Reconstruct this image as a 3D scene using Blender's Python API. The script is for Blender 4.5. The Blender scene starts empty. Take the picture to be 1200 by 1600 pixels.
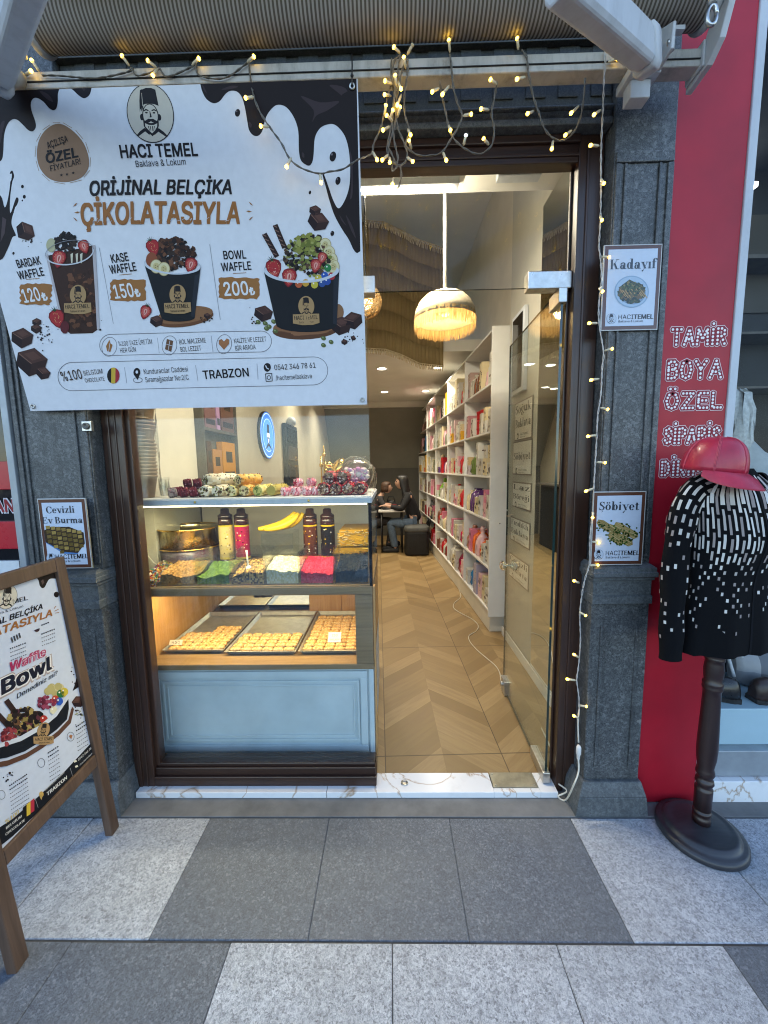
# A confectionery shopfront seen from the pavement: built object by object, all geometry and procedural materials.
import bpy, bmesh, math, random, os, glob
from mathutils import Vector, Matrix, geometry
random.seed(11)
rad = math.radians
S = bpy.context.scene
COL = S.collection
V3 = lambda *a: Vector(a)

# ---------------------------------------------------------------- camera
CAM_POS = V3(0, 0, 1.5)
YAW, PITCH, ROLL, FPX = rad(1.05), rad(6.5), rad(0.93), 600.0
def cam_basis():
    cy, sy, cp, sp = math.cos(YAW), math.sin(YAW), math.cos(PITCH), math.sin(PITCH)
    f = V3(-sy*cp, cy*cp, -sp); x = V3(cy, sy, 0); d = f.cross(x)
    c, s = math.cos(ROLL), math.sin(ROLL)
    return c*x + s*d, -s*x + c*d, f
CR, CD, CF = cam_basis()
cam = bpy.data.cameras.new('camera'); cam_o = bpy.data.objects.new('camera', cam); COL.objects.link(cam_o)
cam.sensor_fit = 'VERTICAL'; cam.sensor_height = 36.0; cam.lens = FPX/1600*36.0
cam.clip_start = 0.02; cam.clip_end = 2000
m = Matrix.Identity(4)
for i in range(3):
    m[i][0], m[i][1], m[i][2], m[i][3] = CR[i], -CD[i], -CF[i], CAM_POS[i]
cam_o.matrix_world = m
S.camera = cam_o

# ---------------------------------------------------------------- world, sun, exposure
world = bpy.data.worlds.new('World'); S.world = world; world.use_nodes = True
nt = world.node_tree; bg = nt.nodes['Background']
sky = nt.nodes.new('ShaderNodeTexSky'); sky.sky_type = 'NISHITA'; sky.sun_disc = False
SUN_EL, SUN_AZ = rad(50), rad(15)           # azimuth from +Y clockwise: the sun stands behind the building, the street is in open shade
sky.sun_elevation = SUN_EL; sky.sun_rotation = SUN_AZ; sky.dust_density = .7; sky.air_density = 1.1; sky.ozone_density = 1.6
bg.inputs['Strength'].default_value = 0.15
nt.links.new(sky.outputs[0], bg.inputs[0])
sun = bpy.data.lights.new('sun', 'SUN'); sun.energy = 0.5; sun.angle = rad(30); sun.color = (1.0, .985, .965)
sun_o = bpy.data.objects.new('sun', sun); COL.objects.link(sun_o)
sd = V3(math.sin(SUN_AZ)*math.cos(SUN_EL), math.cos(SUN_AZ)*math.cos(SUN_EL), math.sin(SUN_EL))
sun_o.rotation_euler = (-sd).to_track_quat('-Z', 'Y').to_euler(); sun_o.location = sd*20
S.view_settings.view_transform = 'Standard'; S.view_settings.look = 'None'
S.view_settings.exposure = 1.8; S.view_settings.gamma = 1.0
S.render.engine = 'CYCLES'
cy = S.cycles
cy.use_denoising = True; S.render.filter_size = 1.1; cy.filter_width = 1.1; cy.max_bounces = 10; cy.transparent_max_bounces = 32; cy.diffuse_bounces = 4; cy.glossy_bounces = 4
cy.caustics_reflective = False; cy.caustics_refractive = False; cy.sample_clamp_indirect = 4.0

# ---------------------------------------------------------------- pixel of the photo -> point at a real depth
def ray(px, py): return CR*((px-600)/FPX) + CD*((py-800)/FPX) + CF
def P(px, py, Y): r = ray(px, py); return CAM_POS + r*(Y/r.y)           # on the plane y = Y
def PX(px, py, X): r = ray(px, py); return CAM_POS + r*(X/r.x)          # on the plane x = X
def G(px, py, z=0.0): r = ray(px, py); return CAM_POS + r*((z-1.5)/r.z) # on the level z

# ---------------------------------------------------------------- colours and materials
def lin(c):
    return c/12.92 if c <= .04045 else ((c+.055)/1.055)**2.4
def hexc(h):
    h = h.lstrip('#'); return tuple(lin(int(h[i:i+2], 16)/255) for i in (0, 2, 4))
def rgba(c):
    if isinstance(c, str): c = hexc(c)
    return (c[0], c[1], c[2], 1.0)
MATS = {}
def node(nt, typ, loc=None, **kw):
    n = nt.nodes.new(typ)
    for k, v in kw.items():
        if k in n.inputs: n.inputs[k].default_value = v
        else: setattr(n, k, v)
    return n
def base_mat(name):
    mt = bpy.data.materials.new(name); mt.use_nodes = True
    MATS[name] = mt
    return mt, mt.node_tree, mt.node_tree.nodes['Principled BSDF']
def mixcol(nt, fac, a, b, blend='MIX'):
    n = nt.nodes.new('ShaderNodeMix'); n.data_type = 'RGBA'; n.blend_type = blend
    for sock, v in ((n.inputs[0], fac), (n.inputs[6], a), (n.inputs[7], b)):
        if hasattr(v, 'is_output'): nt.links.new(v, sock)
        elif isinstance(v, (int, float)): sock.default_value = v
        else: sock.default_value = rgba(v)
    return n.outputs[2]
def mth(nt, op, a, b=None, c=None):
    n = nt.nodes.new('ShaderNodeMath'); n.operation = op
    for i, v in enumerate((a, b, c)):
        if v is None: continue
        if hasattr(v, 'is_output'): nt.links.new(v, n.inputs[i])
        else: n.inputs[i].default_value = v
    return n.outputs[0]
def wpos(nt):
    return nt.nodes.new('ShaderNodeNewGeometry').outputs['Position']
def opos(nt):
    return nt.nodes.new('ShaderNodeTexCoord').outputs['Object']
def noise(nt, vec, scale, detail=3, rough=.55, dist=0):
    n = node(nt, 'ShaderNodeTexNoise'); n.inputs['Scale'].default_value = scale; n.inputs['Detail'].default_value = detail
    n.inputs['Roughness'].default_value = rough; n.inputs['Distortion'].default_value = dist
    nt.links.new(vec, n.inputs['Vector']); return n.outputs['Fac']
def ramp(nt, fac, stops):
    n = nt.nodes.new('ShaderNodeValToRGB'); nt.links.new(fac, n.inputs[0])
    el = n.color_ramp.elements
    while len(el) < len(stops): el.new(.5)
    for e, (p, c) in zip(el, stops): e.position = p; e.color = rgba(c)
    return n.outputs[0]
def bump(nt, h, strength, dist=.002):
    n = nt.nodes.new('ShaderNodeBump'); n.inputs['Strength'].default_value = strength; n.inputs['Distance'].default_value = dist
    nt.links.new(h, n.inputs['Height']); return n.outputs[0]
def scaled(nt, vec, sx, sy, sz):
    n = nt.nodes.new('ShaderNodeMapping'); n.inputs['Scale'].default_value = (sx, sy, sz); nt.links.new(vec, n.inputs[0]); return n.outputs[0]

def plain(name, col, rough=.5, metal=0.0, var=.12, vscale=14, bmp=0.0, bscale=150, spec=.5, coat=0.0):
    """a surface with slight uneven tone, wear and fine bump"""
    mt, nt, b = base_mat(name)
    p = opos(nt); col = rgba(col)[:3]
    n = noise(nt, p, vscale, 4, .6)
    lo = tuple(c*(1-var) for c in col); hi = tuple(min(1, c*(1+var)) for c in col)
    nt.links.new(ramp(nt, n, [(.3, lo), (.7, hi)]), b.inputs['Base Color'])
    r = noise(nt, p, vscale*2.3, 3)
    nt.links.new(mth(nt, 'MULTIPLY_ADD', r, .24, rough-.12), b.inputs['Roughness'])
    b.inputs['Metallic'].default_value = metal; b.inputs['Specular IOR Level'].default_value = spec
    b.inputs['Coat Weight'].default_value = coat
    if bmp: nt.links.new(bump(nt, noise(nt, p, bscale, 3), bmp), b.inputs['Normal'])
    return mt
def printed(name, rough=.55, spec=.4, bmp=0.0, coat=0.0, trans=0.0):
    """printed or dyed surfaces: each face's colour is in the mesh"""
    mt, nt, b = base_mat(name)
    a = nt.nodes.new('ShaderNodeVertexColor'); a.layer_name = 'Col'
    p = opos(nt); n = noise(nt, p, 40, 4)
    c = mixcol(nt, mth(nt, 'MULTIPLY', n, .16), a.outputs[0], (.0, .0, .0))
    nt.links.new(c, b.inputs['Base Color'])
    b.inputs['Roughness'].default_value = rough; b.inputs['Specular IOR Level'].default_value = spec; b.inputs['Coat Weight'].default_value = coat
    if bmp: nt.links.new(bump(nt, noise(nt, p, 420, 2), bmp, .001), b.inputs['Normal'])
    return mt
def granite(name, tones, scale=1.0, rough=.55, stain=.35, bmp=.25, stain_col=(.05, .055, .05), streak=0.0):
    mt, nt, b = base_mat(name)
    p = wpos(nt)
    v = node(nt, 'ShaderNodeTexVoronoi'); v.inputs['Scale'].default_value = 190*scale; nt.links.new(p, v.inputs['Vector'])
    sp = nt.nodes.new('ShaderNodeSeparateColor'); nt.links.new(v.outputs['Color'], sp.inputs[0])
    g = ramp(nt, sp.outputs[0], tones)
    fine = noise(nt, p, 420*scale, 2, .7)
    g = mixcol(nt, .5, g, ramp(nt, fine, [(.35, tones[0][1]), (.65, tones[-1][1])]))
    cl = noise(nt, p, 22*scale, 4, .65)
    g = mixcol(nt, mth(nt, 'MULTIPLY', ramp(nt, cl, [(.4, (0, 0, 0)), (.7, (1, 1, 1))]), .3), g, tones[0][1])
    st = noise(nt, p, 2.1, 6, .62, .6)
    g = mixcol(nt, mth(nt, 'MULTIPLY', ramp(nt, st, [(.42, (0, 0, 0)), (.68, (1, 1, 1))]), stain), g, stain_col)
    spots = noise(nt, p, 9, 2, .5)
    g = mixcol(nt, mth(nt, 'MULTIPLY', ramp(nt, spots, [(.73, (0, 0, 0)), (.76, (1, 1, 1))]), .35), g, (.42, .42, .40))
    if streak:
        sk = noise(nt, scaled(nt, p, 16, 16, .7), 1.6, 5, .65, .8); g = mixcol(nt, mth(nt, 'MULTIPLY', ramp(nt, sk, [(.48, (0, 0, 0)), (.72, (1, 1, 1))]), streak), g, (.014, .016, .016))
        vn = mth(nt, 'ABSOLUTE', mth(nt, 'SUBTRACT', noise(nt, p, 3.1, 6, .6, 1.4), .5)); g = mixcol(nt, mth(nt, 'MULTIPLY', ramp(nt, vn, [(0, (1, 1, 1)), (.012, (0, 0, 0))]), .35), g, (.16, .17, .17))
    nt.links.new(g, b.inputs['Base Color'])
    nt.links.new(mth(nt, 'MULTIPLY_ADD', st, .3, rough-.15), b.inputs['Roughness'])
    nt.links.new(bump(nt, fine, bmp, .0015), b.inputs['Normal'])
    return mt
def wood(name, dark, light, along='z', scale=1.0, rough=.45, coat=0.0):
    mt, nt, b = base_mat(name)
    s = {'x': (1.2, 26, 26), 'y': (26, 1.2, 26), 'z': (26, 26, 1.2)}[along]
    p = scaled(nt, opos(nt), *[k*scale for k in s])
    n = noise(nt, p, 2.2, 6, .62, .7); n2 = noise(nt, p, 9, 3, .6)
    c = ramp(nt, n, [(.25, dark), (.75, light)])
    c = mixcol(nt, mth(nt, 'MULTIPLY', n2, .35), c, dark)
    nt.links.new(c, b.inputs['Base Color']); b.inputs['Coat Weight'].default_value = coat; b.inputs['Coat Roughness'].default_value = .25
    nt.links.new(mth(nt, 'MULTIPLY_ADD', n2, .25, rough-.1), b.inputs['Roughness'])
    nt.links.new(bump(nt, n2, .15, .001), b.inputs['Normal'])
    return mt
def glassy(name, tint=(.96, .98, .97), ior0=.04, rough=.0, gain=.96, smear=0.0):
    """architectural glass: clear sight through it, mirror reflection that grows at grazing angles"""
    mt, nt, b = base_mat(name)
    out = nt.nodes['Material Output']; nt.nodes.remove(b)
    lw = nt.nodes.new('ShaderNodeLayerWeight'); lw.inputs[0].default_value = .5
    f = mth(nt, 'MULTIPLY_ADD', mth(nt, 'POWER', lw.outputs['Facing'], 5.0), gain, ior0)
    tr = nt.nodes.new('ShaderNodeBsdfTransparent'); tr.inputs[0].default_value = rgba(tint)
    gl = nt.nodes.new('ShaderNodeBsdfGlossy'); gl.inputs['Roughness'].default_value = rough; gl.inputs[0].default_value = (.95, .97, 1, 1)
    mx = nt.nodes.new('ShaderNodeMixShader'); nt.links.new(f, mx.inputs[0]); nt.links.new(tr.outputs[0], mx.inputs[1]); nt.links.new(gl.outputs[0], mx.inputs[2])
    last = mx.outputs[0]
    if smear:
        df = nt.nodes.new('ShaderNodeBsdfDiffuse'); df.inputs[0].default_value = (.8, .82, .85, 1)
        n = noise(nt, scaled(nt, wpos(nt), 1, 1, .35), 3.2, 5, .6, .5)
        m2 = nt.nodes.new('ShaderNodeMixShader'); nt.links.new(mth(nt, 'MULTIPLY', ramp(nt, n, [(.35, (0, 0, 0)), (.8, (1, 1, 1))]), smear), m2.inputs[0])
        nt.links.new(last, m2.inputs[1]); nt.links.new(df.outputs[0], m2.inputs[2]); last = m2.outputs[0]
    nt.links.new(last, out.inputs[0])
    return mt
def glow(name, col, strength):
    mt, nt, b = base_mat(name)
    b.inputs['Base Color'].default_value = rgba(col); b.inputs['Emission Color'].default_value = rgba(col); b.inputs['Emission Strength'].default_value = strength
    return mt

# ---------------------------------------------------------------- meshes
ROT = {}
def wl(o):
    v = V3(0, 0, 0)
    while o is not None: v = v + o.location; o = o.parent
    return v
class MB:
    """collects shapes in world metres; build() links them as one object"""
    def __init__(s):
        s.bm = bmesh.new(); s.cl = s.bm.loops.layers.float_color.new('Col'); s.c = (1, 1, 1, 1); s.m = 0
    def col(s, c): s.c = rgba(c); return s
    def mat(s, i): s.m = i; return s
    def face(s, pts, smooth=False):
        vs = [s.bm.verts.new(p) for p in pts]
        return s._f(vs, smooth)
    def _f(s, vs, smooth=False):
        try: f = s.bm.faces.new(vs)
        except ValueError: return None
        f.material_index = s.m; f.smooth = smooth
        for l in f.loops: l[s.cl] = s.c
        return f
    def box(s, a, b, mtx=None):
        x0, x1 = sorted((a[0], b[0])); y0, y1 = sorted((a[1], b[1])); z0, z1 = sorted((a[2], b[2]))
        c = [V3(x, y, z) for z in (z0, z1) for y in (y0, y1) for x in (x0, x1)]
        if mtx is not None: c = [mtx @ p for p in c]
        v = [s.bm.verts.new(p) for p in c]
        for q in ((0, 2, 3, 1), (4, 5, 7, 6), (0, 1, 5, 4), (2, 6, 7, 3), (0, 4, 6, 2), (1, 3, 7, 5)): s._f([v[i] for i in q])
        return s
    def hexa(s, lo, hi):
        """lo, hi: two quads (4 points each, same winding)"""
        v = [s.bm.verts.new(p) for p in list(lo)+list(hi)]
        for q in ((3, 2, 1, 0), (4, 5, 6, 7), (0, 1, 5, 4), (1, 2, 6, 5), (2, 3, 7, 6), (3, 0, 4, 7)): s._f([v[i] for i in q])
        return s
    def loft(s, rings, cap=True, closed=True, smooth=True):
        R = [[s.bm.verts.new(p) for p in r] for r in rings]
        n = len(R[0])
        for a, b in zip(R, R[1:]):
            for i in range(n if closed else n-1):
                s._f([a[i], a[(i+1) % n], b[(i+1) % n], b[i]], smooth)
        if cap and closed:
            s._f(list(reversed(R[0]))); s._f(R[-1])
        return s
    def lathe(s, prof, ctr, n=32, mtx=None, cap=True, smooth=True):
        ctr = Vector(ctr); rings = []
        for r, z in prof:
            ring = [V3(r*math.cos(2*math.pi*i/n), r*math.sin(2*math.pi*i/n), z) for i in range(n)]
            rings.append([ctr+(mtx @ p if mtx is not None else p) for p in ring])
        return s.loft(rings, cap, True, smooth)
    def tube(s, path, r, n=8, cap=True, smooth=True, flat=None):
        path = [Vector(p) for p in path]; rings = []; up = None
        for i, p in enumerate(path):
            t = (path[min(i+1, len(path)-1)] - path[max(i-1, 0)]).normalized()
            if up is None:
                up = V3(0, 0, 1) if abs(t.z) < .9 else V3(0, 1, 0)
            a = t.cross(up)
            if a.length < 1e-6: a = t.cross(V3(1, 0, 0))
            a.normalize(); b = a.cross(t).normalized(); up = b
            rr = r[i] if isinstance(r, (list, tuple)) else r
            k = flat or 1
            rings.append([p + a*rr*math.cos(2*math.pi*j/n) + b*rr*k*math.sin(2*math.pi*j/n) for j in range(n)])
        return s.loft(rings, cap, True, smooth)
    def ball(s, c, r, u=14, v=8, sc=(1, 1, 1), mtx=None):
        c = Vector(c); rings = []
        for j in range(v+1):
            th = math.pi*j/v; rr = max(r*math.sin(th), 1e-5); z = -r*math.cos(th)
            ring = [V3(rr*math.cos(2*math.pi*i/u)*sc[0], rr*math.sin(2*math.pi*i/u)*sc[1], z*sc[2]) for i in range(u)]
            rings.append([c+(mtx @ p if mtx is not None else p) for p in ring])
        return s.loft(rings, True, True, True)
    def build(s, name, mats, parent=None, loc=None, bevel=0.0, seg=2, noise_amp=0.0):
        o_loc = wl(parent) if parent is not None else V3(0, 0, 0)
        own = V3(*loc) if loc is not None else V3(0, 0, 0)
        off = o_loc + own if parent is None else o_loc
        if parent is None and loc is not None: off = own
        bmesh.ops.translate(s.bm, verts=s.bm.verts, vec=-off)
        me = bpy.data.meshes.new(name); s.bm.to_mesh(me); s.bm.free()
        for mt in (mats if isinstance(mats, (list, tuple)) else [mats]): me.materials.append(MATS[mt] if isinstance(mt, str) else mt)
        o = bpy.data.objects.new(name, me); COL.objects.link(o)
        if parent is not None: o.parent = parent
        elif loc is not None: o.location = own
        if bevel:
            bv = o.modifiers.new('edge', 'BEVEL'); bv.width = bevel; bv.segments = seg; bv.limit_method = 'ANGLE'; bv.angle_limit = rad(35)
        return o
def tag(o, label, cat=None, group=None, kind=None):
    if label: o['label'] = label
    if cat: o['category'] = cat
    if group: o['group'] = group
    if kind: o['kind'] = kind
    return o
def thing(name, label, cat, loc=(0, 0, 0), group=None):
    o = bpy.data.objects.new(name, None); COL.objects.link(o); o.location = loc
    return tag(o, label, cat, group, 'thing')
def dup(o, loc, label=None, rot=None, group=None):
    c = o.copy(); COL.objects.link(c); c.location = loc
    if rot is not None: c.rotation_euler = rot
    if label: c['label'] = label
    if group: c['group'] = group
    for ch in list(o.children):
        k = ch.copy(); COL.objects.link(k); k.parent = c
        for g in list(ch.children):
            q = g.copy(); COL.objects.link(q); q.parent = k
    return c

# ---------------------------------------------------------------- lettering
FONT = None; ARAB = None
for pat in ('Inter.woff2',):
    for d in (bpy.utils.resource_path('LOCAL'), bpy.utils.resource_path('SYSTEM')):
        f = os.path.join(d, 'datafiles', 'fonts', pat) if d else ''
        if FONT is None and f and os.path.exists(f):
            try: FONT = bpy.data.fonts.load(f)
            except Exception: FONT = None
_tc = {}
def _capheight():
    cu = bpy.data.curves.new('lettering', 'FONT'); cu.body = 'H'
    if FONT is not None: cu.font = FONT
    o = bpy.data.objects.new('lettering', cu); COL.objects.link(o)
    e = o.evaluated_get(bpy.context.evaluated_depsgraph_get()); me = e.to_mesh(); h = max(v.co.y for v in me.vertices); e.to_mesh_clear()
    bpy.data.objects.remove(o); bpy.data.curves.remove(cu); return h
CAPH = _capheight()
def _clusters(loops):
    """outlines that overlap sideways belong to one letter"""
    it = sorted(((min(x for x, y in p), max(x for x, y in p), p) for p in loops), key=lambda q: q[0]); out = []
    for a, b, p in it:
        if out and a < out[-1][0]-.01: out[-1][0] = max(out[-1][0], b); out[-1][1].append(p)
        else: out.append([b, [p]])
    return [q[1] for q in out]
def _nonzero(loops, tol=.022):
    """fill by the winding rule in thin level bands (these letters have overlapping outlines)"""
    E = []
    for p in loops:
        for i in range(len(p)):
            (x0, y0), (x1, y1) = p[i-1], p[i]
            if abs(y1-y0) > 1e-6: E.append((x0, y0, x1, y1, 1) if y1 > y0 else (x1, y1, x0, y0, -1))
    ys = []
    for y in sorted(y for p in loops for x, y in p):
        if not ys or y-ys[-1] > tol: ys.append(y)
    top = max(y for p in loops for x, y in p)
    if top-ys[-1] > 1e-4: ys.append(top)
    out = []
    at = lambda e, y: e[0]+(e[2]-e[0])*(min(max(y, e[1]), e[3])-e[1])/(e[3]-e[1])
    for ya, yb in zip(ys, ys[1:]):
        ym = (ya+yb)/2; c = sorted((e for e in E if e[1] <= ym < e[3]), key=lambda e: at(e, ym)); w = 0; st = None
        for e in c:
            if w == 0: st = e
            w += e[4]
            if w == 0 and at(e, ym)-at(st, ym) > 1e-5: out.append([(at(st, ya), ya), (at(e, ya), ya), (at(e, yb), yb), (at(st, yb), yb)])
    return out
def text_polys(s, bold=0.0, shear=0.0):
    """filled outlines of a line of text, cap height 1"""
    key = (s, round(bold, 4), round(shear, 3))
    if key in _tc: return _tc[key]
    cu = bpy.data.curves.new('lettering', 'FONT'); cu.body = s; cu.offset = bold*.7; cu.shear = shear; cu.size = 1.0; cu.resolution_u = 3
    if FONT is not None: cu.font = FONT
    o = bpy.data.objects.new('lettering', cu); COL.objects.link(o)
    dg = bpy.context.evaluated_depsgraph_get(); ob = o.evaluated_get(dg); cv = ob.to_curve(dg)
    k = 1/CAPH; loops = []
    for sp in cv.splines:
        bp = sp.bezier_points; n = len(bp); pts = []
        for i in range(n):
            p0, p1, p2, p3 = bp[i].co, bp[i].handle_right, bp[(i+1) % n].handle_left, bp[(i+1) % n].co
            st = (p1-p0).cross(p3-p0).length < 1e-7 and (p2-p0).cross(p3-p0).length < 1e-7
            for j in range(1 if st else 4):
                f = j/4; q = p0*(1-f)**3+p1*3*f*(1-f)**2+p2*3*f*f*(1-f)+p3*f**3
                if not pts or (abs(q.x-pts[-1][0])+abs(q.y-pts[-1][1])) > 1e-5: pts.append((q.x, q.y))
        if len(pts) > 2: loops.append(pts)
    ob.to_curve_clear()
    polys = []
    for grp in _clusters([[(x*k, y*k) for x, y in p] for p in loops]): polys += _nonzero(grp)
    bpy.data.objects.remove(o); bpy.data.curves.remove(cu)
    xs = [x for p in polys for x, y in p] or [0, 1]
    x0 = min(xs); w = max(xs)-x0
    polys = [[(x-x0, y) for x, y in p] for p in polys]
    _tc[key] = (polys, w)
    return _tc[key]
# high-contrast bold serif letters, drawn from stems, hairlines and bowls
def _ring(cx, cy, rx, ry, ts, tt, a0=0, a1=360, n=20):
    out = []
    for i in range(n):
        p = [math.radians(a0+(a1-a0)*k/n) for k in (i, i+1)]
        o = [(cx+rx*math.cos(a), cy+ry*math.sin(a)) for a in p]; q = [(cx+(rx-ts)*math.cos(a), cy+(ry-tt)*math.sin(a)) for a in p]
        out.append([o[0], o[1], q[1], q[0]])
    return out
def _b(x0, y0, x1, y1): return [[(x0, y0), (x1, y0), (x1, y1), (x0, y1)]]
def _dg(x0, y0, x1, y1, w): return [[(x0, y0), (x0+w, y0), (x1+w, y1), (x1, y1)]]
_T, _H, _X = .19, .05, .68
def _stem(x, y0, y1, bs=True, ts=False):
    r = _b(x, y0, x+_T, y1)
    if bs: r += _b(x-.07, y0, x+_T+.07, y0+_H)
    if ts: r += _b(x-.07, y1-_H, x+_T+.07, y1)
    return r
def _dot(cx, cy, r=.09): return [[(cx+r*math.cos(i*math.pi/6), cy+r*math.sin(i*math.pi/6)) for i in range(12)]]
def didone(ch):
    T, H, X = _T, _H, _X
    if ch == 'ı': return _stem(.08, 0, X), .40
    if ch == 'i': return _stem(.08, 0, X)+_dot(.17, .9), .40
    if ch == 'l': return _stem(.08, 0, 1.05), .40
    if ch == 'k': return _stem(.08, 0, 1.05)+_dg(.27, .3, .55, X, H)+_dg(.52, 0, .3, .42, T)+_b(.45, 0, .8, H)+_b(.42, X-H, .72, X), .82
    if ch == 'K': return _stem(.08, 0, 1, True, True)+_dg(.27, .38, .72, 1, H)+_dg(.62, 0, .34, .62, T)+_b(.55, 0, .95, H)+_b(.55, 1-H, .92, 1), .98
    if ch in 'aă': return _b(.42, 0, .42+T, .5)+_b(.42, 0, .72, H)+_ring(.36, .5, .25, .18, T, H, 0, 175)+_ring(.28, .2, .22, .22, T*.9, H)+_dot(.16, .5, .07), .74
    if ch == 'd': return _ring(.3, .34, .27, .35, T, H)+_b(.45, 0, .45+T, 1.05)+_b(.45, 0, .72, H)+_b(.36, 1.05-H, .64, 1.05), .76
    if ch == 'b': return _ring(.42, .34, .27, .35, T, H)+_b(.08, 0, .08+T, 1.05)+_b(0, 1.05-H, .27, 1.05), .76
    if ch == 'o': return _ring(.32, .34, .30, .35, T, H), .68
    if ch == 'ö': return _ring(.32, .34, .30, .35, T, H)+_dot(.2, .87)+_dot(.44, .87), .68
    if ch == 'g' or ch == 'ğ':
        r = _ring(.3, .4, .26, .29, T*.9, H)+_ring(.32, -.12, .3, .2, T*.7, H)+_b(.4, .6, .66, .68)
        if ch == 'ğ': r += _ring(.3, 1.0, .18, .15, .07, .07, 180, 360, 10)
        return r, .7
    if ch == 'e': return _ring(.32, .34, .29, .35, T, H, 0, 325)+_b(.12, .33, .6, .33+H), .66
    if ch == 'y': return _dg(.36, 0, .08, X, T)+_dg(.2, -.3, .62, X, H)+_b(0, X-H, .36, X)+_b(.5, X-H, .78, X)+_dot(.18, -.24, .08), .74
    if ch == 'v': return _dg(.33, 0, .08, X, T)+_dg(.4, 0, .62, X, H)+_b(0, X-H, .36, X)+_b(.5, X-H, .78, X), .74
    if ch == 'f': return _stem(.1, 0, .85)+_ring(.36, .85, .26, .2, T, H, 20, 180, 10)+_dot(.52, .92, .08)+_b(0, X-H, .45, X), .5
    if ch == 't': return _b(.12, .06, .12+T, .9)+_b(0, X-H, .46, X)+_ring(.3, .16, .18, .17, T*.6, H, 180, 340, 8), .48
    if ch == 'r': return _stem(.08, 0, X)+_ring(.4, .46, .16, .22, .06, H, 30, 180, 8)+_dot(.5, .55, .1), .6
    if ch == 'n': return _stem(.08, 0, X)+_stem(.48, 0, .5)+_ring(.46, .46, .21, .22, T, H, 0, 180, 10), .8
    if ch == 'm': return _stem(.08, 0, X)+_stem(.46, 0, .5)+_stem(.84, 0, .5)+_ring(.44, .46, .21, .22, T, H, 0, 180, 10)+_ring(.82, .46, .21, .22, T, H, 0, 180, 10), 1.14
    if ch == 'u': return _b(.08, .2, .08+T, X)+_b(.46, 0, .46+T, X)+_ring(.29, .22, .21, .22, T, H, 180, 360, 10)+_b(.46, 0, .74, H)+_b(0, X-H, .27, X)+_b(.38, X-H, .6, X), .78
    if ch == 'z': return _b(.04, X-H, .58, X)+_b(.04, 0, .58, H)+_dg(.04, 0, .38, X, T)+_b(.04, X-.2, .04+H, X)+_b(.58-H, 0, .58, .2), .64
    if ch == 'C': return _ring(.45, .5, .43, .52, T, H, 40, 320, 20)+_b(.74, .66, .74+H, 1.0)+_dot(.72, .2, .06), .86
    if ch == 'E': return _stem(.08, 0, 1, True, True)+_b(.1, 0, .72, H)+_b(.1, 1-H, .7, 1)+_b(.2, .48, .5, .48+H)+_b(.72-H, 0, .72, .28)+_b(.7-H, .72, .7, 1)+_b(.5-H, .36, .5, .64), .8
    if ch == 'F': return _stem(.08, 0, 1, True, True)+_b(.1, 1-H, .7, 1)+_b(.2, .48, .5, .48+H)+_b(.7-H, .72, .7, 1)+_b(.5-H, .36, .5, .64), .76
    if ch == 'L': return _stem(.08, 0, 1, True, True)+_b(.1, 0, .7, H)+_b(.7-H, 0, .7, .32), .76
    if ch == 'B': return _stem(.08, 0, 1, True, True)+_ring(.38, .26, .38, .27, T, H, -90, 90, 12)+_ring(.36, .75, .33, .25, T, H, -90, 90, 12)+_b(.1, .5, .4, .5+H)+_b(.1, 0, .4, H)+_b(.1, 1-H, .4, 1), .84
    if ch in 'SŞ':
        r = _ring(.34, .75, .27, .26, T*.8, H, 30, 270, 14)+_ring(.34, .26, .28, .27, T*.8, H, -150, 90, 14)+_dg(.5, .3, .1, .7, T)+_b(.54, .68, .54+H, 1.0)+_b(.06, 0, .06+H, .3)
        if ch == 'Ş': r += _ring(.34, -.14, .1, .12, .05, .05, -120, 90, 8)
        return r, .7
    return [], .35
_dc = {}
def didone_polys(s):
    if s in _dc: return _dc[s]
    out, x = [], 0
    for ch in s:
        p, w = didone(ch); out += [[(a+x, b) for a, b in q] for q in p]; x += w
    xs = [a for q in out for a, b in q]; x0 = min(xs)
    _dc[s] = ([[(a-x0, b) for a, b in q] for q in out], max(xs)-x0); return _dc[s]

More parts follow.
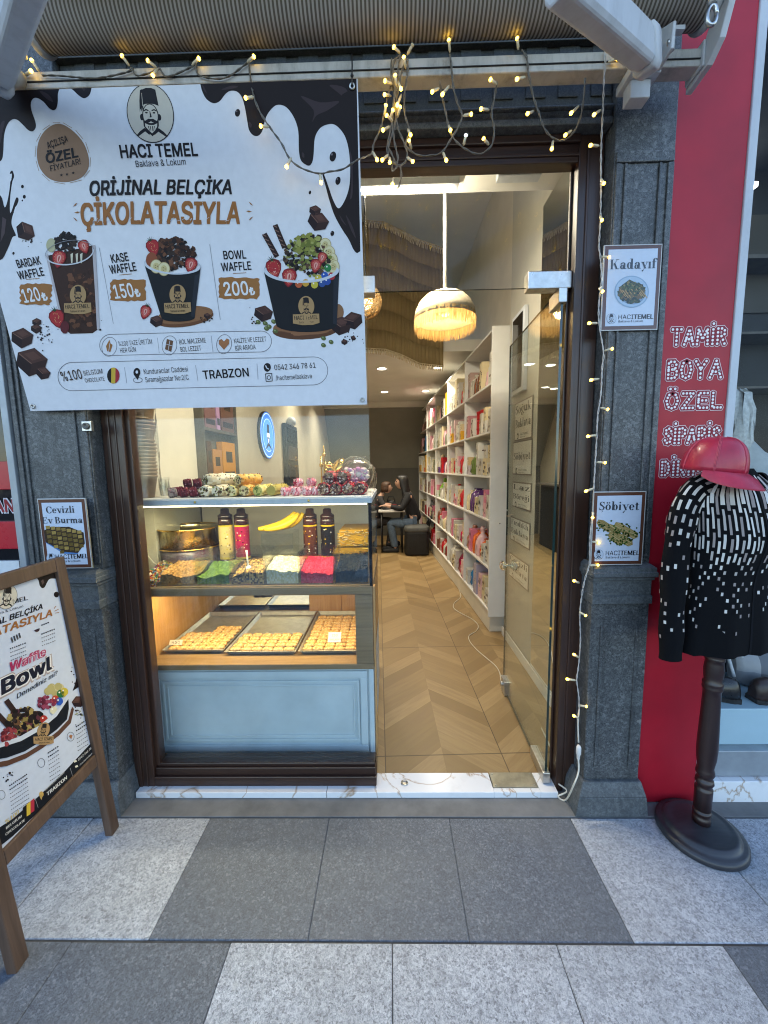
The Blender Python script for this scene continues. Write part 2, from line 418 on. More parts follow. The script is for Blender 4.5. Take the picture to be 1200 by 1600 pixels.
def _convex(p):
    sg = [(p[i-1][0]-p[i-2][0])*(p[i][1]-p[i-1][1])-(p[i-1][1]-p[i-2][1])*(p[i][0]-p[i-1][0]) for i in range(4)]
    return min(sg) > -1e-12 or max(sg) < 1e-12
class Art:
    """flat print on a plane: shapes given where the photo shows them are carried onto the real sheet"""
    def __init__(s, o, ex, ey, n):          # origin, unit x, unit y (up), unit normal towards the viewer
        s.o, s.ex, s.ey, s.n = Vector(o), Vector(ex).normalized(), Vector(ey).normalized(), Vector(n).normalized()
        s.items = []
    def uv(s, px, py):
        r = ray(px, py); t = (s.o-CAM_POS).dot(s.n)/r.dot(s.n); q = CAM_POS+r*t-s.o
        return (q.dot(s.ex), q.dot(s.ey))
    def poly(s, pts, col, L=1): s.items.append(([s.uv(*p) for p in pts], rgba(col), L)); return s
    def spoly(s, pts, col, L=1):
        """like poly, with its short runs rounded"""
        n = len(pts); out = []; V2 = [Vector(p) for p in pts]
        for i in range(n):
            p0, p1, p2, p3 = V2[i-1], V2[i], V2[(i+1) % n], V2[(i+2) % n]; out.append(tuple(p1))
            if (p2-p1).length < 34 and (p1-p0).length < 60 and (p3-p2).length < 60:
                for f in (.25, .5, .75): out.append(tuple(.5*((2*p1)+(p2-p0)*f+(2*p0-5*p1+4*p2-p3)*f*f+(3*p1-p0-3*p2+p3)*f**3)))
        return s.poly(out, col, L)
    def upoly(s, pts, col, L=1): s.items.append((list(pts), rgba(col), L)); return s
    def ell(s, cx, cy, rx, ry, col, L=1, n=20, rot=0, a0=0, a1=360):
        c, q = math.cos(rad(rot)), math.sin(rad(rot)); pts = []
        for i in range(n):
            a = rad(a0+(a1-a0)*i/(n if a1-a0 == 360 else n-1)); x, y = rx*math.cos(a), ry*math.sin(a)
            pts.append((cx+x*c-y*q, cy+x*q+y*c))
        return s.poly(pts, col, L)
    def line(s, pts, w, col, L=1):
        for a, b in zip(pts, pts[1:]):
            d = math.hypot(b[0]-a[0], b[1]-a[1]) or 1; nx, ny = -(b[1]-a[1])/d*w/2, (b[0]-a[0])/d*w/2
            s.poly([(a[0]+nx, a[1]+ny), (b[0]+nx, b[1]+ny), (b[0]-nx, b[1]-ny), (a[0]-nx, a[1]-ny)], col, L)
        return s
    def ringline(s, cx, cy, rx, ry, w, col, L=1, n=28, rot=0, a0=0, a1=360):
        c, q = math.cos(rad(rot)), math.sin(rad(rot)); pts = []
        for i in range(n+1):
            a = rad(a0+(a1-a0)*i/n); x, y = rx*math.cos(a), ry*math.sin(a); pts.append((cx+x*c-y*q, cy+x*q+y*c))
        return s.line(pts, w, col, L)
    def blob(s, cx, cy, r, col, L=1, n=7):
        a0 = random.random()*6
        return s.poly([(cx+r*random.uniform(.65, 1.2)*math.cos(a0+i*6.283/n), cy+r*random.uniform(.65, 1.2)*math.sin(a0+i*6.283/n)) for i in range(n)], col, L)
    def text(s, t, a, b, cap, col, L=3, bold=.012, shear=0.0, serif=False, jitter=0):
        """baseline from pixel a to pixel b, cap height in pixels"""
        polys, w = didone_polys(t) if serif else text_polys(t, 0, shear)
        if not serif and bold > .008:
            e = bold*1.35; polys = [[(x+dx, y+dy) for x, y in p] for dx, dy in (((-e, -e*.8), (e, -e*.8), (-e, e*.8), (e, e*.8)) if cap > 9 else ((-e, 0), (e, 0))) for p in polys]; n4 = max(1, len(polys)//(4 if cap > 9 else 2))
            lift = lambda i: .2*(i//n4)
        elif serif: lift = lambda i: .05*(i % 16)
        else: lift = lambda i: 0
        u0, u1 = Vector(s.uv(*a)), Vector(s.uv(*b)); d = u1-u0; k = d.length/max(w, 1e-6); d.normalize(); up = Vector((-d.y, d.x))
        h = abs((Vector(s.uv(a[0], a[1]-cap))-u0).dot(up))
        for i, p in enumerate(polys): s.items.append(([tuple(u0+d*(x*k)+up*(y*h)) for x, y in p], rgba(col), L+lift(i)))
        return s
    def clip(s, p0, p1, q0, q1, i0=0):
        """keep the print inside its sheet"""
        out = []
        for pts, c, L in s.items[i0:]:
            q = pts
            for ax, lim, sg in ((0, p0, 1), (0, p1, -1), (1, q0, 1), (1, q1, -1)):
                if all(sg*(a[ax]-lim) >= 0 for a in q): continue
                r = []
                for i in range(len(q)):
                    a, b_ = q[i-1], q[i]; ia, ib = sg*(a[ax]-lim) >= 0, sg*(b_[ax]-lim) >= 0
                    if ia != ib: f = (lim-a[ax])/(b_[ax]-a[ax]); r.append((a[0]+(b_[0]-a[0])*f, a[1]+(b_[1]-a[1])*f))
                    if ib: r.append(b_)
                q = r
                if len(q) < 3: break
            if len(q) >= 3: out.append((q, c, L))
        s.items[i0:] = out
    def mesh(s, mb, gap=.00035, disp=None, grid=None, L0=0):
        """append to an MB"""
        bm = bmesh.new(); cl = bm.loops.layers.float_color.new('Col')
        for pts, c, L in s.items:
            cl_pts = [p for i, p in enumerate(pts) if (Vector(p)-Vector(pts[i-1])).length > 1e-6]
            if len(cl_pts) < 3: continue
            if len(cl_pts) == 3 or (len(cl_pts) == 4 and _convex(cl_pts)): tris = [list(range(len(cl_pts)))]
            else:
                tris = geometry.tessellate_polygon([[V3(p[0], p[1], 0) for p in cl_pts]])
            vs = [bm.verts.new((p[0], p[1], L)) for p in cl_pts]
            for t in tris:
                q = [vs[i] for i in t]
                ar = sum(q[i-1].co.x*q[i].co.y-q[i].co.x*q[i-1].co.y for i in range(len(q)))
                if ar < 0: q.reverse()
                try: f = bm.faces.new(q)
                except ValueError: continue
                for l in f.loops: l[cl] = c
        if grid:
            xs = [v.co.x for v in bm.verts]; ys = [v.co.y for v in bm.verts]
            for ax, lo, hi in ((0, min(xs), max(xs)), (1, min(ys), max(ys))):
                q = lo+grid
                while q < hi:
                    no = V3(1, 0, 0) if ax == 0 else V3(0, 1, 0); co = no*q
                    bmesh.ops.bisect_plane(bm, geom=bm.verts[:]+bm.edges[:]+bm.faces[:], plane_co=co, plane_no=no)
                    q += grid
        for f in bm.faces:
            pts = []
            for v in f.verts:
                x, y, L = v.co; d = disp(x, y) if disp else 0
                pts.append(s.o+s.ex*x+s.ey*y+s.n*((L+L0)*gap+d))
            mb.c = tuple(f.loops[0][cl]); mb.face(pts, bool(disp))
        bm.free(); return mb
# ================================================================ materials
granite('paver_light', [(.0, (.09, .095, .105)), (.22, (.255, .275, .30)), (.6, (.43, .455, .485)), (1, (.62, .64, .67))], .9, .7, .30, .3, (.22, .22, .21))
granite('paver_dark', [(.0, (.035, .042, .055)), (.4, (.066, .080, .104)), (.8, (.108, .127, .158)), (1, (.23, .25, .28))], .9, .65, .30, .3, (.16, .16, .15))
granite('column_granite', [(.0, (.012, .013, .014)), (.4, (.036, .040, .042)), (.75, (.075, .082, .085)), (1, (.22, .23, .23))], .6, .42, .3, .25, (.03, .036, .038), .55)
granite('lintel_granite', [(.0, (.012, .014, .014)), (.5, (.03, .034, .033)), (1, (.075, .08, .075))], 1.0, .55, .4, .25, (.02, .024, .018))
granite('trim_granite', [(.0, (.045, .052, .056)), (.5, (.085, .094, .098)), (1, (.17, .182, .186))], .6, .55, .3, .25, (.05, .055, .055), .4)
plain('worn_concrete', (.15, .15, .145), .85, var=.25, vscale=7, bmp=.5, bscale=90)
plain('joint_grit', (.055, .056, .058), .95, var=.3, vscale=25, bmp=.4)
plain('ground_asphalt', (.055, .055, .056), .9, var=.2, vscale=3, bmp=.5)
wood('frame_wood', (.018, .008, .005), (.062, .026, .015), 'z', 1, .34, .25)
wood('frame_wood_x', (.016, .007, .005), (.050, .021, .013), 'x', 1, .34, .25)
wood('oak', (.36, .20, .075), (.58, .37, .16), 'x', .8, .42)
wood('oak_up', (.36, .19, .07), (.60, .36, .15), 'z', .8, .42)
wood('weathered_oak', (.16, .10, .05), (.34, .23, .12), 'x', .8, .5)
wood('sign_wood', (.055, .030, .018), (.135, .078, .048), 'z', .7, .55)
wood('turned_wood', (.010, .004, .004), (.034, .012, .010), 'z', .9, .35, .3)
wood('base_wood', (.012, .013, .017), (.035, .036, .042), 'x', .6, .4, .25)
glassy('window_glass', (.955, .975, .965), .022, 0, .85, .012)
glassy('door_glass', (.93, .965, .94), .045, 0, .95, .012)
glassy('transom_glass', (.965, .975, .965), .008, 0, .85, .006)
glassy('acrylic', (.955, .965, .96), .05)
mt_, nt_, b_ = base_mat('knob_glass'); b_.inputs['Transmission Weight'].default_value = 1; b_.inputs['IOR'].default_value = 1.5; b_.inputs['Roughness'].default_value = .03; b_.inputs['Base Color'].default_value = (.95, .97, .92, 1)
glassy('film', (.96, .96, .95), .05, .12)
mt = plain('glass_edge', (.006, .03, .024), .12, var=.1, spec=.8)
plain('steel', (.50, .50, .48), .32, 1.0, var=.15, vscale=30)
plain('brushed_plate', (.42, .41, .36), .38, 1.0, var=.2, vscale=20)
plain('white_paint', (.62, .61, .59), .5, var=.10, vscale=9, bmp=.1)
def dirty_white(name, col, dirt, amt=.5):
    mt, nt, b = base_mat(name); p = wpos(nt)
    n = noise(nt, scaled(nt, p, 8, 8, 2.2), 2.2, 6, .65, .5); n2 = noise(nt, p, 55, 3, .7)
    f = mth(nt, 'MULTIPLY', mth(nt, 'MULTIPLY', ramp(nt, n, [(.42, (0, 0, 0)), (.75, (1, 1, 1))]), n2), amt*2)
    nt.links.new(mixcol(nt, f, col, dirt), b.inputs['Base Color']); b.inputs['Roughness'].default_value = .5
    nt.links.new(bump(nt, n2, .12, .001), b.inputs['Normal'])
dirty_white('beam_paint', (.50, .48, .44), (.10, .09, .07), .6)
dirty_white('arm_paint', (.56, .58, .60), (.22, .22, .22), .3)
dirty_white('alu', (.52, .55, .58), (.25, .26, .27), .3)
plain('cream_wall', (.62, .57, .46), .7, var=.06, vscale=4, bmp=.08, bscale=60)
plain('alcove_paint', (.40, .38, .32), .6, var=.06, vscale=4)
plain('ceiling_paint', (.66, .64, .58), .8, var=.05, vscale=3)
plain('shelf_white', (.68, .67, .63), .42, var=.05, vscale=6)
plain('back_grey', (.20, .195, .165), .8, var=.08, vscale=3)
plain('dark_wall', (.075, .07, .058), .8, var=.1, vscale=3)
plain('black_plastic', (.012, .012, .013), .4, var=.3)
plain('black_matte', (.010, .010, .011), .75, var=.3)
plain('black_gloss', (.006, .006, .008), .08, var=.2)
plain('red_panel', (.38, .010, .023), .40, var=.16, vscale=3, bmp=.05, bscale=25, spec=.35)
plain('red_sign', (.42, .008, .022), .3, var=.1, vscale=4)
plain('blue_panel', (.53, .60, .63), .45, var=.09, vscale=5, bmp=.05, bscale=30)
plain('sky_ledge', (.40, .56, .64), .45, var=.06, vscale=4)
plain('grey_sill', (.30, .33, .35), .4, .3, var=.1)
plain('cable_white', (.62, .58, .48), .5, var=.1)
plain('wire_grey', (.13, .12, .10), .5, var=.15, vscale=60)
plain('wire_clear', (.45, .44, .42), .3, var=.2, vscale=60)
plain('gold', (.80, .52, .14), .18, 1.0, var=.2, vscale=30)
plain('bucket_label', (.07, .05, .075), .35, var=.5, vscale=22)
plain('tin', (.55, .47, .28), .2, 1.0, var=.2, vscale=14)
plain('shelf_dark', (.10, .09, .075), .6, var=.15)
plain('tray_metal', (.46, .47, .46), .42, .7, var=.15, vscale=20)
plain('leather_red', (.40, .016, .045), .36, var=.10, vscale=30, bmp=.25, bscale=260, coat=.15)
plain('stitch_red', (.52, .06, .10), .5)
plain('leather_black', (.010, .009, .010), .3, var=.3, vscale=20, bmp=.2, bscale=200, coat=.2)
plain('leather_brown', (.035, .018, .014), .35, var=.3, vscale=20, bmp=.2, bscale=200)
printed('print', .55); printed('print_gloss', .18, .5, coat=.4); printed('print_cloth', .75, .25, .35)
printed('candy', .35, .4, .2); printed('sugar', .8, .3, .6); printed('paper_print', .42, .35)
plain('shop_dark', (.022, .025, .027), .7, var=.3, vscale=3)
plain('fleece', (.50, .52, .50), .95, var=.2, vscale=60, bmp=.8, bscale=220)
plain('coat_cloth', (.36, .40, .40), .9, var=.15, vscale=12)
plain('brass_dull', (.30, .20, .10), .4, .8)
plain('paper_plain', (.60, .62, .62), .6)
plain('skin_tone', (.46, .27, .19), .5, var=.06, spec=.4)
plain('lip_tone', (.30, .09, .08), .45)
plain('hair_dark', (.008, .007, .007), .45, var=.4, vscale=60)
plain('hair_brown', (.06, .028, .014), .5, var=.4, vscale=60)
plain('black_cloth', (.010, .010, .012), .9, var=.3, vscale=30)
plain('dark_cloth', (.028, .026, .028), .9, var=.3, vscale=30)
plain('denim', (.075, .11, .16), .85, var=.3, vscale=24, bmp=.3)
plain('stool_pad', (.06, .06, .055), .7, var=.2)
printed('banner_print', .55, .18, .08)
def lit(name, k):
    mt, nt, b = base_mat(name); a = nt.nodes.new('ShaderNodeVertexColor'); a.layer_name = 'Col'
    nt.links.new(a.outputs[0], b.inputs['Base Color']); nt.links.new(a.outputs[0], b.inputs['Emission Color']); b.inputs['Emission Strength'].default_value = k
lit('lit_print', .45)
printed('skin', .5, .4); printed('cloth', .9, .15, .4)
glow('bulb_glow', (1.0, .60, .05), 5.0); glow('bulb_cold', (.75, .92, 1.0), 2.5)
glow('led_white', (1.0, .93, .78), 6.0); glow('led_warm', (1.0, .80, .42), 4.0); glow('lamp_glow', (1.0, .72, .32), 2.6)
glow('led_dim', (.9, .97, 1.0), 2.0); glow('downlight_glow', (1.0, .92, .74), 4.0)
plain('bulb_body', (.62, .55, .38), .25, var=.1)

# floor laid in a chevron pattern of wood-look tiles
mt, nt, b = base_mat('chevron_floor')
p = opos(nt); sx = nt.nodes.new('ShaderNodeSeparateXYZ'); nt.links.new(p, sx.inputs[0])
PW, BW = .60, .135
u = mth(nt, 'DIVIDE', mth(nt, 'ADD', sx.outputs[0], 6.0), PW); fu = mth(nt, 'FRACT', u)
tri = mth(nt, 'MULTIPLY', mth(nt, 'ABSOLUTE', mth(nt, 'SUBTRACT', fu, .5)), PW)
s_ = mth(nt, 'DIVIDE', mth(nt, 'ADD', mth(nt, 'ADD', sx.outputs[1], mth(nt, 'MULTIPLY', tri, .88)), 9.0), BW)
bi = mth(nt, 'FLOOR', s_); half = mth(nt, 'FLOOR', mth(nt, 'MULTIPLY', u, 2.0))
cb = nt.nodes.new('ShaderNodeCombineXYZ'); nt.links.new(bi, cb.inputs[0]); nt.links.new(half, cb.inputs[1])
wn = nt.nodes.new('ShaderNodeTexWhiteNoise'); wn.noise_dimensions = '2D'; nt.links.new(cb.outputs[0], wn.inputs[0])
# grain follows each board
gx = nt.nodes.new('ShaderNodeCombineXYZ')
nt.links.new(mth(nt, 'MULTIPLY', s_, 1.0), gx.inputs[0]); nt.links.new(mth(nt, 'MULTIPLY', tri, 1.3), gx.inputs[1]); nt.links.new(mth(nt, 'MULTIPLY', wn.outputs[0], 30), gx.inputs[2])
gr = noise(nt, gx.outputs[0], 4.2, 5, .65, .5)
c = ramp(nt, wn.outputs[0], [(0, (.22, .145, .058)), (.5, (.275, .185, .078)), (1, (.36, .25, .115))])
c = mixcol(nt, mth(nt, 'MULTIPLY', ramp(nt, gr, [(.35, (1, 1, 1)), (.65, (0, 0, 0))]), .45), c, (.20, .115, .05))
# tile joints
def joint(coord, size, off, w):
    f = mth(nt, 'FRACT', mth(nt, 'DIVIDE', mth(nt, 'ADD', coord, off), size))
    return mth(nt, 'LESS_THAN', f, w/size)
j = mth(nt, 'MAXIMUM', joint(sx.outputs[0], .60, 6.0, .005), joint(sx.outputs[1], 1.2, 9.48, .006))
c = mixcol(nt, mth(nt, 'MULTIPLY', j, .8), c, (.06, .035, .018))
nt.links.new(c, b.inputs['Base Color']); b.inputs['Roughness'].default_value = .38
nt.links.new(mth(nt, 'MULTIPLY_ADD', gr, .25, .28), b.inputs['Roughness'])
nt.links.new(bump(nt, gr, .08, .001), b.inputs['Normal'])

# marble
mt, nt, b = base_mat('marble'); p = wpos(nt)
n = noise(nt, p, 2.4, 5, .5, 1.2); v = mth(nt, 'ABSOLUTE', mth(nt, 'SUBTRACT', n, .5))
n2 = noise(nt, p, 14, 4, .6)
c = ramp(nt, v, [(0, (.42, .30, .20)), (.006, (.60, .55, .50)), (.02, (.76, .76, .75)), (1, (.80, .80, .79))])
c = mixcol(nt, mth(nt, 'MULTIPLY', ramp(nt, n2, [(.55, (0, 0, 0)), (.8, (1, 1, 1))]), .35), c, (.52, .52, .52))
nt.links.new(c, b.inputs['Base Color']); b.inputs['Roughness'].default_value = .22

# striped awning cloth: stripes run out from the wall
mt, nt, b = base_mat('awning_cloth'); p = opos(nt); sx = nt.nodes.new('ShaderNodeSeparateXYZ'); nt.links.new(p, sx.inputs[0])
f = mth(nt, 'FRACT', mth(nt, 'DIVIDE', mth(nt, 'ADD', sx.outputs[0], 5), .0128))
st = ramp(nt, f, [(.0, (.17, .14, .115)), (.40, (.17, .14, .115)), (.5, (.58, .54, .48)), (.90, (.58, .54, .48)), (1, (.17, .14, .115))])
n = noise(nt, p, 5, 5, .6); c = mixcol(nt, mth(nt, 'MULTIPLY', n, .35), st, (.05, .04, .03))
nt.links.new(c, b.inputs['Base Color']); b.inputs['Roughness'].default_value = .85
tr = nt.nodes.new('ShaderNodeBsdfTranslucent'); nt.links.new(c, tr.inputs[0]); mx = nt.nodes.new('ShaderNodeMixShader'); mx.inputs[0].default_value = .25
nt.links.new(b.outputs[0], mx.inputs[1]); nt.links.new(tr.outputs[0], mx.inputs[2]); nt.links.new(mx.outputs[0], nt.nodes['Material Output'].inputs[0])
# woven jute
mt, nt, b = base_mat('jute'); p = opos(nt)
w1 = node(nt, 'ShaderNodeTexWave'); w1.inputs['Scale'].default_value = 22; w1.inputs['Distortion'].default_value = 1.5; w1.bands_direction = 'X'; nt.links.new(p, w1.inputs[0])
w2 = node(nt, 'ShaderNodeTexWave'); w2.inputs['Scale'].default_value = 30; w2.inputs['Distortion'].default_value = 1.5; w2.bands_direction = 'Z'; nt.links.new(p, w2.inputs[0])
h = mth(nt, 'MULTIPLY', w1.outputs['Fac'], w2.outputs['Fac']); n = noise(nt, p, 4, 4)
c = mixcol(nt, mth(nt, 'MULTIPLY', n, .5), ramp(nt, h, [(0, (.22, .16, .07)), (1, (.36, .27, .13))]), (.24, .17, .08))
nt.links.new(c, b.inputs['Base Color']); b.inputs['Roughness'].default_value = .9; nt.links.new(bump(nt, h, .5, .004), b.inputs['Normal'])
plain('fringe_cream', (.55, .46, .30), .85, var=.2, vscale=40)
# raffia that lets lamplight through
mt, nt, b = base_mat('raffia'); p = opos(nt); n = noise(nt, scaled(nt, p, 60, 60, 4), 1.6, 4, .6)
c = ramp(nt, n, [(.3, (.34, .22, .09)), (.7, (.68, .50, .25))]); nt.links.new(c, b.inputs['Base Color']); b.inputs['Roughness'].default_value = .8
tr = nt.nodes.new('ShaderNodeBsdfTranslucent'); nt.links.new(c, tr.inputs[0]); mx = nt.nodes.new('ShaderNodeMixShader'); mx.inputs[0].default_value = .5
nt.links.new(b.outputs[0], mx.inputs[1]); nt.links.new(tr.outputs[0], mx.inputs[2]); nt.links.new(mx.outputs[0], nt.nodes['Material Output'].inputs[0])
plain('shade_cloth', (.50, .42, .29), .85, var=.15, vscale=30, bmp=.3, bscale=200)
mt, nt, b = base_mat('mirror'); b.inputs['Metallic'].default_value = 1; b.inputs['Base Color'].default_value = (.78, .80, .78, 1); b.inputs['Roughness'].default_value = .01
n = noise(nt, wpos(nt), 6, 3); nt.links.new(mth(nt, 'MULTIPLY', n, .03), b.inputs['Roughness'])

# ================================================================ ground and setting
mb = MB(); mb.face([(-80, -80, -.02), (80, -80, -.02), (80, 1.75, -.02), (-80, 1.75, -.02)]); tag(mb.build('ground', 'ground_asphalt'), None, kind='structure')
mb = MB(); rows = [(1.062, 1.498), (.618, 1.058)]; y = .614
while y > -2.6: rows.append((y-.44, y)); y -= .444
for ri, (ya, yb) in enumerate(rows):
    off = -.803 if ri % 2 == 0 else -.532
    for k in range(-5, 7):
        xa = off+k*.517
        if ri % 2 == 0: dark = k in (0, 1, 2) or k in (-5, 6)
        else: dark = not (k in (0, 1, 2)) and not (k in (-5, 6))
        if xa > 3.2 or xa < -3.2: continue
        g = .0013; j = random.uniform(-.0012, .0012)
        mb.m = 1 if dark else 0
        mb.box((xa+(.0004 if dark else g), ya+g, -.03), (xa+.517-(.0004 if dark else g), yb-g, j))
tag(mb.build('pavement', ['paver_light', 'paver_dark'], bevel=.0025, seg=1), None, kind='structure')
mb = MB(); mb.box((-3.2, 1.502, -.03), (3.2, 1.68, .001)); tag(mb.build('pavement_edge', 'worn_concrete', bevel=.003), None, kind='structure')
mb = MB(); mb.face([(-3.3, -3, -.004), (3.3, -3, -.004), (3.3, 1.5, -.004), (-3.3, 1.5, -.004)]); tag(mb.build('pavement_joint', 'joint_grit'), None, kind='structure')

# threshold
YG = 1.672                                   # the plane of the shop glass
mb = MB(); x0 = -1.20
for xa, xb in ((-1.20, -.315), (-.313, .452), (.662, .74)): mb.box((xa, 1.598, -.01), (xb, 1.712, .028))
mb.box((.452, 1.598, -.01), (.662, 1.622, .028))
th = tag(mb.build('threshold', 'marble', loc=(0, 1.65, 0), bevel=.002), 'white marble threshold with brown veins under the shop door', 'threshold', kind='structure')
t = thing('floor_hinge_plate', 'brushed steel cover plate set in the marble beside the open glass door', 'cover plate', (.557, 1.66, .02))
mb = MB(); mb.box((.455, 1.624, .0), (.659, 1.71, .031)); mb.build('plate', 'brushed_plate', t, bevel=.001)
for x in (.468, .646):
    for y in (1.634, 1.70): mb = MB(); mb.lathe([(.004, 0), (.004, .002), (.002, .0028)], (x, y, .0305), 8); mb.build('screw', 'steel', t)
p = G(632, 1223, .03); mb = MB(); mb.lathe([(.017, 0), (.017, .003), (.011, .0036), (.010, -.004), (.0005, -.004)], (p.x, p.y, .0282), 20)
tag(mb.build('floor_socket', 'steel', loc=(p.x, p.y, .028)), 'small round metal bolt socket in the marble threshold', 'floor socket')

# interior floor
IR = rad(1.8)                                # the shop runs back slightly askew
mb = MB(); mb.face([(-1.5, 1.7, .026), (1.5, 1.7, .026), (1.5, 9.4, .026), (-1.5, 9.4, .026)])
o = tag(mb.build('interior_floor', 'chevron_floor', loc=(.554, 1.718, 0)), None, kind='structure')
me = o.data
rm = Matrix.Rotation(IR, 4, 'Z')             # turn the pattern with the room but keep the sheet's outline
me.transform(rm.inverted()); o.rotation_euler = (0, 0, IR)

# ================================================================ stone columns
def column(name, label, xa, xb, px_in):
    """xa < xb; granite pilaster: plinth, pedestal, moulded cap, panelled shaft"""
    t = thing(name, label, 'column', ((xa+xb)/2, 1.62, 0))
    mb = MB()
    mb.hexa([(xa-.07, 1.50, 0), (xb+.02, 1.50, 0), (xb+.02, 1.75, 0), (xa-.07, 1.75, 0)], [(xa-.055, 1.506, .085), (xb+.012, 1.506, .085), (xb+.012, 1.75, .085), (xa-.055, 1.75, .085)])
    mb.hexa([(xa-.055, 1.506, .085), (xb+.012, 1.506, .085), (xb+.012, 1.75, .085), (xa-.055, 1.75, .085)], [(xa-.03, 1.53, .14), (xb, 1.53, .14), (xb, 1.75, .14), (xa-.03, 1.75, .14)])
    mb.build('plinth', 'trim_granite', t, bevel=.004)
    mb = MB(); mb.box((xa-.02, 1.545, .14), (xb-.005, 1.75, .93))
    mb.box((xa+.02, 1.539, .20), (xa+.032, 1.545, .84)); mb.box((xb-.055, 1.539, .20), (xb-.043, 1.545, .84))
    mb.build('pedestal', 'column_granite', t, bevel=.003)
    mb = MB()
    prof = [(1.545, .93), (1.532, .934), (1.532, .965), (1.538, .969), (1.538, 1.03), (1.528, 1.034), (1.528, 1.043), (1.516, 1.05), (1.516, 1.066), (1.522, 1.07), (1.522, 1.085), (1.545, 1.096), (1.57, 1.10)]
    for (ya, za), (yb, zb) in zip(prof, prof[1:]):
        da, db = max(0, 1.55-ya)*.5, max(0, 1.55-yb)*.5
        A = [(xa-.015-da, ya, za), (xb-.012+da, ya, za), (xb-.012+db, yb, zb), (xa-.015-db, yb, zb)]
        mb.face(A); mb.face([(xa-.015-da, ya, za), (xa-.015-db, yb, zb), (xa-.015-db, 1.75, zb), (xa-.015-da, 1.75, za)])
        mb.face([(xb-.012+db, yb, zb), (xb-.012+da, ya, za), (xb-.012+da, 1.75, za), (xb-.012+db, 1.75, zb)])
    mb.build('capital', 'trim_granite', t)
    mb = MB(); mb.box((xa, 1.568, 1.095), (xb, 1.75, 3.3))
    for x, w in ((xa+.004, .02), (xa+.036, .010), (xb-.058, .010), (xb-.026, .022)): mb.box((x, 1.560, 1.12), (x+w, 1.568, 2.60))
    mb.box((xa+.004, 1.560, 2.602), (xb-.004, 1.568, 2.64))
    mb.build('shaft', 'column_granite', t, bevel=.003)
    return t
column('stone_column', 'dark granite pilaster between the glass door and the red panel', .842, 1.062, 0)
column('stone_column', 'dark granite pilaster behind the tilted wooden pavement sign', -1.530, -1.222, 0)
# lintel with mouldings
t = thing('stone_lintel', 'dark granite lintel with a pale moulding above the shop glazing', 'lintel', (-.2, 1.65, 2.9))
zt = P(700, 216, 1.63).z
mb = MB(); mb.box((-1.22, 1.60, zt+.06), (.84, 1.78, 3.02)); mb.box((-1.6, 1.575, 3.02), (1.05, 1.78, 3.6))
for i in range(17): mb.box((-1.16+i*.12, 1.596, zt+.10), (-1.085+i*.12, 1.60, zt+.30))
mb.build('block', 'lintel_granite', t, bevel=.004)
mb = MB()
for a, b_, y in ((0, .022, 1.585), (.022, .052, 1.592), (.052, .06, 1.578)): mb.box((-1.22, y, zt+a), (.84, 1.78, zt+b_))
mb.build('moulding', 'trim_granite', t, bevel=.003)
# wall of the building above and to the sides, out of sight but shading the shop
t = thing('facade_wall', 'dark stone upper wall of the building above the awning', 'wall', (0, 1.8, 3.6))
mb = MB(); mb.box((-14, 1.62, 3.6), (14, 1.9, 10)); mb.box((-14, 1.68, 0), (-3.3, 1.9, 3.6)); mb.box((3.4, 1.68, 0), (14, 1.9, 3.6)); mb.build('masonry', 'lintel_granite', t)

# ================================================================ wooden frame and shop glass
zh0, zh1 = P(800, 256, 1.635).z, zt
fx0, fx1, fx2, fx3 = -1.218, -1.128, .742, .838
t = thing('window_frame', 'dark brown varnished wooden frame around the shop window and door', 'frame', (-.2, 1.65, .03))
mb = MB(); mb.box((fx0, 1.632, .028), (fx1, 1.69, zh1)); mb.box((fx1-.002, 1.652, .12), (fx1+.018, 1.70, zh0)); mb.box((fx0+.02, 1.626, .03), (fx0+.035, 1.634, zh1-.02)); mb.box((fx0+.055, 1.627, .03), (fx0+.062, 1.634, zh1-.02))
mb.build('post', 'frame_wood', t, bevel=.003)
mb = MB(); mb.box((fx2, 1.632, .003), (fx3, 1.69, zh1)); mb.box((fx2-.010, 1.676, .03), (fx2, 1.688, zh0)); mb.box((fx2+.03, 1.626, .03), (fx2+.04, 1.634, zh1-.02))
mb.build('post', 'frame_wood', t, bevel=.003)
mb = MB(); mb.box((fx1, 1.636, zh0), (fx2, 1.69, zh1)); mb.box((fx1, 1.630, zh0+.02), (fx2, 1.638, zh0+.032)); mb.box((fx1, 1.622, zh1-.03), (fx2, 1.637, zh1-.002))
mb.build('head', 'frame_wood_x', t, bevel=.003)
mb = MB(); mb.box((fx1, 1.632, .029), (-.085, 1.735, .075)); mb.box((fx1, 1.645, .075), (-.088, 1.745, .112)); mb.box((fx1, 1.655, .112), (-.09, 1.70, .128))
mb.build('rail', 'frame_wood_x', t, bevel=.003)
def pane(mb, x0, x1, z0, z1, y, th=.01):
    """clear faces in slot 0, polished green edges in slot 1"""
    mb.m = 0; mb.face([(x0, y, z0), (x1, y, z0), (x1, y, z1), (x0, y, z1)]); mb.face([(x0, y+th, z1), (x1, y+th, z1), (x1, y+th, z0), (x0, y+th, z0)])
    mb.m = 1
    for q in ([(x0, y, z0), (x0, y, z1), (x0, y+th, z1), (x0, y+th, z0)], [(x1, y, z1), (x1, y, z0), (x1, y+th, z0), (x1, y+th, z1)],
              [(x0, y, z1), (x1, y, z1), (x1, y+th, z1), (x0, y+th, z1)], [(x0, y, z0), (x0, y+th, z0), (x1, y+th, z0), (x1, y, z0)]): mb.face(q)
    mb.m = 0
zd = 2.222
mb = MB(); pane(mb, fx1+.01, -.088, .12, zh0+.02, YG)
tag(mb.build('shop_window', ['window_glass', 'glass_edge'], loc=(-.6, YG, .12)), 'large clear shop window in front of the sweets showcase', 'window')
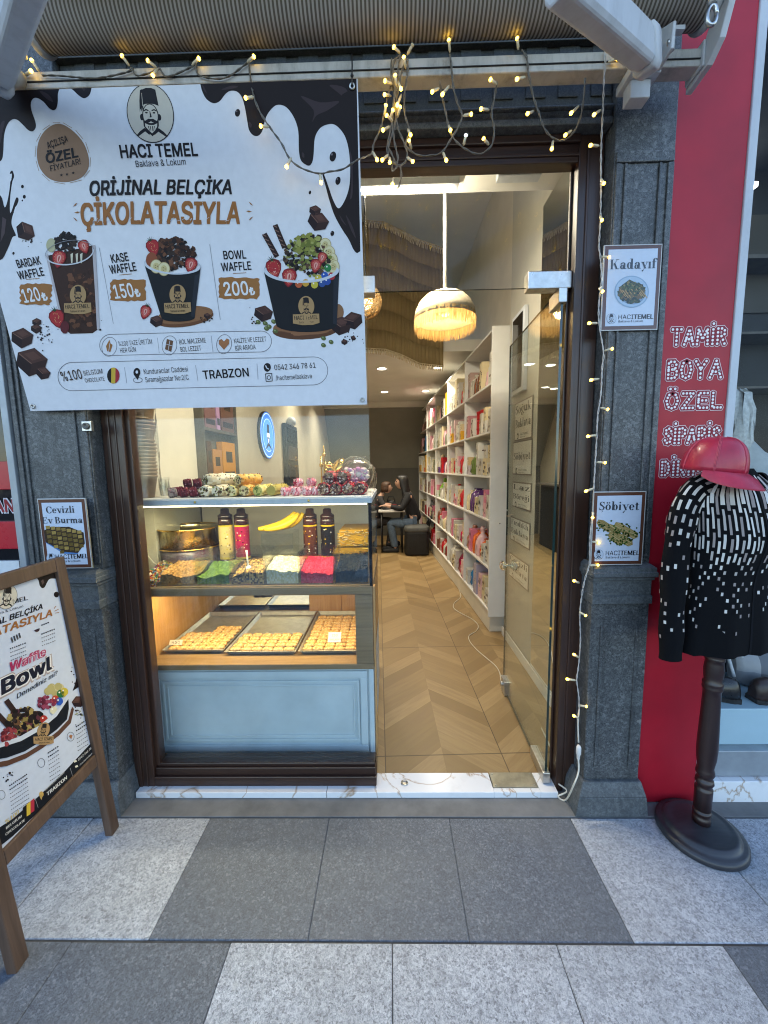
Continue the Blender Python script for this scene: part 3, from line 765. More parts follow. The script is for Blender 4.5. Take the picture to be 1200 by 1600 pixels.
t = thing('transom_window', 'clear glass pane above the open door below the dark wooden head', 'window', (.3, YG, zd))
mb = MB(); pane(mb, -.084, fx2-.002, zd, zh0+.02, YG); mb.build('glass', ['transom_glass', 'glass_edge'], t)
mb = MB(); a = P(825, 440, 1.655); b_ = P(904, 414, 1.655); mb.box((a.x, 1.652, zd-.012), (.741, YG+.03, zd+.055)); mb.build('fitting', 'steel', t, bevel=.003)
mb = MB(); mb.box((-.118, 1.652, zd-.012), (-.052, YG+.03, zd+.055)); mb.build('fitting', 'steel', t, bevel=.003)
# glass door swung open into the shop
hx, hy, fxx, fy = .700, 1.655, .728, 2.42
t = thing('glass_door', 'frameless glass door swung open into the shop with clear knobs', 'door', (hx, hy, .03))
dv = V3(fxx-hx, fy-hy, 0); dl = dv.length; dv.normalize(); dn = V3(dv.y, -dv.x, 0)
def DP(s_, n_, z): return V3(hx, hy, z)+dv*s_+dn*n_
mb = MB(); A = [(DP(0, 0, .04), DP(dl, 0, .04), DP(dl, 0, zd-.006), DP(0, 0, zd-.006)), (DP(dl, .01, .04), DP(0, .01, .04), DP(0, .01, zd-.006), DP(dl, .01, zd-.006))]
for q in A: mb.face(q)
mb.m = 1; f, k = A
mb.face([f[0], f[3], k[2], k[1]]); mb.face([f[1], k[0], k[3], f[2]]); mb.face([f[3], f[2], k[3], k[2]]); mb.face([f[0], k[1], k[0], f[1]])
mb.build('pane', ['door_glass', 'glass_edge'], t)
dm = Matrix(((dv.x, dn.x, 0, hx), (dv.y, dn.y, 0, hy), (0, 0, 1, 0), (0, 0, 0, 1)))
mb = MB(); mb.box((-.012, -.012, .032), (.17, .022, .085), dm); mb.build('fitting', 'steel', t, bevel=.003)
mb = MB(); mb.box((-.012, -.012, zd-.07), (.10, .022, zd-.012), dm); mb.build('fitting', 'steel', t, bevel=.003)
mb = MB(); mb.box((dl-.09, -.014, .033), (dl+.004, .024, .125), dm); mb.lathe([(.016, 0), (.016, .012), (.010, .014)], DP(dl-.04, -.014, .09), 16, Matrix.Rotation(rad(90), 3, 'Y') @ Matrix.Rotation(math.pi, 3, 'X'))
mb.build('lock', 'steel', t, bevel=.003)
zk = PX(790, 880, .725).z
for sg in (-1, 1):
    mb = MB(); c0 = DP(dl-.075, .005, zk)
    pr = [(.006, .006), (.012, .010), (.008, .016), (.020, .024), (.030, .036), (.030, .046), (.018, .056), (.0004, .06)]
    mm = Matrix((dv, V3(0, 0, 1), dn*sg)).transposed()
    mb.lathe(pr, c0, 20, mm); mb.build('knob', 'knob_glass', t)
# ================================================================ the shop's interior shell
def wall(name, label, mats, fn, loc, kind='thing'):
    mb = MB(); fn(mb); return tag(mb.build(name, mats, loc=loc), label, 'wall', kind=kind)
ZC, YC2 = 3.10, 2.46                        # front soffit
LX, RX, BY = -1.27, .985, 8.35
wall('plaster_wall', 'cream plaster side wall behind the showcase with the round lit emblem', 'cream_wall', lambda m: (m.box((LX-.1, 2.02, 0), (LX, 9, 4.3)), m.box((LX-.3, 1.742, 0), (LX-.16, 2.02, 4.3)), m.box((LX-.2, 2.02, 0), (LX-.1001, 2.10, 4.3))), (LX, 4, 0))
wall('plaster_wall', 'cream plaster side wall above and behind the white product shelves', 'cream_wall', lambda m: m.box((1.07, 2.6, 0), (1.17, 9, 4.3)), (1.1, 4, 0))
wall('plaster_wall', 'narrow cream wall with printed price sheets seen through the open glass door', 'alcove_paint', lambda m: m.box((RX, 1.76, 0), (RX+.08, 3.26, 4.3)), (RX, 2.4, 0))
wall('back_wall', 'dim back wall behind the seated people, dark below and sloping above', ['back_grey', 'dark_wall'],
     lambda m: (m.mat(1).box((-1.4, BY, 0), (1.3, BY+.1, 1.50)), m.mat(0).hexa([(-1.4, BY, 1.50), (1.3, BY, 1.50), (1.3, BY+.1, 1.50), (-1.4, BY+.1, 1.50)], [(-1.4, 7.55, 2.74), (1.3, 7.55, 2.74), (1.3, 7.65, 2.74), (-1.4, 7.65, 2.74)])), (0, BY, 0))
mb = MB(); mb.box((-1.3, 1.76, ZC), (1.05, YC2, ZC+.1)); tag(mb.build('soffit_ceiling', 'ceiling_paint'), None, kind='structure')
mb = MB(); mb.box((-1.4, 1.8, 4.25), (1.3, 9, 4.35)); tag(mb.build('upper_ceiling', 'ceiling_paint'), None, kind='structure')
YF = 4.35; ZM = 2.76
mb = MB(); mb.box((-1.27, YF+.04, ZM), (1.07, 7.70, ZM+.12)); mb.box((-1.27, 7.52, ZM-.10), (1.07, 7.60, ZM)); tag(mb.build('mezzanine_ceiling', 'ceiling_paint'), None, kind='structure')
mb = MB(); mb.box((RX-.012, 1.77, .10), (RX-.002, 2.60, ZC)); mb.build
tag(mb.build('wall_mirror', 'mirror', loc=(RX, 2.2, .1)), 'tall wall mirror beside the open glass door reflecting the shop', 'mirror')
# skirting
mb = MB(); mb.box((RX-.022, 2.0, .026), (RX-.0135, 3.27, .10)); tag(mb.build('skirting', 'shelf_white'), None, kind='structure')

# hanging jute fascia with fringe on both edges
t = thing('jute_drape', 'brown woven jute drape with cream fringe hanging across the mezzanine front', 'drape', (-.2, YF, 2.5))
tp = [(-560, 330), (380, 330), (566, 347), (600, 350), (625, 362), (655, 378), (693, 391)]
bt = [(-560, 545), (380, 545), (577, 546), (604, 548), (630, 556), (660, 570), (691, 574)]
n = 40
def along(pl, f):
    i = min(int(f*(len(pl)-1)), len(pl)-2); g = f*(len(pl)-1)-i
    return (pl[i][0]+(pl[i+1][0]-pl[i][0])*g, pl[i][1]+(pl[i+1][1]-pl[i][1])*g)
T_ = [P(*along(tp, i/n), YF) for i in range(n+1)]; B_ = [P(*along(bt, i/n), YF) for i in range(n+1)]
for i in range(n+1): B_[i] = V3(T_[i].x, B_[i].y, B_[i].z)
mb = MB()
for i in range(n):
    k = 6
    for j in range(k):
        def q(ii, jj): p = T_[ii].lerp(B_[ii], jj/k); return V3(p.x, YF+.006*math.sin(ii*.7), p.z)
        mb.face([q(i, j), q(i, j+1), q(i+1, j+1), q(i+1, j)], True)
o = mb.build('cloth', 'jute', t); sm = o.modifiers.new('thick', 'SOLIDIFY'); sm.thickness = .012
mb = MB()
for L, sg in ((T_, 1), (B_, 1)):
    for i in range(n):
        for h in range(2):
            p = L[i].lerp(L[i+1], h/2)
            if p.x < -.55: continue
            zl = .06 if L is T_ else .05
            mb.tube([p+V3(0, -.02, .01), p+V3(.004, -.022, -zl*.35), p+V3(random.uniform(-.01, .01), -.024, -zl)], [.004, .007, .004], 5)
    mb.tube([p+V3(0, -.015, .012) for p in L], .004, 6)
mb.build('fringe', 'fringe_cream', t)

# ---------------------------------------------------------------- lamps
LK = .45
def area(name, loc, size, power, col, parent=None, rot=(0, 0, 0), shape='DISK', spread=None, sy=None):
    l = bpy.data.lights.new(name, 'AREA'); l.energy = power*LK; l.color = col; l.shape = shape; l.size = size
    if sy: l.size_y = sy
    if spread: l.spread = spread
    o = bpy.data.objects.new(name, l); COL.objects.link(o); o.rotation_euler = rot
    if parent is not None: o.parent = parent; o.location = Vector(loc)-wl(parent)
    else: o.location = loc
    return o
def point(name, loc, r, power, col, parent=None):
    l = bpy.data.lights.new(name, 'POINT'); l.energy = power*LK; l.color = col; l.shadow_soft_size = r
    o = bpy.data.objects.new(name, l); COL.objects.link(o)
    if parent is not None: o.parent = parent; o.location = Vector(loc)-wl(parent)
    else: o.location = loc
    return o
WARM = (1.0, .83, .55); WARM2 = (1.0, .70, .34); NEUT = (1.0, .90, .70)
# track light under the soffit
Yt = 2.28; a = P(560, 273, Yt); b_ = P(902, 266, Yt); zt_ = a.z
t = thing('track_light', 'white linear spotlight with a row of bright diodes on a black ceiling track', 'track light', (0, Yt, zt_))
mb = MB(); mb.box((-.9, Yt-.018, zt_), (b_.x, Yt+.018, ZC-.001)); mb.build('track', 'black_plastic', t, bevel=.002)
l0, l1 = P(430, 296, Yt), P(716, 296, Yt); zl = l1.z
mb = MB(); mb.box((l0.x, Yt-.03, zl+.012), (l1.x, Yt+.03, zl+.055)); mb.build('bar', 'white_paint', t, bevel=.003)
mb = MB(); mb.box((l1.x-.01, Yt-.035, zl+.05), (l1.x+.035, Yt+.035, zt_+.002)); mb.build('adapter', 'white_paint', t, bevel=.003)
mb = MB(); mb.box((.60, Yt-.03, zt_-.045), (.83, Yt+.03, zt_+.004)); mb.build('driver_box', 'alu', t, bevel=.003)
x = l0.x+.02
while x < l1.x-.01:
    mb = MB(); mb.lathe([(.009, .0), (.0145, -.014)], (x, Yt, zl+.0125), 10); mb.lathe([(.0145, -.0141), (.0003, -.0143)], (x, Yt, zl+.0125), 10); mb.build('diode', 'led_white', t); x += .036
area('spot', ((l0.x+l1.x)/2, Yt, zl-.01), .7, 32, NEUT, t, shape='RECTANGLE', sy=.05)
point('added_fill', (.15, 2.40, 2.95), .10, 14, NEUT, t)  # added point light without a fitting, brightens soffit, drape and upper walls
# pendant with raffia fringe
Yp = 2.62; c0 = P(695, 500, Yp); zr = P(695, 501, Yp).z; R0 = abs(P(742, 514, Yp).x-P(648, 514, Yp).x)/2
ztop = P(695, 458, Yp).z; zb = P(695, 518, Yp).z
t = thing('pendant_lamp', 'domed fabric pendant lamp with glowing raffia fringe over the doorway', 'pendant lamp', (c0.x, Yp, ztop))
H = ztop-zr
mb = MB(); pr = [(R0*.08, ztop), (R0*.38, ztop-H*.05), (R0*.64, ztop-H*.17), (R0*.83, ztop-H*.38), (R0*.95, ztop-H*.66), (R0, zr+H*.02)]
mb.lathe(pr, (c0.x, Yp, 0), 40, None, False); o = mb.build('lamp_shade', 'shade_cloth', t); sm = o.modifiers.new('thick', 'SOLIDIFY'); sm.thickness = .005
mb = MB(); mb.c = (1, 1, 1, 1)
for i in range(150):
    a = i/150*6.283; rr = R0*(1.005+random.uniform(-.01, .015)); d = V3(math.cos(a), math.sin(a), 0); s_ = d.cross(V3(0, 0, 1))*(R0*.026)
    ln = (zr-zb)+random.uniform(-.012, .008)
    p0 = V3(c0.x, Yp, zr+H*.16)+d*rr; p1 = V3(c0.x, Yp, zr-ln*.3)+d*rr*1.01; p2 = V3(c0.x, Yp, zr-ln)+d*rr*random.uniform(.96, 1.02)
    mb.face([p0-s_, p0+s_, p1+s_*.9, p1-s_*.9]); mb.face([p1-s_*.9, p1+s_*.9, p2+s_*.3, p2-s_*.5])
mb.build('fringe', 'raffia', t)
mb = MB(); mb.tube([(c0.x, Yp, ztop-.005), (c0.x, Yp, 4.25)], .012, 8); mb.lathe([(.035, ztop-.006), (.025, ztop+.012), (.014, ztop+.03)], (c0.x, Yp, 0), 16); mb.build('cord', 'shelf_white', t)
mb = MB(); mb.ball((c0.x, Yp, zr+H*.42), .045); mb.build('bulb', 'lamp_glow', t)
point('lamp', (c0.x, Yp, zr+H*.22), .05, 8, WARM2, t)
# round wicker ball lamp
Yw = 3.1; c0 = P(572, 472, Yw); Rw = abs(P(590, 472, Yw).x-c0.x)+.03
t = thing('wicker_lamp', 'round woven wicker ball lamp glowing beside the banner edge', 'pendant lamp', tuple(c0))
mb = MB()
for k in range(46):
    ax = V3(random.gauss(0, 1), random.gauss(0, 1), random.gauss(0, 1)).normalized(); u_ = ax.orthogonal().normalized(); w_ = ax.cross(u_)
    h = random.uniform(-.6, .6); rr = Rw*math.sqrt(1-h*h)
    mb.tube([c0+ax*(h*Rw)+(u_*math.cos(q*.2618)+w_*math.sin(q*.2618))*rr for q in range(25)], .0042, 4, False)
mb.build('lamp_shade', 'raffia', t)
mb = MB(); mb.ball(c0, .05); mb.build('bulb', 'lamp_glow', t)
mb = MB(); mb.tube([c0+V3(0, 0, Rw), (c0.x, Yw, 4.25)], .004, 6); mb.build('cord', 'black_plastic', t)
point('lamp', tuple(c0), .06, 3, WARM2, t)
# downlights in the mezzanine ceiling and beyond
dl_proto = None
for i, (x, y) in enumerate([(-.09, 5.05), (-.08, 6.55), (.62, 5.05), (.60, 6.55), (-.78, 5.05), (-.76, 6.55)]):
    lab = ['round downlight in the ceiling just behind the jute drape, over the aisle', 'round downlight deeper in the shop ceiling, over the seated people', 'round downlight near the top of the white shelves just behind the drape',
           'round downlight near the far end of the white shelves', 'round downlight above the counter just behind the drape', 'round downlight above the far end of the counter'][i]
    if dl_proto is None:
        t = dl_proto = thing('ceiling_downlight', lab, 'downlight', (x, y, ZM), 'round downlights in the shop ceiling')
        mb = MB(); mb.lathe([(.075, 0), (.075, -.004), (.055, -.006)], (x, y, ZM), 28, None, False); mb.build('trim', 'shelf_white', t)
        mb = MB(); mb.lathe([(.055, -.0055), (.0004, -.0055)], (x, y, ZM), 24, None, False); mb.build('diffuser', 'downlight_glow', t)
    else: t = dup(dl_proto, (x, y, ZM), lab)
    area('lamp', (x, y, ZM-.02), .10, (4.5 if y < 6 else 3.0), NEUT, t, spread=rad(130))
# the tall front part of the shop is brightened by the added fill point
# dark framed panel above the price sheets
XW = RX-.002
t = thing('wall_screen', 'dark blank screen in a pale frame high on the wall above the price sheets', 'screen', (XW, 2.95, 2.3))
q0, q1 = PX(804, 620, XW), PX(826, 498, XW)
mb = MB(); mb.box((XW-.03, q1.y, q0.z), (XW, q0.y, 2.62)); mb.build('casing', 'alu', t, bevel=.004)
mb = MB(); mb.box((XW-.034, q1.y+.03, q0.z+.03), (XW-.0305, q0.y-.03, 2.59)); mb.build('display', 'black_gloss', t)
# ================================================================ the sweets showcase behind the window
SX0, SX1, SY0, SY1 = -1.245, -.095, 1.80, 2.52
Z0, Z1, Z2, Z3, Z4 = .518, .897, .937, 1.340, 1.372
t = thing('sweets_showcase', 'glass and oak sweets showcase with a pale blue panelled base', 'showcase', (-.67, 2.1, .03))
mb = MB(); mb.box((SX0, SY0+.006, .06), (SX1, SY1, Z0)); mb.box((SX0+.02, SY0+.05, .026), (SX1-.03, SY1, .06))
# raised mouldings of the front panel
ax0, ax1, az0, az1 = SX0+.08, SX1-.075, .13, .455
def ringbox(mb, x0, x1, z0, z1, w, y0, y1):
    mb.box((x0, y0, z0), (x1, y1, z0+w)); mb.box((x0, y0, z1-w), (x1, y1, z1)); mb.box((x0, y0, z0+w), (x0+w, y1, z1-w)); mb.box((x1-w, y0, z0+w), (x1, y1, z1-w))
ringbox(mb, ax0-.045, ax1+.04, az0-.055, az1+.05, .035, SY0-.006, SY0+.0065)
ringbox(mb, ax0, ax1, az0, az1, .012, SY0-.004, SY0+.0065); ringbox(mb, ax0+.024, ax1-.024, az0+.024, az1-.024, .008, SY0-.001, SY0+.0065)
mb.box((SX1-.026, SY0-.008, .06), (SX1-.001, SY0+.0055, Z0-.002))
mb.build('base_cabinet', 'blue_panel', t, bevel=.003)
mb = MB()
mb.box((SX0-.01, SY0-.012, Z0), (SX1+.002, SY1, Z0+.028))
mb.box((SX0-.01, SY0-.012, Z1), (SX1+.002, SY1, Z2)); mb.build('shelf_board', 'weathered_oak', t, bevel=.003)
mb = MB(); mb.box((SX0, SY0-.01, Z0+.0285), (SX0+.05, SY0+.02, Z1-.0005)); mb.build('stile', 'weathered_oak', t, bevel=.002)
mb = MB(); mb.box((SX1-.085, SY0-.01, Z0+.0285), (SX1, SY0+.02, Z1-.0005))
mb.build('stile', 'weathered_oak', t, bevel=.002)
mb = MB(); mb.box((SX0, SY0+.021, Z0+.0285), (SX0+.018, SY1, Z1-.0005)); mb.build('inner_panel', 'oak_up', t, bevel=.001)
mb = MB(); mb.box((SX1-.018, SY0+.021, Z0+.0285), (SX1, SY1, Z1-.0005))
mb.box((-.56, SY1-.02, Z0+.0285), (SX1-.0185, SY1, Z1-.0005)); mb.box((-.35, SY1-.026, Z0+.0285), (-.344, SY1-.0195, Z1-.0005)); mb.build('inner_panel', 'oak_up', t, bevel=.001)
mb = MB(); mb.box((SX0+.0185, SY1-.018, Z0+.0285), (-.562, SY1-.002, Z1-.0005)); mb.build('back_mirror', 'mirror', t)
mb = MB(); mb.face([(SX0+.05, SY0-.002, Z0+.029), (SX1-.085, SY0-.002, Z0+.029), (SX1-.085, SY0-.002, Z1), (SX0+.05, SY0-.002, Z1)]); mb.build('lower_glass', 'acrylic', t)
mb = MB(); pane(mb, SX0, SX1, Z2+.001, Z3-.001, SY0, .006)
mb.m = 0; mb.face([(SX1, SY0+.007, Z2), (SX1, SY1-.02, Z2), (SX1, SY1-.02, Z3), (SX1, SY0+.007, Z3)]); mb.face([(SX0, SY0+.007, Z2), (SX0, SY1-.02, Z2), (SX0, SY1-.02, Z3), (SX0, SY0+.007, Z3)])
mb.build('upper_glass', ['acrylic', 'glass_edge'], t)
mb = MB(); mb.box((SX1-.012, SY0-.003, Z2+.0005), (SX1+.003, SY0+.009, Z3-.0005)); mb.build('corner_post', 'black_gloss', t)
mb = MB(); mb.box((SX1+.0035, SY0-.012, .06), (SX1+.012, SY0+.03, Z2)); mb.build('corner_trim', 'oak_up', t, bevel=.001)
mb = MB(); mb.box((SX0+.007, SY1-.04, Z2+.0005), (SX1-.007, SY1-.024, Z3-.0005)); mb.build('back_panel', 'cream_wall', t)
mb = MB(); mb.box((SX0-.01, SY0-.022, Z3), (SX1+.006, SY1, Z4-.006)); mb.build('top_board', 'alu', t, bevel=.002)
mb = MB(); mb.box((SX0+.04, SY0-.012, Z4-.0055), (SX1-.0, SY1-.03, Z4)); mb.build('display_tray', 'shelf_white', t, bevel=.002)
mb = MB(); mb.box((SX0+.02, SY0+.012, Z3-.009), (SX1-.02, SY0+.020, Z3-.0005)); mb.build('light_strip', 'led_warm', t)
area('lamp', ((SX0+SX1)/2, SY0+.06, Z3-.014), 1.0, 7.5, (1, .86, .52), t, shape='RECTANGLE', sy=.04)
mb = MB(); mb.box((SX0+.06, SY0+.03, Z1-.008), (SX1-.09, SY0+.038, Z1-.0008)); mb.build('light_strip', 'led_warm', t)
area('lamp', ((SX0+SX1)/2, SY0+.10, Z1-.012), 1.0, 6.0, (1, .72, .32), t, shape='RECTANGLE', sy=.04)
for px in (304, 482):
    p = P(px, 781, SY0-.024); mb = MB(); mb.ball((p.x, SY0-.024, (Z3+Z4)/2), .006, 8, 6, (1, .5, 1)); mb.build('stud', 'gold', t)

# ---- baking trays of pastry in the lower case
def tray(name, label, x0, x1, y0, y1, z, h=.022):
    mb = MB(); g = .018
    o = [(x0, y0), (x1, y0), (x1, y1), (x0, y1)]; i = [(x0+g, y0+g), (x1-g, y0+g), (x1-g, y1-g), (x0+g, y1-g)]; w = .003
    inn = [(x0+w, y0+w), (x1-w, y0+w), (x1-w, y1-w), (x0+w, y1-w)]
    i2 = [(x0+g, y0+g), (x1-g, y0+g), (x1-g, y1-g), (x0+g, y1-g)]
    R_ = lambda q, zz: [V3(a, b, zz) for a, b in q]
    mb.loft([R_(i, z), R_(o, z+h), R_(inn, z+h+.001), R_(i2, z+.003)], True, True, False)
    return tag(mb.build(name, 'tray_metal', loc=((x0+x1)/2, (y0+y1)/2, z), bevel=.001), label, 'baking tray', 'baking trays of pastry in the lower case')
zt0 = Z0+.0295
trays = [(-1.215, -.885, 1.90, 2.44), (-.875, -.50, 1.88, 2.44), (-.49, -.125, 1.88, 2.44)]
for (x0, x1, y0, y1), lab in zip(trays, ['half empty metal tray of rolled pastry beside the oak side panel', 'half empty metal tray of rolled pastry between two other trays', 'metal tray completely filled with golden rolled pastry']):
    tray('baking_tray', lab, x0, x1, y0, y1, zt0)
def pastry_mesh(seed):
    r = random.Random(seed); mb = MB(); n = 14; rings = []
    for i in range(11):
        x = -.029+.058*i/10; k = 1-.55*abs(i/5-1)**4
        ring = []
        for j in range(n):
            a = j/n*6.283; q = 1+.13*math.sin(i*2.4+seed)+r.uniform(-.07, .07)
            ring.append(V3(x+r.uniform(-.001, .001), .0165*k*q*math.cos(a), .011+max(-.0105, .0135*k*q*math.sin(a))))
        rings.append(ring)
    R2 = [[mb.bm.verts.new(p) for p in q] for q in rings]
    for a, b in zip(R2, R2[1:]):
        for j in range(n):
            zc = (a[j].co.z+b[j].co.z)/2
            base = (.64, .41, .17) if r.random() < .7 else (.52, .29, .09)
            if r.random() < .15: base = (.74, .55, .28)
            mb.c = (base[0], base[1], base[2], 1); mb._f([a[j], a[(j+1) % n], b[(j+1) % n], b[j]], True)
    mb.c = (.25, .22, .06, 1); mb._f(list(reversed(R2[0]))); mb._f(R2[-1])
    bmesh.ops.recalc_face_normals(mb.bm, faces=mb.bm.faces)
    return mb
protos = []
def pastry(x, y, z, rot, label, group, k):
    while len(protos) < 4:
        o = pastry_mesh(len(protos)+3).build('pastry', 'candy', loc=(0, 0, 0)); protos.append([o, False])
    pr = protos[k % 4]
    if not pr[1]: o = pr[0]; pr[1] = True
    else: o = pr[0].copy(); COL.objects.link(o)
    o.location = (x, y, z); o.rotation_euler = (0, 0, rot); tag(o, label, 'pastry', group)
k = 0
for ti, ((x0, x1, y0, y1), ny, lab) in enumerate(zip(trays, (7, 5, 11), ('golden rolled pastry in the tray beside the oak side panel', 'golden rolled pastry in the tray between two other trays', 'golden rolled pastry in the completely filled tray'))):
    for r_ in range(ny):
        nx = 6
        for c_ in range(nx):
            if ti == 0 and r_ >= 5 and c_ < 3: continue
            x = x0+.046+c_*(x1-x0-.092)/(nx-1)+random.uniform(-.003, .003); y = y0+.036+r_*.0425+random.uniform(-.004, .004)
            pastry(x, y, zt0+.0035, random.uniform(-.12, .12)+(.5 if ti == 0 else 0), lab, lab.replace('golden rolled pastry', 'pastries'), k); k += 1
def card(name, label, c, w, h, tilt, lines, yaw=0):
    """a small written card standing in the pastry"""
    o = Vector(c); ey = V3(0, math.sin(tilt), math.cos(tilt)); ex = V3(math.cos(yaw), math.sin(yaw), 0); n = ex.cross(ey)
    n = -n if n.y > 0 else n
    a = Art(o, ex, ey, n); a.upoly([(-w/2, 0), (w/2, 0), (w/2, h), (-w/2, h)], '#ece6d8', 0)
    mb = MB()
    for tx, y, hh, wd in lines:
        ps, ww = text_polys(tx, .01); kx = wd/ww
        for p in ps: a.upoly([(x*kx-wd/2, y+yy*hh) for x, yy in p], '#2a2622', 1)
    a.mesh(mb)
    b4 = [o-ex*w/2-n*.001, o+ex*w/2-n*.001, o+ex*w/2+ey*h-n*.001, o-ex*w/2+ey*h-n*.001]; mb.c = rgba('#d8d2c4'); mb.face(list(reversed(b4)))
    return tag(mb.build(name, 'paper_print', loc=tuple(c)), label, 'price card')
card('price_card', 'small white price card lying on the fully filled tray', (-.315, 1.965, zt0+.028), .07, .055, .75, [('250', .032, .012, .03), ('BAKLAVA', .01, .009, .05)])
card('price_card', 'small white price card reading 450 beside the oak side panel', (-1.165, 1.945, zt0+.030), .07, .026, .5, [('450', .006, .014, .045)])

# ---- acrylic bins with toppings
def acrylic_box(name, label, x0, x1, y0, y1, z0, z1, group=None):
    mb = MB(); w = .0025
    for a, b in (((x0, y0, z0), (x1, y0+w, z1-.004)), ((x0, y1-w, z0), (x1, y1, z1)), ((x0, y0+w, z0), (x0+w, y1-w, z1)), ((x1-w, y0+w, z0), (x1, y1-w, z1)), ((x0+w, y0+w, z0), (x1-w, y1-w, z0+w))): mb.box(a, b)
    return tag(mb.build(name, 'acrylic', loc=((x0+x1)/2, (y0+y1)/2, z0)), label, 'bin', group)
def heap(name, label, x0, x1, y0, y1, z0, zf, zb, cols, grain, n, bumps=.006):
    mb = MB(); nx, ny = 22, 16; H_ = {}
    for i in range(nx+1):
        for j in range(ny+1):
            f = j/ny; H_[i, j] = zf+(zb-zf)*f+.022*math.sin(i/nx*2.6+.4+x0*9)*math.sin(f*2.4+.5)+.004*math.sin(i*.4+x0*50)*math.cos(j*.5)+random.uniform(-bumps, bumps)*.6
    q = lambda i, j: V3(x0+(x1-x0)*i/nx, y0+(y1-y0)*j/ny, H_[i, j])
    for i in range(nx):
        for j in range(ny):
            mb.col(random.choice(cols)); mb.face([q(i, j), q(i+1, j), q(i+1, j+1), q(i, j+1)], True)
        mb.col(random.choice(cols))
        for h in range(6):
            mb.col(random.choice(cols)); a, b = q(i, 0), q(i+1, 0)
            mb.face([(a.x, y0, z0+(a.z-z0)*h/6), (b.x, y0, z0+(b.z-z0)*h/6), (b.x, y0, z0+(b.z-z0)*(h+1)/6), (a.x, y0, z0+(a.z-z0)*(h+1)/6)])
    for i in range(n):
        u, v = random.random(), random.random()**1.3; i_, j_ = int(u*nx*.999), int(v*ny*.999)
        g = grain*random.uniform(.6, 1.2); mb.col(random.choice(cols)); c = V3(x0+g+(x1-x0-2*g)*u, y0+g+(y1-y0-2*g)*v, H_[i_, j_]+g*.3)
        mm = Matrix.Translation(c) @ Matrix.Rotation(random.random()*6, 4, 'Z') @ Matrix.Rotation(random.random()*6, 4, 'X')
        mb.box((-g*.6, -g*.45, -g*.4), (g*.6, g*.45, g*.4), mm)
    o = mb.build(name, 'sugar', loc=((x0+x1)/2, (y0+y1)/2, z0)); return tag(o, label, 'topping', kind='stuff')
zb0 = Z2+.001; by0, by1 = 1.835, 2.03
bx = [P(q, 905, by0).x for q in (249, 305, 359.5, 414, 468, 522, 577)]
ztop = P(400, 864, by0).z
bins = [('crushed peanuts', 'tan', ['#b98a4c', '#a87a40', '#c89a5c', '#8f6c40'], .003, 300), ('ground pistachio', 'green', ['#5d7a2c', '#4c6a26', '#6f8a3a', '#556f30'], .0015, 200),
        ('chopped hazelnuts', 'brown speckled', ['#b9904c', '#8a6a3a', '#d0aa62', '#4a3a2a'], .0045, 420), ('grated coconut', 'cream white', ['#ddd2ac', '#e6dcbc', '#d2c69c', '#e9e2cc'], .0025, 400),
        ('pink sugar granules', 'bright pink', ['#c8203c', '#d63048', '#b81c36', '#e04058'], .002, 300), ('dark chocolate flakes', 'nearly black', ['#1c2028', '#242a34', '#141820', '#3a3634'], .0045, 420)]
for i, (nm, cw, cols, g, n) in enumerate(bins):
    x0, x1 = bx[i]+.003, bx[i+1]-.003
    acrylic_box('topping_bin', 'clear acrylic bin holding the %s %s' % (cw, nm), x0, x1, by0, by1, zb0, ztop, 'acrylic topping bins in the showcase')
    f = [.075, .068, .07, .085, .085, .10][i]
    heap('topping_heap', '%s heap of %s in its acrylic bin' % (cw, nm), x0+.004, x1-.004, by0+.004, by1-.004, zb0+.004, zb0+f*.72, zb0+f+.012, cols, g, n)
cc = ['#2f7a4a', '#c0602c', '#d8b23c', '#2f5f9c', '#a8302c', '#e8ddc8', '#5a3a2a']
heap('candy_heap', 'colourful sugar coated candies heaped at the end of the showcase', SX0+.012, bx[0]-.004, by0-.015, by1, zb0, zb0+.03, zb0+.075, cc, .008, 170, .008)
# scoop in the hazelnuts
p = P(388, 884, 1.90); mb = MB(); mb.tube([p+V3(.0, 0, -.01), p+V3(-.012, .02, .05), p+V3(-.014, .025, .075)], [.006, .0045, .006], 8); mb.tube([p+V3(.014, -.02, -.032), p+V3(0, 0, -.005)], [.020, .013], 10)
tag(mb.build('scoop', 'shelf_white', loc=tuple(p)), 'small white plastic scoop stuck in the chopped hazelnuts', 'scoop')
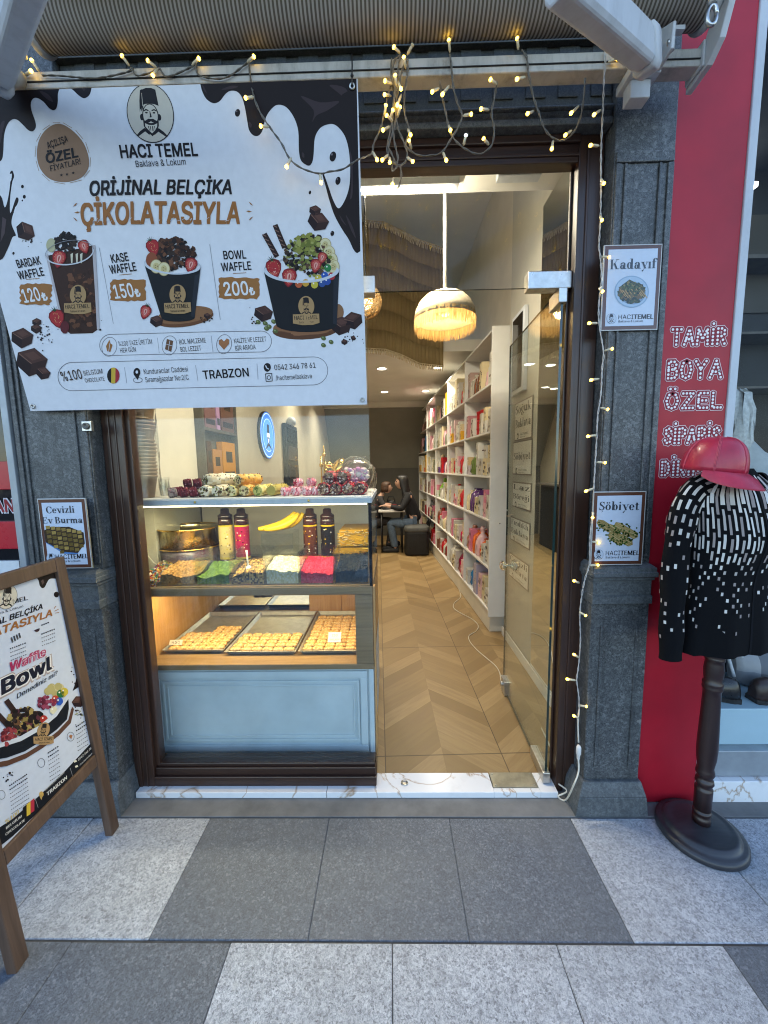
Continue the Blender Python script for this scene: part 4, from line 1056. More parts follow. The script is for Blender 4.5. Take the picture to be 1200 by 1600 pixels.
# squeeze bottles
def bottle(label, pxc, pyb, Y, body, lab_, cap, bands):
    t = thing('sauce_bottle', label, 'bottle', (P(pxc, 830, Y).x, Y, zb0), 'sauce bottles in the showcase'); c = V3(P(pxc, 830, Y).x, Y, zb0); h = P(pxc, pyb, Y).z-zb0; r = .040
    mb = MB(); mb.col(body); mb.lathe([(r*.92, 0), (r, .008), (r, h*.20)], c, 24); mb.lathe([(r, h*.74), (r, h*.80), (r*.97, h*.84), (r*.7, h*.88)], c, 24); mb.build('body', 'print_gloss', t)
    mb = MB(); mb.col(lab_); mb.lathe([(r*1.01, h*.20), (r*1.01, h*.74)], c, 24, None, False)
    mb.col(bands); mb.lathe([(r*1.02, h*.19), (r*1.02, h*.225)], c, 24, None, False); mb.lathe([(r*1.02, h*.72), (r*1.02, h*.745)], c, 24, None, False)
    for i in range(22):
        a = random.uniform(3.6, 5.8); z = random.uniform(.27, .68)*h; d = .006; ww = random.uniform(.08, .22); mb.col(random.choice([bands, '#2a1a14', '#efe6d0']))
        mb.face([c+V3(r*1.022*math.cos(q), r*1.022*math.sin(q), zz) for q, zz in ((a, z), (a+ww, z), (a+ww, z+d), (a, z+d))])
    mb.build('wrapper', 'print_gloss', t)
    mb = MB(); mb.col(cap); mb.lathe([(r*.98, h*.845), (r*.98, h*.90), (r*.6, h*.93), (r*.55, h*1.0), (r*.3, h*1.01)], c, 24); mb.build('cap', 'print_gloss', t)
bottle('sauce bottle with a cream label beside the gold tin bucket', 353, 795, 2.14, '#3a241c', '#cdb77c', '#2c1d18', '#c8b030')
bottle('sauce bottle with a magenta label and dark cap', 378, 795, 2.14, '#3a1418', '#a8204c', '#2c1d18', '#c8b030')
bottle('brown sauce bottle with yellow bands next to the bananas', 485, 795, 2.14, '#4a2414', '#5a2e18', '#3a2010', '#e0b41c')
bottle('black labelled sauce bottle with yellow bands', 512, 795, 2.14, '#3a2018', '#1c1614', '#3a2010', '#e0b41c')
# tin bucket
c = P(296, 823, 2.16); t = thing('tin_bucket', 'large gold rimmed tin bucket with a white wire handle', 'bucket', (c.x, 2.16, zb0)); r = .162; h = c.z-zb0
mb = MB(); mb.lathe([(r*.93, 0), (r*.96, .004), (r*.985, h*.55)], (c.x, 2.16, zb0), 40); mb.build('label_band', 'bucket_label', t)
mb = MB(); mb.lathe([(r*.985, h*.55), (r*.985, h*.97), (r*1.02, h*.98), (r*1.02, h*1.0), (r*.97, h*1.005), (r*.95, h*.97), (r*.95, h*.80), (.001, h*.80)], (c.x, 2.16, zb0), 40); mb.build('body', 'tin', t)
mb = MB(); mb.tube([V3(c.x+r*1.02*math.cos(a), 2.16+r*1.02*math.sin(a), zb0+h*1.0) for a in [i/40*6.2832 for i in range(41)]], .005, 6); mb.tube([V3(c.x+r*math.cos(a), 2.16+r*math.sin(a), zb0+h*.56) for a in [i/40*6.2832 for i in range(41)]], .004, 6); mb.build('rim', 'gold', t)
mb = MB(); mb.tube([(c.x-r*1.0, 2.11, zb0+h*.9), (c.x-r*1.12, 2.05, zb0+h*.86), (c.x-r*1.13, 2.02, zb0+h*.55), (c.x-r*.75, 2.0, zb0+h*.30), (c.x-.02, 1.99, zb0+h*.10)], .0035, 6); mb.build('handle', 'cable_white', t)
# bananas on an acrylic block
x0, x1 = P(408, 850, 2.06).x, P(458, 850, 2.06).x; zbx = P(430, 833, 2.06).z
acrylic_box('fruit_stand', 'clear acrylic stand holding up the bananas', x0, x1, 2.06, 2.2, zb0, zbx)
t = thing('banana_bunch', 'bunch of ripe yellow bananas on the acrylic stand', 'bananas', (x0, 2.1, zbx))
e = P(455, 801, 2.14)
for k, (dx, dz, dy) in enumerate([(0, 0, 0), (.040, .004, -.020), (.050, .0, .04)]):
    p0 = P(404, 830, 2.06)+V3(dx, dy, .012+dz*.2); p2 = P(461, 800, 2.10)+V3(.020*k, dy*.4, -.004*k); mid = (p0+p2)/2+V3(.048, 0, -.040+dz)
    path = []; rr = []
    for i in range(13):
        f = i/12; path.append(p0*(1-f)**2+mid*2*f*(1-f)+p2*f*f); rr.append(.004+.0165*min(1, math.sin(math.pi*min(max(f*.92+.04, 0), 1))**.5))
    mb = MB(); mb.c = (.78, .50, .02, 1); mb.tube(path, rr, 8); mb.c = (.05, .035, .01, 1); mb.ball(path[0], .006, 8, 6); mb.build('banana', 'candy', t)
# packs of shredded pastry at the far right of the case
for k, (z0, z1, lb) in enumerate([(zb0+.0, zb0+.135, 'lower clear pack of golden shredded pastry in the showcase corner'), (zb0+.137, zb0+.235, 'upper clear pack of golden shredded pastry topped with pale cream')]):
    x0, x1 = -.285, -.125; mb = MB()
    for i in range(420):
        c = V3(random.uniform(x0, x1), random.uniform(2.06, 2.12) if random.random() < .7 else random.uniform(2.06, 2.3), random.uniform(z0+.006, z1-.006)); a = random.random()*6.28
        d = V3(math.cos(a), math.sin(a)*.4, random.uniform(-.4, .4))*.016; mb.col(random.choice(['#c8941c', '#d8a830', '#b07c14', '#e0b850'] if k == 0 else ['#d8a830', '#d0b070', '#c8a050', '#b8a888']))
        mb.tube([c-d, c+V3(random.uniform(-.004, .004), 0, random.uniform(-.004, .004)), c+d], .0022, 4, False)
    mb.col('#b88a20'); mb.box((x0+.004, 2.07, z0+.002), (x1-.004, 2.3, z1-.004))
    tag(mb.build('pastry_pack', 'candy', loc=((x0+x1)/2, 2.15, z0)), lb, 'pastry pack', 'packs of shredded pastry')

# ---- sweets on the top tray
def sweet_log(label, pa, pb, r, core, coat, nuts, name='lokum_roll', group='lokum rolls on top of the showcase', n=16, specks=90):
    mb = MB(); pa, pb = Vector(pa), Vector(pb); d = (pb-pa); L = d.length; d.normalize(); u_ = d.cross(V3(0, 0, 1)).normalized(); w_ = u_.cross(d)
    N = 9; rings = []
    for i in range(N):
        f = i/(N-1); e = r*(.86 if i in (0, N-1) else 1.0)
        rings.append([pa+d*L*f+(u_*math.cos(j/n*6.283)+w_*math.sin(j/n*6.283))*e*random.uniform(.93, 1.05) for j in range(n)])
    R2 = [[mb.bm.verts.new(p) for p in q] for q in rings]
    for a, b in zip(R2, R2[1:]):
        for j in range(n): mb.col(random.choice(coat)); mb._f([a[j], a[(j+1) % n], b[(j+1) % n], b[j]], True)
    for ring, sg in ((R2[0], -1), (R2[-1], 1)):
        mb.col(core); mb._f(ring if sg > 0 else list(reversed(ring)))
    for i in range(specks):
        if i % 3 == 0 and nuts:
            e = pa-d*.0006; rr = r*.8*math.sqrt(random.random()); a = random.random()*6.28; s_ = r*random.uniform(.1, .26); c = e+(u_*math.cos(a)+w_*math.sin(a))*rr
            mb.col(random.choice(nuts)); mb.face([c+(u_*math.cos(q*1.047)+w_*math.sin(q*1.047))*s_*random.uniform(.6, 1) for q in range(6)])
        else:
            f = random.random(); a = random.uniform(-.3, 3.5); c = pa+d*L*f+(u_*math.cos(a)+w_*math.sin(a))*r*1.0; s_ = r*random.uniform(.06, .16)
            mb.col(random.choice(coat if not nuts or random.random() < .5 else nuts)); mb.ball(c, s_, 5, 3)
    o = mb.build(name, 'sugar', loc=tuple(pa)); return tag(o, label, 'sweet', group)
ZT = Z4+.001
def LP(px, py, Y): return P(px, py, Y)
def log_at(label, xa, xb, Ya, Yb, r, lvl, core, coat, nuts, **k):
    """ends given by photo column at the front and back depth; lvl 0 = on the tray, 1 = on the row below"""
    r *= 1.33; z = ZT+r+lvl*r*1.75
    return sweet_log(label, (P(xa, 765, Ya).x, Ya, z), (P(xb, 765, Yb).x, Yb, z), r, core, coat, nuts, **k)
DR = ['#5a1420', '#6e1c28', '#4a0e18', '#7c2a34']; NG = ['#e6d8b8', '#f0e6cc', '#d4c2a0']; OR = ['#e8a848', '#f0bc68', '#d89838']; YL = ['#e8d078', '#f0dc94', '#d8bc60']; PK = ['#e88c98', '#f2b4b8', '#d86c7c', '#f8d4d4']; RD = ['#a01c28', '#c03038', '#801420', '#d86468']
NUT = ['#7a5a3a', '#9a7a50', '#4a3424', '#8a8a40']
# dark red cubes
for i, (px, Y, lv) in enumerate([(263, 1.86, 0), (281, 1.87, 0), (296, 1.87, 0), (309, 1.90, 0), (288, 1.93, 1), (303, 1.93, 1), (275, 1.97, 0), (292, 2.0, 0)]):
    r = .028; labs = ['grey coated dark lokum piece at the end of the red heap', 'dark red lokum piece, front row beside the grey coated one', 'dark red lokum piece, front row in the middle of the heap', 'dark red lokum piece touching the nougat logs', 'dark red lokum piece on top of the heap', 'dark red lokum piece on top, nearest the nougat logs', 'dark red lokum piece behind the grey coated one', 'dark red lokum piece at the back of the heap']
    x = P(px, 770, Y).x; z = ZT+r*.8+lv*r*1.5; d = V3(.012, .03, 0)
    sweet_log(labs[i], V3(x, Y, z), V3(x, Y, z)+V3(.034, .014, .004), r*(.85 if lv == 0 else .8), '#7a3038' if i else '#b8a8a0', DR if i else ['#7a6a66', '#a09088'], ['#b07880', '#501018'], name='lokum_cube', group='dark red lokum pieces', n=8, specks=70)
log_at('pale nougat log with nuts, front lower row', 318, 345, 1.86, 2.05, .022, 0, '#e2d6bc', NG, NUT)
log_at('pale nougat log with nuts beside the golden log', 338, 366, 1.86, 2.06, .022, 0, '#e2d6bc', NG, NUT)
log_at('pale nougat log with nuts lying on the lower row', 322, 372, 1.90, 2.04, .023, 1, '#e2d6bc', NG, NUT)
log_at('orange dusted log lying on top of the pale logs', 372, 406, 1.89, 2.02, .022, 1, '#e0c890', OR, NUT, specks=60)
log_at('cream dusted log in the lower row beside the nougat', 360, 384, 1.85, 2.05, .022, 0, '#e4d49c', YL, NUT, specks=60)
log_at('golden dusted log in the lower row', 381, 404, 1.85, 2.06, .022, 0, '#e0c890', OR, NUT, specks=60)
log_at('yellow dusted log with green ends', 402, 424, 1.85, 2.06, .021, 0, '#b8b060', YL, ['#6a7a30', '#8a9440'], specks=60)
log_at('olive yellow sugared log beside the pink cubes', 423, 446, 1.86, 2.05, .021, 0, '#a89848', ['#b09a48', '#c0ac58', '#98843a'], None, specks=50)
for i, (px, Y, lv) in enumerate([(441, 1.86, 0), (458, 1.86, 0), (474, 1.86, 0), (462, 1.91, 1), (482, 1.92, 1), (452, 1.97, 0), (473, 1.97, 0), (488, 1.87, 0)]):
    r = .026; labs = ['pink sugared lokum cube at the front, first beside the olive log', 'pink sugared lokum cube at the front, second from the olive log', 'pink sugared lokum cube at the front, third from the olive log', 'bright pink lokum cube on top of the pink heap', 'pale pink lokum cube on top, nearest the dark rolls', 'pink lokum cube at the back beside the olive log', 'pink lokum cube at the back near the jar', 'pink and brown lokum cube touching the dark rolls']
    x = P(px, 770, Y).x; z = ZT+r*.8+lv*r*1.6
    sweet_log(labs[i], V3(x, Y, z), V3(x, Y, z)+V3(.028, .026, 0), r*.85, '#e8c0c4' if i != 3 else '#c02848', PK, ['#f0e0dc', '#a84858'], name='lokum_cube', group='pink lokum cubes', n=6, specks=60)
for xa, xb, Ya, lv, lb in [(505, 512, 1.86, 0, 'front lower row, beside the pink cubes'), (524, 530, 1.85, 0, 'front lower row, second'), (543, 548, 1.86, 0, 'front lower row, third'), (562, 566, 1.86, 0, 'front lower row, at the glass corner'), (514, 520, 1.90, 1, 'on top, beside the pink cubes'), (535, 540, 1.89, 1, 'on top, in front of the candy jar')]:
    log_at('dark red nut filled roll, '+lb, xa, xb, Ya, Ya+.13, .0235, lv, '#5a3a34', RD, ['#8a6a54', '#b09070', '#3a2420', '#d8c4b4'], specks=110, group='dark red rolls on top of the showcase')
# candy jar lying on its side, gold lid
t = thing('candy_jar', 'glass jar of pink candies with a gold lid lying in clear wrap', 'jar', (P(552, 760, 2.08).x, 2.08, ZT))
jc = P(554, 732, 2.10); jc = V3(jc.x, 2.10, ZT+.10); ja = V3(-.80, -.12, .30).normalized(); u_ = ja.orthogonal().normalized(); w_ = ja.cross(u_); jm = Matrix((u_, w_, ja)).transposed()
mb = MB(); mb.lathe([(.03, -.10), (.07, -.095), (.092, -.05), (.096, 0), (.085, .05), (.055, .075), (.05, .082)], jc, 28, jm); mb.build('glass_body', 'acrylic', t)
mb = MB(); mb.lathe([(.058, .078), (.060, .09), (.050, .105), (.030, .118), (.014, .126), (.012, .135), (.019, .145), (.015, .158), (.0005, .162)], jc, 24, jm); mb.build('lid', 'gold', t)
for i in range(46):
    while True:
        q = V3(random.uniform(-.085, .085), random.uniform(-.085, .085), random.uniform(-.085, .055))
        if q.length < .082: break
    p = jc+jm @ q
    if p.z > ZT+.125: p.z = ZT+.02+random.random()*.09
    mb = MB(); mb.col(random.choice(['#d88aa8', '#e0a4bc', '#c878a8', '#e8d4cc', '#b880b4'])); mb.ball(p, .0145, 10, 7)
    tag(mb.build('sugared_almond', 'candy', loc=tuple(p)), 'round pink or white sugared candy inside the glass jar', 'candy', 'round candies inside the glass jar')
mb = MB(); rr_ = [(.085, -.012), (.100, .03), (.098, .08), (.08, .125), (.05, .15), (.03, .16), (.045, .175)]
N = 30; rings = []
for r, z in rr_: rings.append([V3(jc.x+.02, jc.y+.01, ZT+.012)+V3(r*1.05*math.cos(a), r*math.sin(a), z) for a in []] or [V3(jc.x+.02+r*(1+.10*math.sin(i*5.1))*math.cos(i/N*6.283), jc.y+.01+r*(1+.10*math.sin(i*5.1))*math.sin(i/N*6.283), ZT+.02+z) for i in range(N)])
mb.loft(rings, False, True, True); mb.build('clear_wrap', 'film', t)
# nested paper tubs in a plastic sleeve, clear cups
Yc = 1.90; xc = P(217, 740, Yc).x
mb = MB(); mb.col('#8a7258'); mb.lathe([(.060, 0), (.078, .10), (.083, .104), (.083, .110), (.079, .112)], (xc, Yc, ZT), 26, None, False)
cup0 = tag(mb.build('paper_tub', 'paper_print', loc=(xc, Yc, ZT)), 'brown ridged paper tub in the tall nested stack by the window post', 'paper tub', 'nested paper tubs by the window post')
for i in range(1, 27): c = cup0.copy(); COL.objects.link(c); c.location = (xc+.0006*i*math.sin(i), Yc+.0004*i, ZT+.0175*i)
mb = MB(); N = 32; rings = []
for k in range(15):
    z = ZT+.002+k*.042; r = .094 if k else .1
    rings.append([V3(xc+r*(1+.05*math.sin(i*4.3+k)+.03*math.sin(i*9+k*2))*math.cos(i/N*6.283), Yc+r*(1+.05*math.sin(i*4.3+k))*math.sin(i/N*6.283), z) for i in range(N)])
mb.loft(rings, False, True, True); tag(mb.build('plastic_sleeve', 'film', loc=(xc, Yc, ZT)), 'wrinkled clear plastic sleeve around the brown tub stack', 'plastic sleeve')
xc = P(256, 750, 1.92).x
for i in range(7):
    mb = MB(); mb.lathe([(.018, 0), (.026, .05), (.0275, .052)], (xc, 1.92, ZT+i*.008), 18, None, False)
    tag(mb.build('plastic_cup', 'acrylic', loc=(xc, 1.92, ZT+i*.008)), 'small clear plastic cup in a nested stack beside the tubs', 'plastic cup', 'nested clear cups')
# ---- along the side wall behind the showcase
t = thing('wall_shelf', 'narrow recessed wall shelf of boxed goods behind the sweets', 'shelf', (LX, 2.87, 1.0))
ya, yb = PX(322, 700, LX+.06).y, PX(371, 700, LX+.06).y; zs = [1.02, 1.44, 1.79, 2.25]
mb = MB(); mb.box((LX+.001, ya-.015, 1.0), (LX+.06, ya, 2.4)); mb.box((LX+.001, yb, 1.0), (LX+.06, yb+.015, 2.4))
for z in zs: mb.box((LX+.001, ya+.0005, z-.02), (LX+.06, yb-.0005, z))
mb.box((LX+.001, ya+.001, 1.0), (LX+.006, yb-.001, 2.4)); mb.build('carcass', 'shelf_dark', t)
sl = [(1.02, .0, .12, .24, '#b87a24', 'amber box on the lowest board'), (1.02, .14, .16, .18, '#c89034', 'wide amber box on the lowest board'), (1.44, .0, .07, .26, '#4a2c1c', 'dark brown box on the middle board'), (1.44, .08, .14, .21, '#b07a3c', 'tan patterned box on the middle board'),
      (1.44, .23, .22, .27, '#c8881c', 'large orange box on the middle board'), (1.79, .0, .16, .30, '#7a5a5c', 'muted mauve box on the upper board'), (1.79, .17, .05, .40, '#b08ab0', 'slim lilac package on the upper board'), (1.79, .24, .22, .34, '#6a4a40', 'brown box on the upper board')]
for z, dy, w, h, c, lb in sl:
    mb = MB(); y0 = ya+.02+dy*(yb-ya)/.5; w *= (yb-ya)/.52; mb.col(c); mb.box((LX+.012, y0, z+.0006), (LX+.055, y0+w, z+h))
    mb.col('#2a1a12'); mb.box((LX+.0552, y0+w*.25, z+h*.45), (LX+.0557, y0+w*.75, z+h*.75)); mb.box((LX+.0552, y0+w*.1, z+h*.08), (LX+.0557, y0+w*.9, z+h*.2))
    tag(mb.build('gift_box', 'paper_print', loc=(LX+.05, y0+w/2, z)), lb+' of the recessed wall shelf', 'box', 'boxes on the recessed wall shelf')
# ================================================================ printed art shared by banner, sign and sheets
INK, TAN, KRAFT, PAPER, CHOC = '#1e1a1c', '#9a6838', '#b89468', '#cfd2d8', '#1c1212'
def logo(A, cx, cy, w, h, bg='#c9c0ae', ink=INK, L=3, ring=True, sk=0.0):
    """bearded man in a fez inside an oval; w, h half sizes in pixels; sk leans it"""
    q = lambda x, y: (cx+x*w+sk*y*h, cy+y*h)
    def pl(pts, c, l): A.poly([q(*p) for p in pts], c, l)
    el = lambda x, y, rx, ry, n=24, a0=0, a1=360: [(x+rx*math.cos(rad(a0+(a1-a0)*i/n)), y+ry*math.sin(rad(a0+(a1-a0)*i/n))) for i in range(n+(a1-a0 != 360))]
    if ring: pl(el(0, 0, 1, 1, 36), ink, L); pl(el(0, 0, .965, .97, 36), bg, L+.2)
    else: pl(el(0, 0, 1, 1, 36), bg, L)
    # shoulders
    for s in (-1, 1): pl([(s*.10, .64), (s*.30, .50), (s*.50, .62), (s*.66, .76), (s*.60, .80), (s*.42, .70), (s*.28, .62), (s*.10, .74)], ink, L+.4)
    # face
    pl(el(0, .10, .35, .42), ink, L+.4); pl(el(0, .08, .305, .37), bg, L+.6)
    for s in (-1, 1): pl(el(s*.37, .14, .08, .11), ink, L+.45)
    # beard
    pl([(-.33, .18), (-.24, .30), (0, .34), (.24, .30), (.33, .18), (.32, .42), (.22, .62), (.02, .78), (-.18, .64), (-.32, .44)], ink, L+.7)
    pl([(-.26, .34), (-.1, .40), (.1, .40), (.26, .34), (.24, .46), (.14, .58), (.01, .68), (-.12, .58), (-.25, .46)], bg, L+.8)
    for x in (-.13, -.05, .05, .13): pl([(x-.02, .44), (x+.02, .44), (x*.6+.005, .60), (x*.6-.01, .60)], ink, L+.9)
    # moustache, nose, brows, eyes
    for s in (-1, 1):
        pl([(0, .20), (s*.10, .19), (s*.24, .26), (s*.33, .22), (s*.30, .31), (s*.18, .34), (s*.04, .30), (0, .27)], ink, L+1)
        pl([(s*.06, -.10), (s*.18, -.14), (s*.28, -.08), (s*.27, -.05), (s*.17, -.09), (s*.07, -.06)], ink, L+1)
        pl(el(s*.16, -.01, .06, .028, 10), ink, L+1)
    pl([(-.03, -.06), (.0, -.06), (.05, .12), (.02, .15), (-.06, .14), (-.02, .11)], ink, L+1)
    # fez and tassel
    pl([(-.34, -.24), (-.28, -.78), (-.10, -.84), (.12, -.84), (.30, -.78), (.38, -.24), (.2, -.30), (0, -.32), (-.2, -.30)], ink, L+1.1)
    pl([(-.36, -.76), (-.28, -.80), (-.27, -.12), (-.31, -.04), (-.33, -.20), (-.36, -.04), (-.40, -.14), (-.44, -.02), (-.42, -.40)], ink, L+1.1)
    pl([(-.305, -.66), (-.285, -.68), (-.285, -.22), (-.305, -.24)], bg, L+1.2)
def strawberry(A, cx, cy, r, rot=0, cut=True, L=4, leaf=True):
    c, s = math.cos(rad(rot)), math.sin(rad(rot)); q = lambda x, y: (cx+(x*c-y*s)*r, cy+(x*s+y*c)*r)
    out = [(-.55, -.62), (-.2, -.80), (.2, -.80), (.55, -.62), (.70, -.25), (.58, .25), (.28, .72), (0, .95), (-.28, .72), (-.58, .25), (-.70, -.25)]
    A.poly([q(*p) for p in out], '#7a1c22', L); A.poly([q(x*.86, y*.86) for x, y in out], '#a82c30', L+.1)
    if cut:
        A.poly([q(x*.62, y*.66) for x, y in out], '#c45a54', L+.2); A.poly([q(x*.30, y*.45) for x, y in out], '#dca898', L+.3); A.poly([q(x*.10, y*.34) for x, y in out], '#a03030', L+.35)
    for i in range(16):
        a = i*2.4; k = .66 if cut else .2+.5*(i % 4)/4; x, y = .7*k*math.cos(a), .85*k*math.sin(a)
        A.poly([q(x-.03, y-.05), (q(x+.03, y-.05)), q(x, y+.05)], '#d8b070', L+.4)
    if leaf:
        for i in range(5): a = -1.57+(i-2)*.5; A.poly([q(.1*math.cos(a+1.5), -.68), q(.55*math.cos(a), -.68+.5*math.sin(a)), q(.1*math.cos(a-1.5)+.05, -.60)], '#2c4226', L+.4)
def choc(A, cx, cy, r, rot=0, L=3):
    c, s = math.cos(rad(rot)), math.sin(rad(rot)); q = lambda x, y: (cx+(x*c-y*s)*r, cy+(x*s+y*c)*r)
    A.poly([q(-1, -.35), q(0, -.9), q(1, -.4), q(.05, .15)], '#4a302a', L); A.poly([q(-1, -.35), q(.05, .15), q(.05, 1.0), q(-.95, .45)], '#24161a', L); A.poly([q(.05, .15), q(1, -.4), q(.95, .42), q(.05, 1.0)], '#33201e', L)
    A.poly([q(-.6, -.35), q(0, -.66), q(.6, -.38), q(.04, -.06)], '#5a3c34', L+.1); A.poly([q(-.9, -.32), q(.04, .12), q(.04, .18), q(-.92, -.26)], '#7a5a4c', L+.1)
def crumbs(A, cx, cy, rx, ry, n, cols=('#1e1414', '#33201c'), r=1.4, L=3):
    for i in range(n): A.blob(cx+random.gauss(0, rx), cy+random.gauss(0, ry), r*random.uniform(.5, 1.4), random.choice(cols), L, 5)
def heap_art(A, cx, cy, rx, ry, n, cols, r, L=4):
    for i in range(n):
        a = random.random()*6.283; k = math.sqrt(random.random()); A.blob(cx+rx*k*math.cos(a), cy+ry*k*math.sin(a), r*random.uniform(.6, 1.3), random.choice(cols), L+i/n*1.4, 6)
def banana_slice(A, cx, cy, r, L=5):
    A.ell(cx, cy, r, r*1.15, '#a89468', L); A.ell(cx, cy, r*.9, r*1.05, '#d6cca0', L+.1); A.ell(cx, cy, r*.5, r*.6, '#c4b47e', L+.2)
    for i in range(3): A.ell(cx+r*.2*math.cos(i*2.1), cy+r*.22*math.sin(i*2.1), r*.07, r*.13, '#7a6438', L+.3, 6, i*120)
def badge(A, x0, y0, x1, y1, col=TAN, L=2):
    """dry brush patch"""
    pts = []; n = 11
    for i in range(n): pts.append((x0+(x1-x0)*(.06+.88*i/(n-1)), y0+random.uniform(0, 2.2)+1.5*abs(i/(n-1)-.5)))
    for i in range(8): pts.append((x1-random.uniform(0, 4.5)*(i % 2), y0+(y1-y0)*(.08+.84*i/7)))
    for i in range(n): pts.append((x1-(x1-x0)*(.06+.88*i/(n-1)), y1-random.uniform(0, 2.2)))
    for i in range(8): pts.append((x0+random.uniform(0, 4.5)*(i % 2), y1-(y1-y0)*(.08+.84*i/7)))
    A.poly(pts, col, L)
def cup_logo(A, cx, cy, w, L=6, sk=0.0):
    logo(A, cx, cy-w*.30, w*.62, w*.78, '#a8875c', INK, L, True, sk)
    A.poly([(cx-w, cy+w*.32), (cx+w*.96, cy+w*.26), (cx+w*1.0, cy+w*.95), (cx+w*.5, cy+w*1.1), (cx-w*.3, cy+w*1.12), (cx-w*.98, cy+w*1.0)], '#a8875c', L+1.5)
    A.text('HACI TEMEL', (cx-w*.86, cy+w*.74), (cx+w*.86, cy+w*.66), w*.30, INK, L+2, .03); A.text('Baklava & Lokum', (cx-w*.5, cy+w*1.0), (cx+w*.55, cy+w*.94), w*.15, INK, L+2, .02)
def pill(A, x0, y0, x1, y1, tilt, w=.8, col='#6a6a70', L=2):
    r = (y1-y0)/2; pts = []
    for i in range(13): a = rad(90+180*i/12); pts.append((x0+r+r*math.cos(a), (y0+y1)/2-r*math.sin(a)))
    for i in range(13): a = rad(-90+180*i/12); pts.append((x1-r+r*math.cos(a), (y0+y1)/2-r*math.sin(a)))
    pts = [(x, y+(x-x0)*tilt) for x, y in pts]; A.line(pts+[pts[0]], w, col, L)
def rays(A, cx, cy, sgn, L=3, k=1.0, col=TAN):
    for dx, dy, a in ((0, -12, 40), (-3, 0, 5), (0, 11, -40)):
        c, s = math.cos(rad(a*1.0)), math.sin(rad(a)); x, y = cx+sgn*-dx*k, cy+dy*k; l = 5*k
        A.poly([(x-sgn*-l*c*.9, y-l*s*.9+0), (x, y-1.3*k), (x+sgn*-l*c, y+l*s), (x, y+1.5*k)], col, L)

# ================================================================ the banner on the awning beam
YT, YB = 1.375, 1.535
tr, br = P(557, 123, YT), P(575, 632, YB); tr.x = br.x = (tr.x+br.x)/2
bl = P(48, 645, YB); W = br.x-bl.x; ey = (V3(0, tr.y, tr.z)-V3(0, br.y, br.z)); Hb = ey.length; ey.normalize(); ex = V3(1, 0, 0); nb = ex.cross(ey); nb = -nb if nb.y > 0 else nb
tilt = (bl.z-br.z)/W
B = Art(V3(bl.x, YB, br.z), ex, ey, nb)
B.upoly([(0, 0), (W, 0), (W, Hb), (0, Hb)], '#dcdde0', 0)
# dripping chocolate, upper corners
B.spoly([(-132, 141), (60, 130), (143, 128), (143, 138), (140, 149), (132, 154), (123, 149), (112, 139), (102, 134), (95, 136), (91, 146), (91, 160), (89, 170), (84, 173), (77, 169), (69, 160), (60, 154), (53, 154), (49, 161), (50, 173), (56, 190), (57, 200), (52, 206), (45, 204), (37, 196), (28, 188), (20, 187), (12, 195), (7, 212), (6, 235), (4, 249), (-2, 251), (-10, 230), (-25, 210), (-60, 215), (-90, 240), (-110, 250)], CHOC, 1)
B.spoly([(312, 126), (557, 123), (563, 392), (558, 395), (552, 389), (545, 374), (534, 357), (523, 337), (515, 314), (509, 292), (504, 274), (506, 272), (513, 291), (520, 311), (527, 324), (533, 322), (541, 307), (546, 288), (547, 262), (545, 235), (540, 215), (532, 202), (522, 194), (512, 194), (500, 200), (492, 215), (490, 240), (488, 252), (484, 258), (478, 257), (470, 250), (467, 235), (466, 205), (460, 185), (450, 170), (440, 164), (430, 165), (420, 175), (414, 187), (410, 203), (404, 211), (396, 211), (389, 203), (386, 188), (383, 170), (378, 152), (370, 143), (360, 142), (352, 147), (343, 158), (333, 161), (322, 154), (315, 140)], CHOC, 1)
for pts in ([(470, 150), (500, 160), (530, 158), (512, 172), (495, 180), (488, 190), (490, 172)], [(316, 132), (321, 140), (323, 146), (318, 140)], [(389, 190), (393, 194), (392, 199), (389, 196)], [(540, 335), (550, 352), (556, 372), (548, 358)], [(530, 335), (536, 344), (541, 352), (534, 345)], [(546, 235), (551, 255), (551, 300), (547, 310), (549, 280)], [(472, 238), (475, 240), (475, 246), (472, 244)], [(62, 142), (76, 148), (84, 160), (72, 154)], [(128, 138), (134, 140), (131, 142)], [(515, 133), (540, 138), (548, 160), (530, 146)], [(346, 140), (362, 134), (372, 136), (356, 140)], [(1, 196), (8, 190), (4, 210), (1, 225)]):
    B.spoly(pts, '#3a2e30', 1.5)
for x, y, rx, ry in ((371, 176, 4, 6), (520, 244, 5, 8), (528, 282, 4, 6.5), (484, 300, 2, 3), (519, 364, 3, 4)): B.ell(x, y, rx, ry, CHOC, 1, 14, 12); B.ell(x-rx*.3, y-ry*.4, rx*.25, ry*.25, '#7a7072', 1.5, 8)
B.spoly([(-90, 470), (0, 410), (8, 405), (16, 388), (22, 372), (27, 369), (24, 361), (20, 350), (22, 336), (30, 315), (28, 309), (25, 313), (18, 334), (17, 312), (20, 286), (23, 276), (20, 267), (16, 272), (17, 285), (14, 310), (9, 325), (2, 306), (-20, 300), (-60, 330), (-90, 400)], CHOC, 1)
B.poly([(6, 340), (12, 344), (10, 366), (4, 380)], '#4a3c3e', 1.5)
for x, y, r in ((36, 292, 2.2), (39, 308, 2.4), (36, 314, 1.2), (24, 397, 1.8)): B.ell(x, y, r, r*1.3, CHOC, 1, 10)
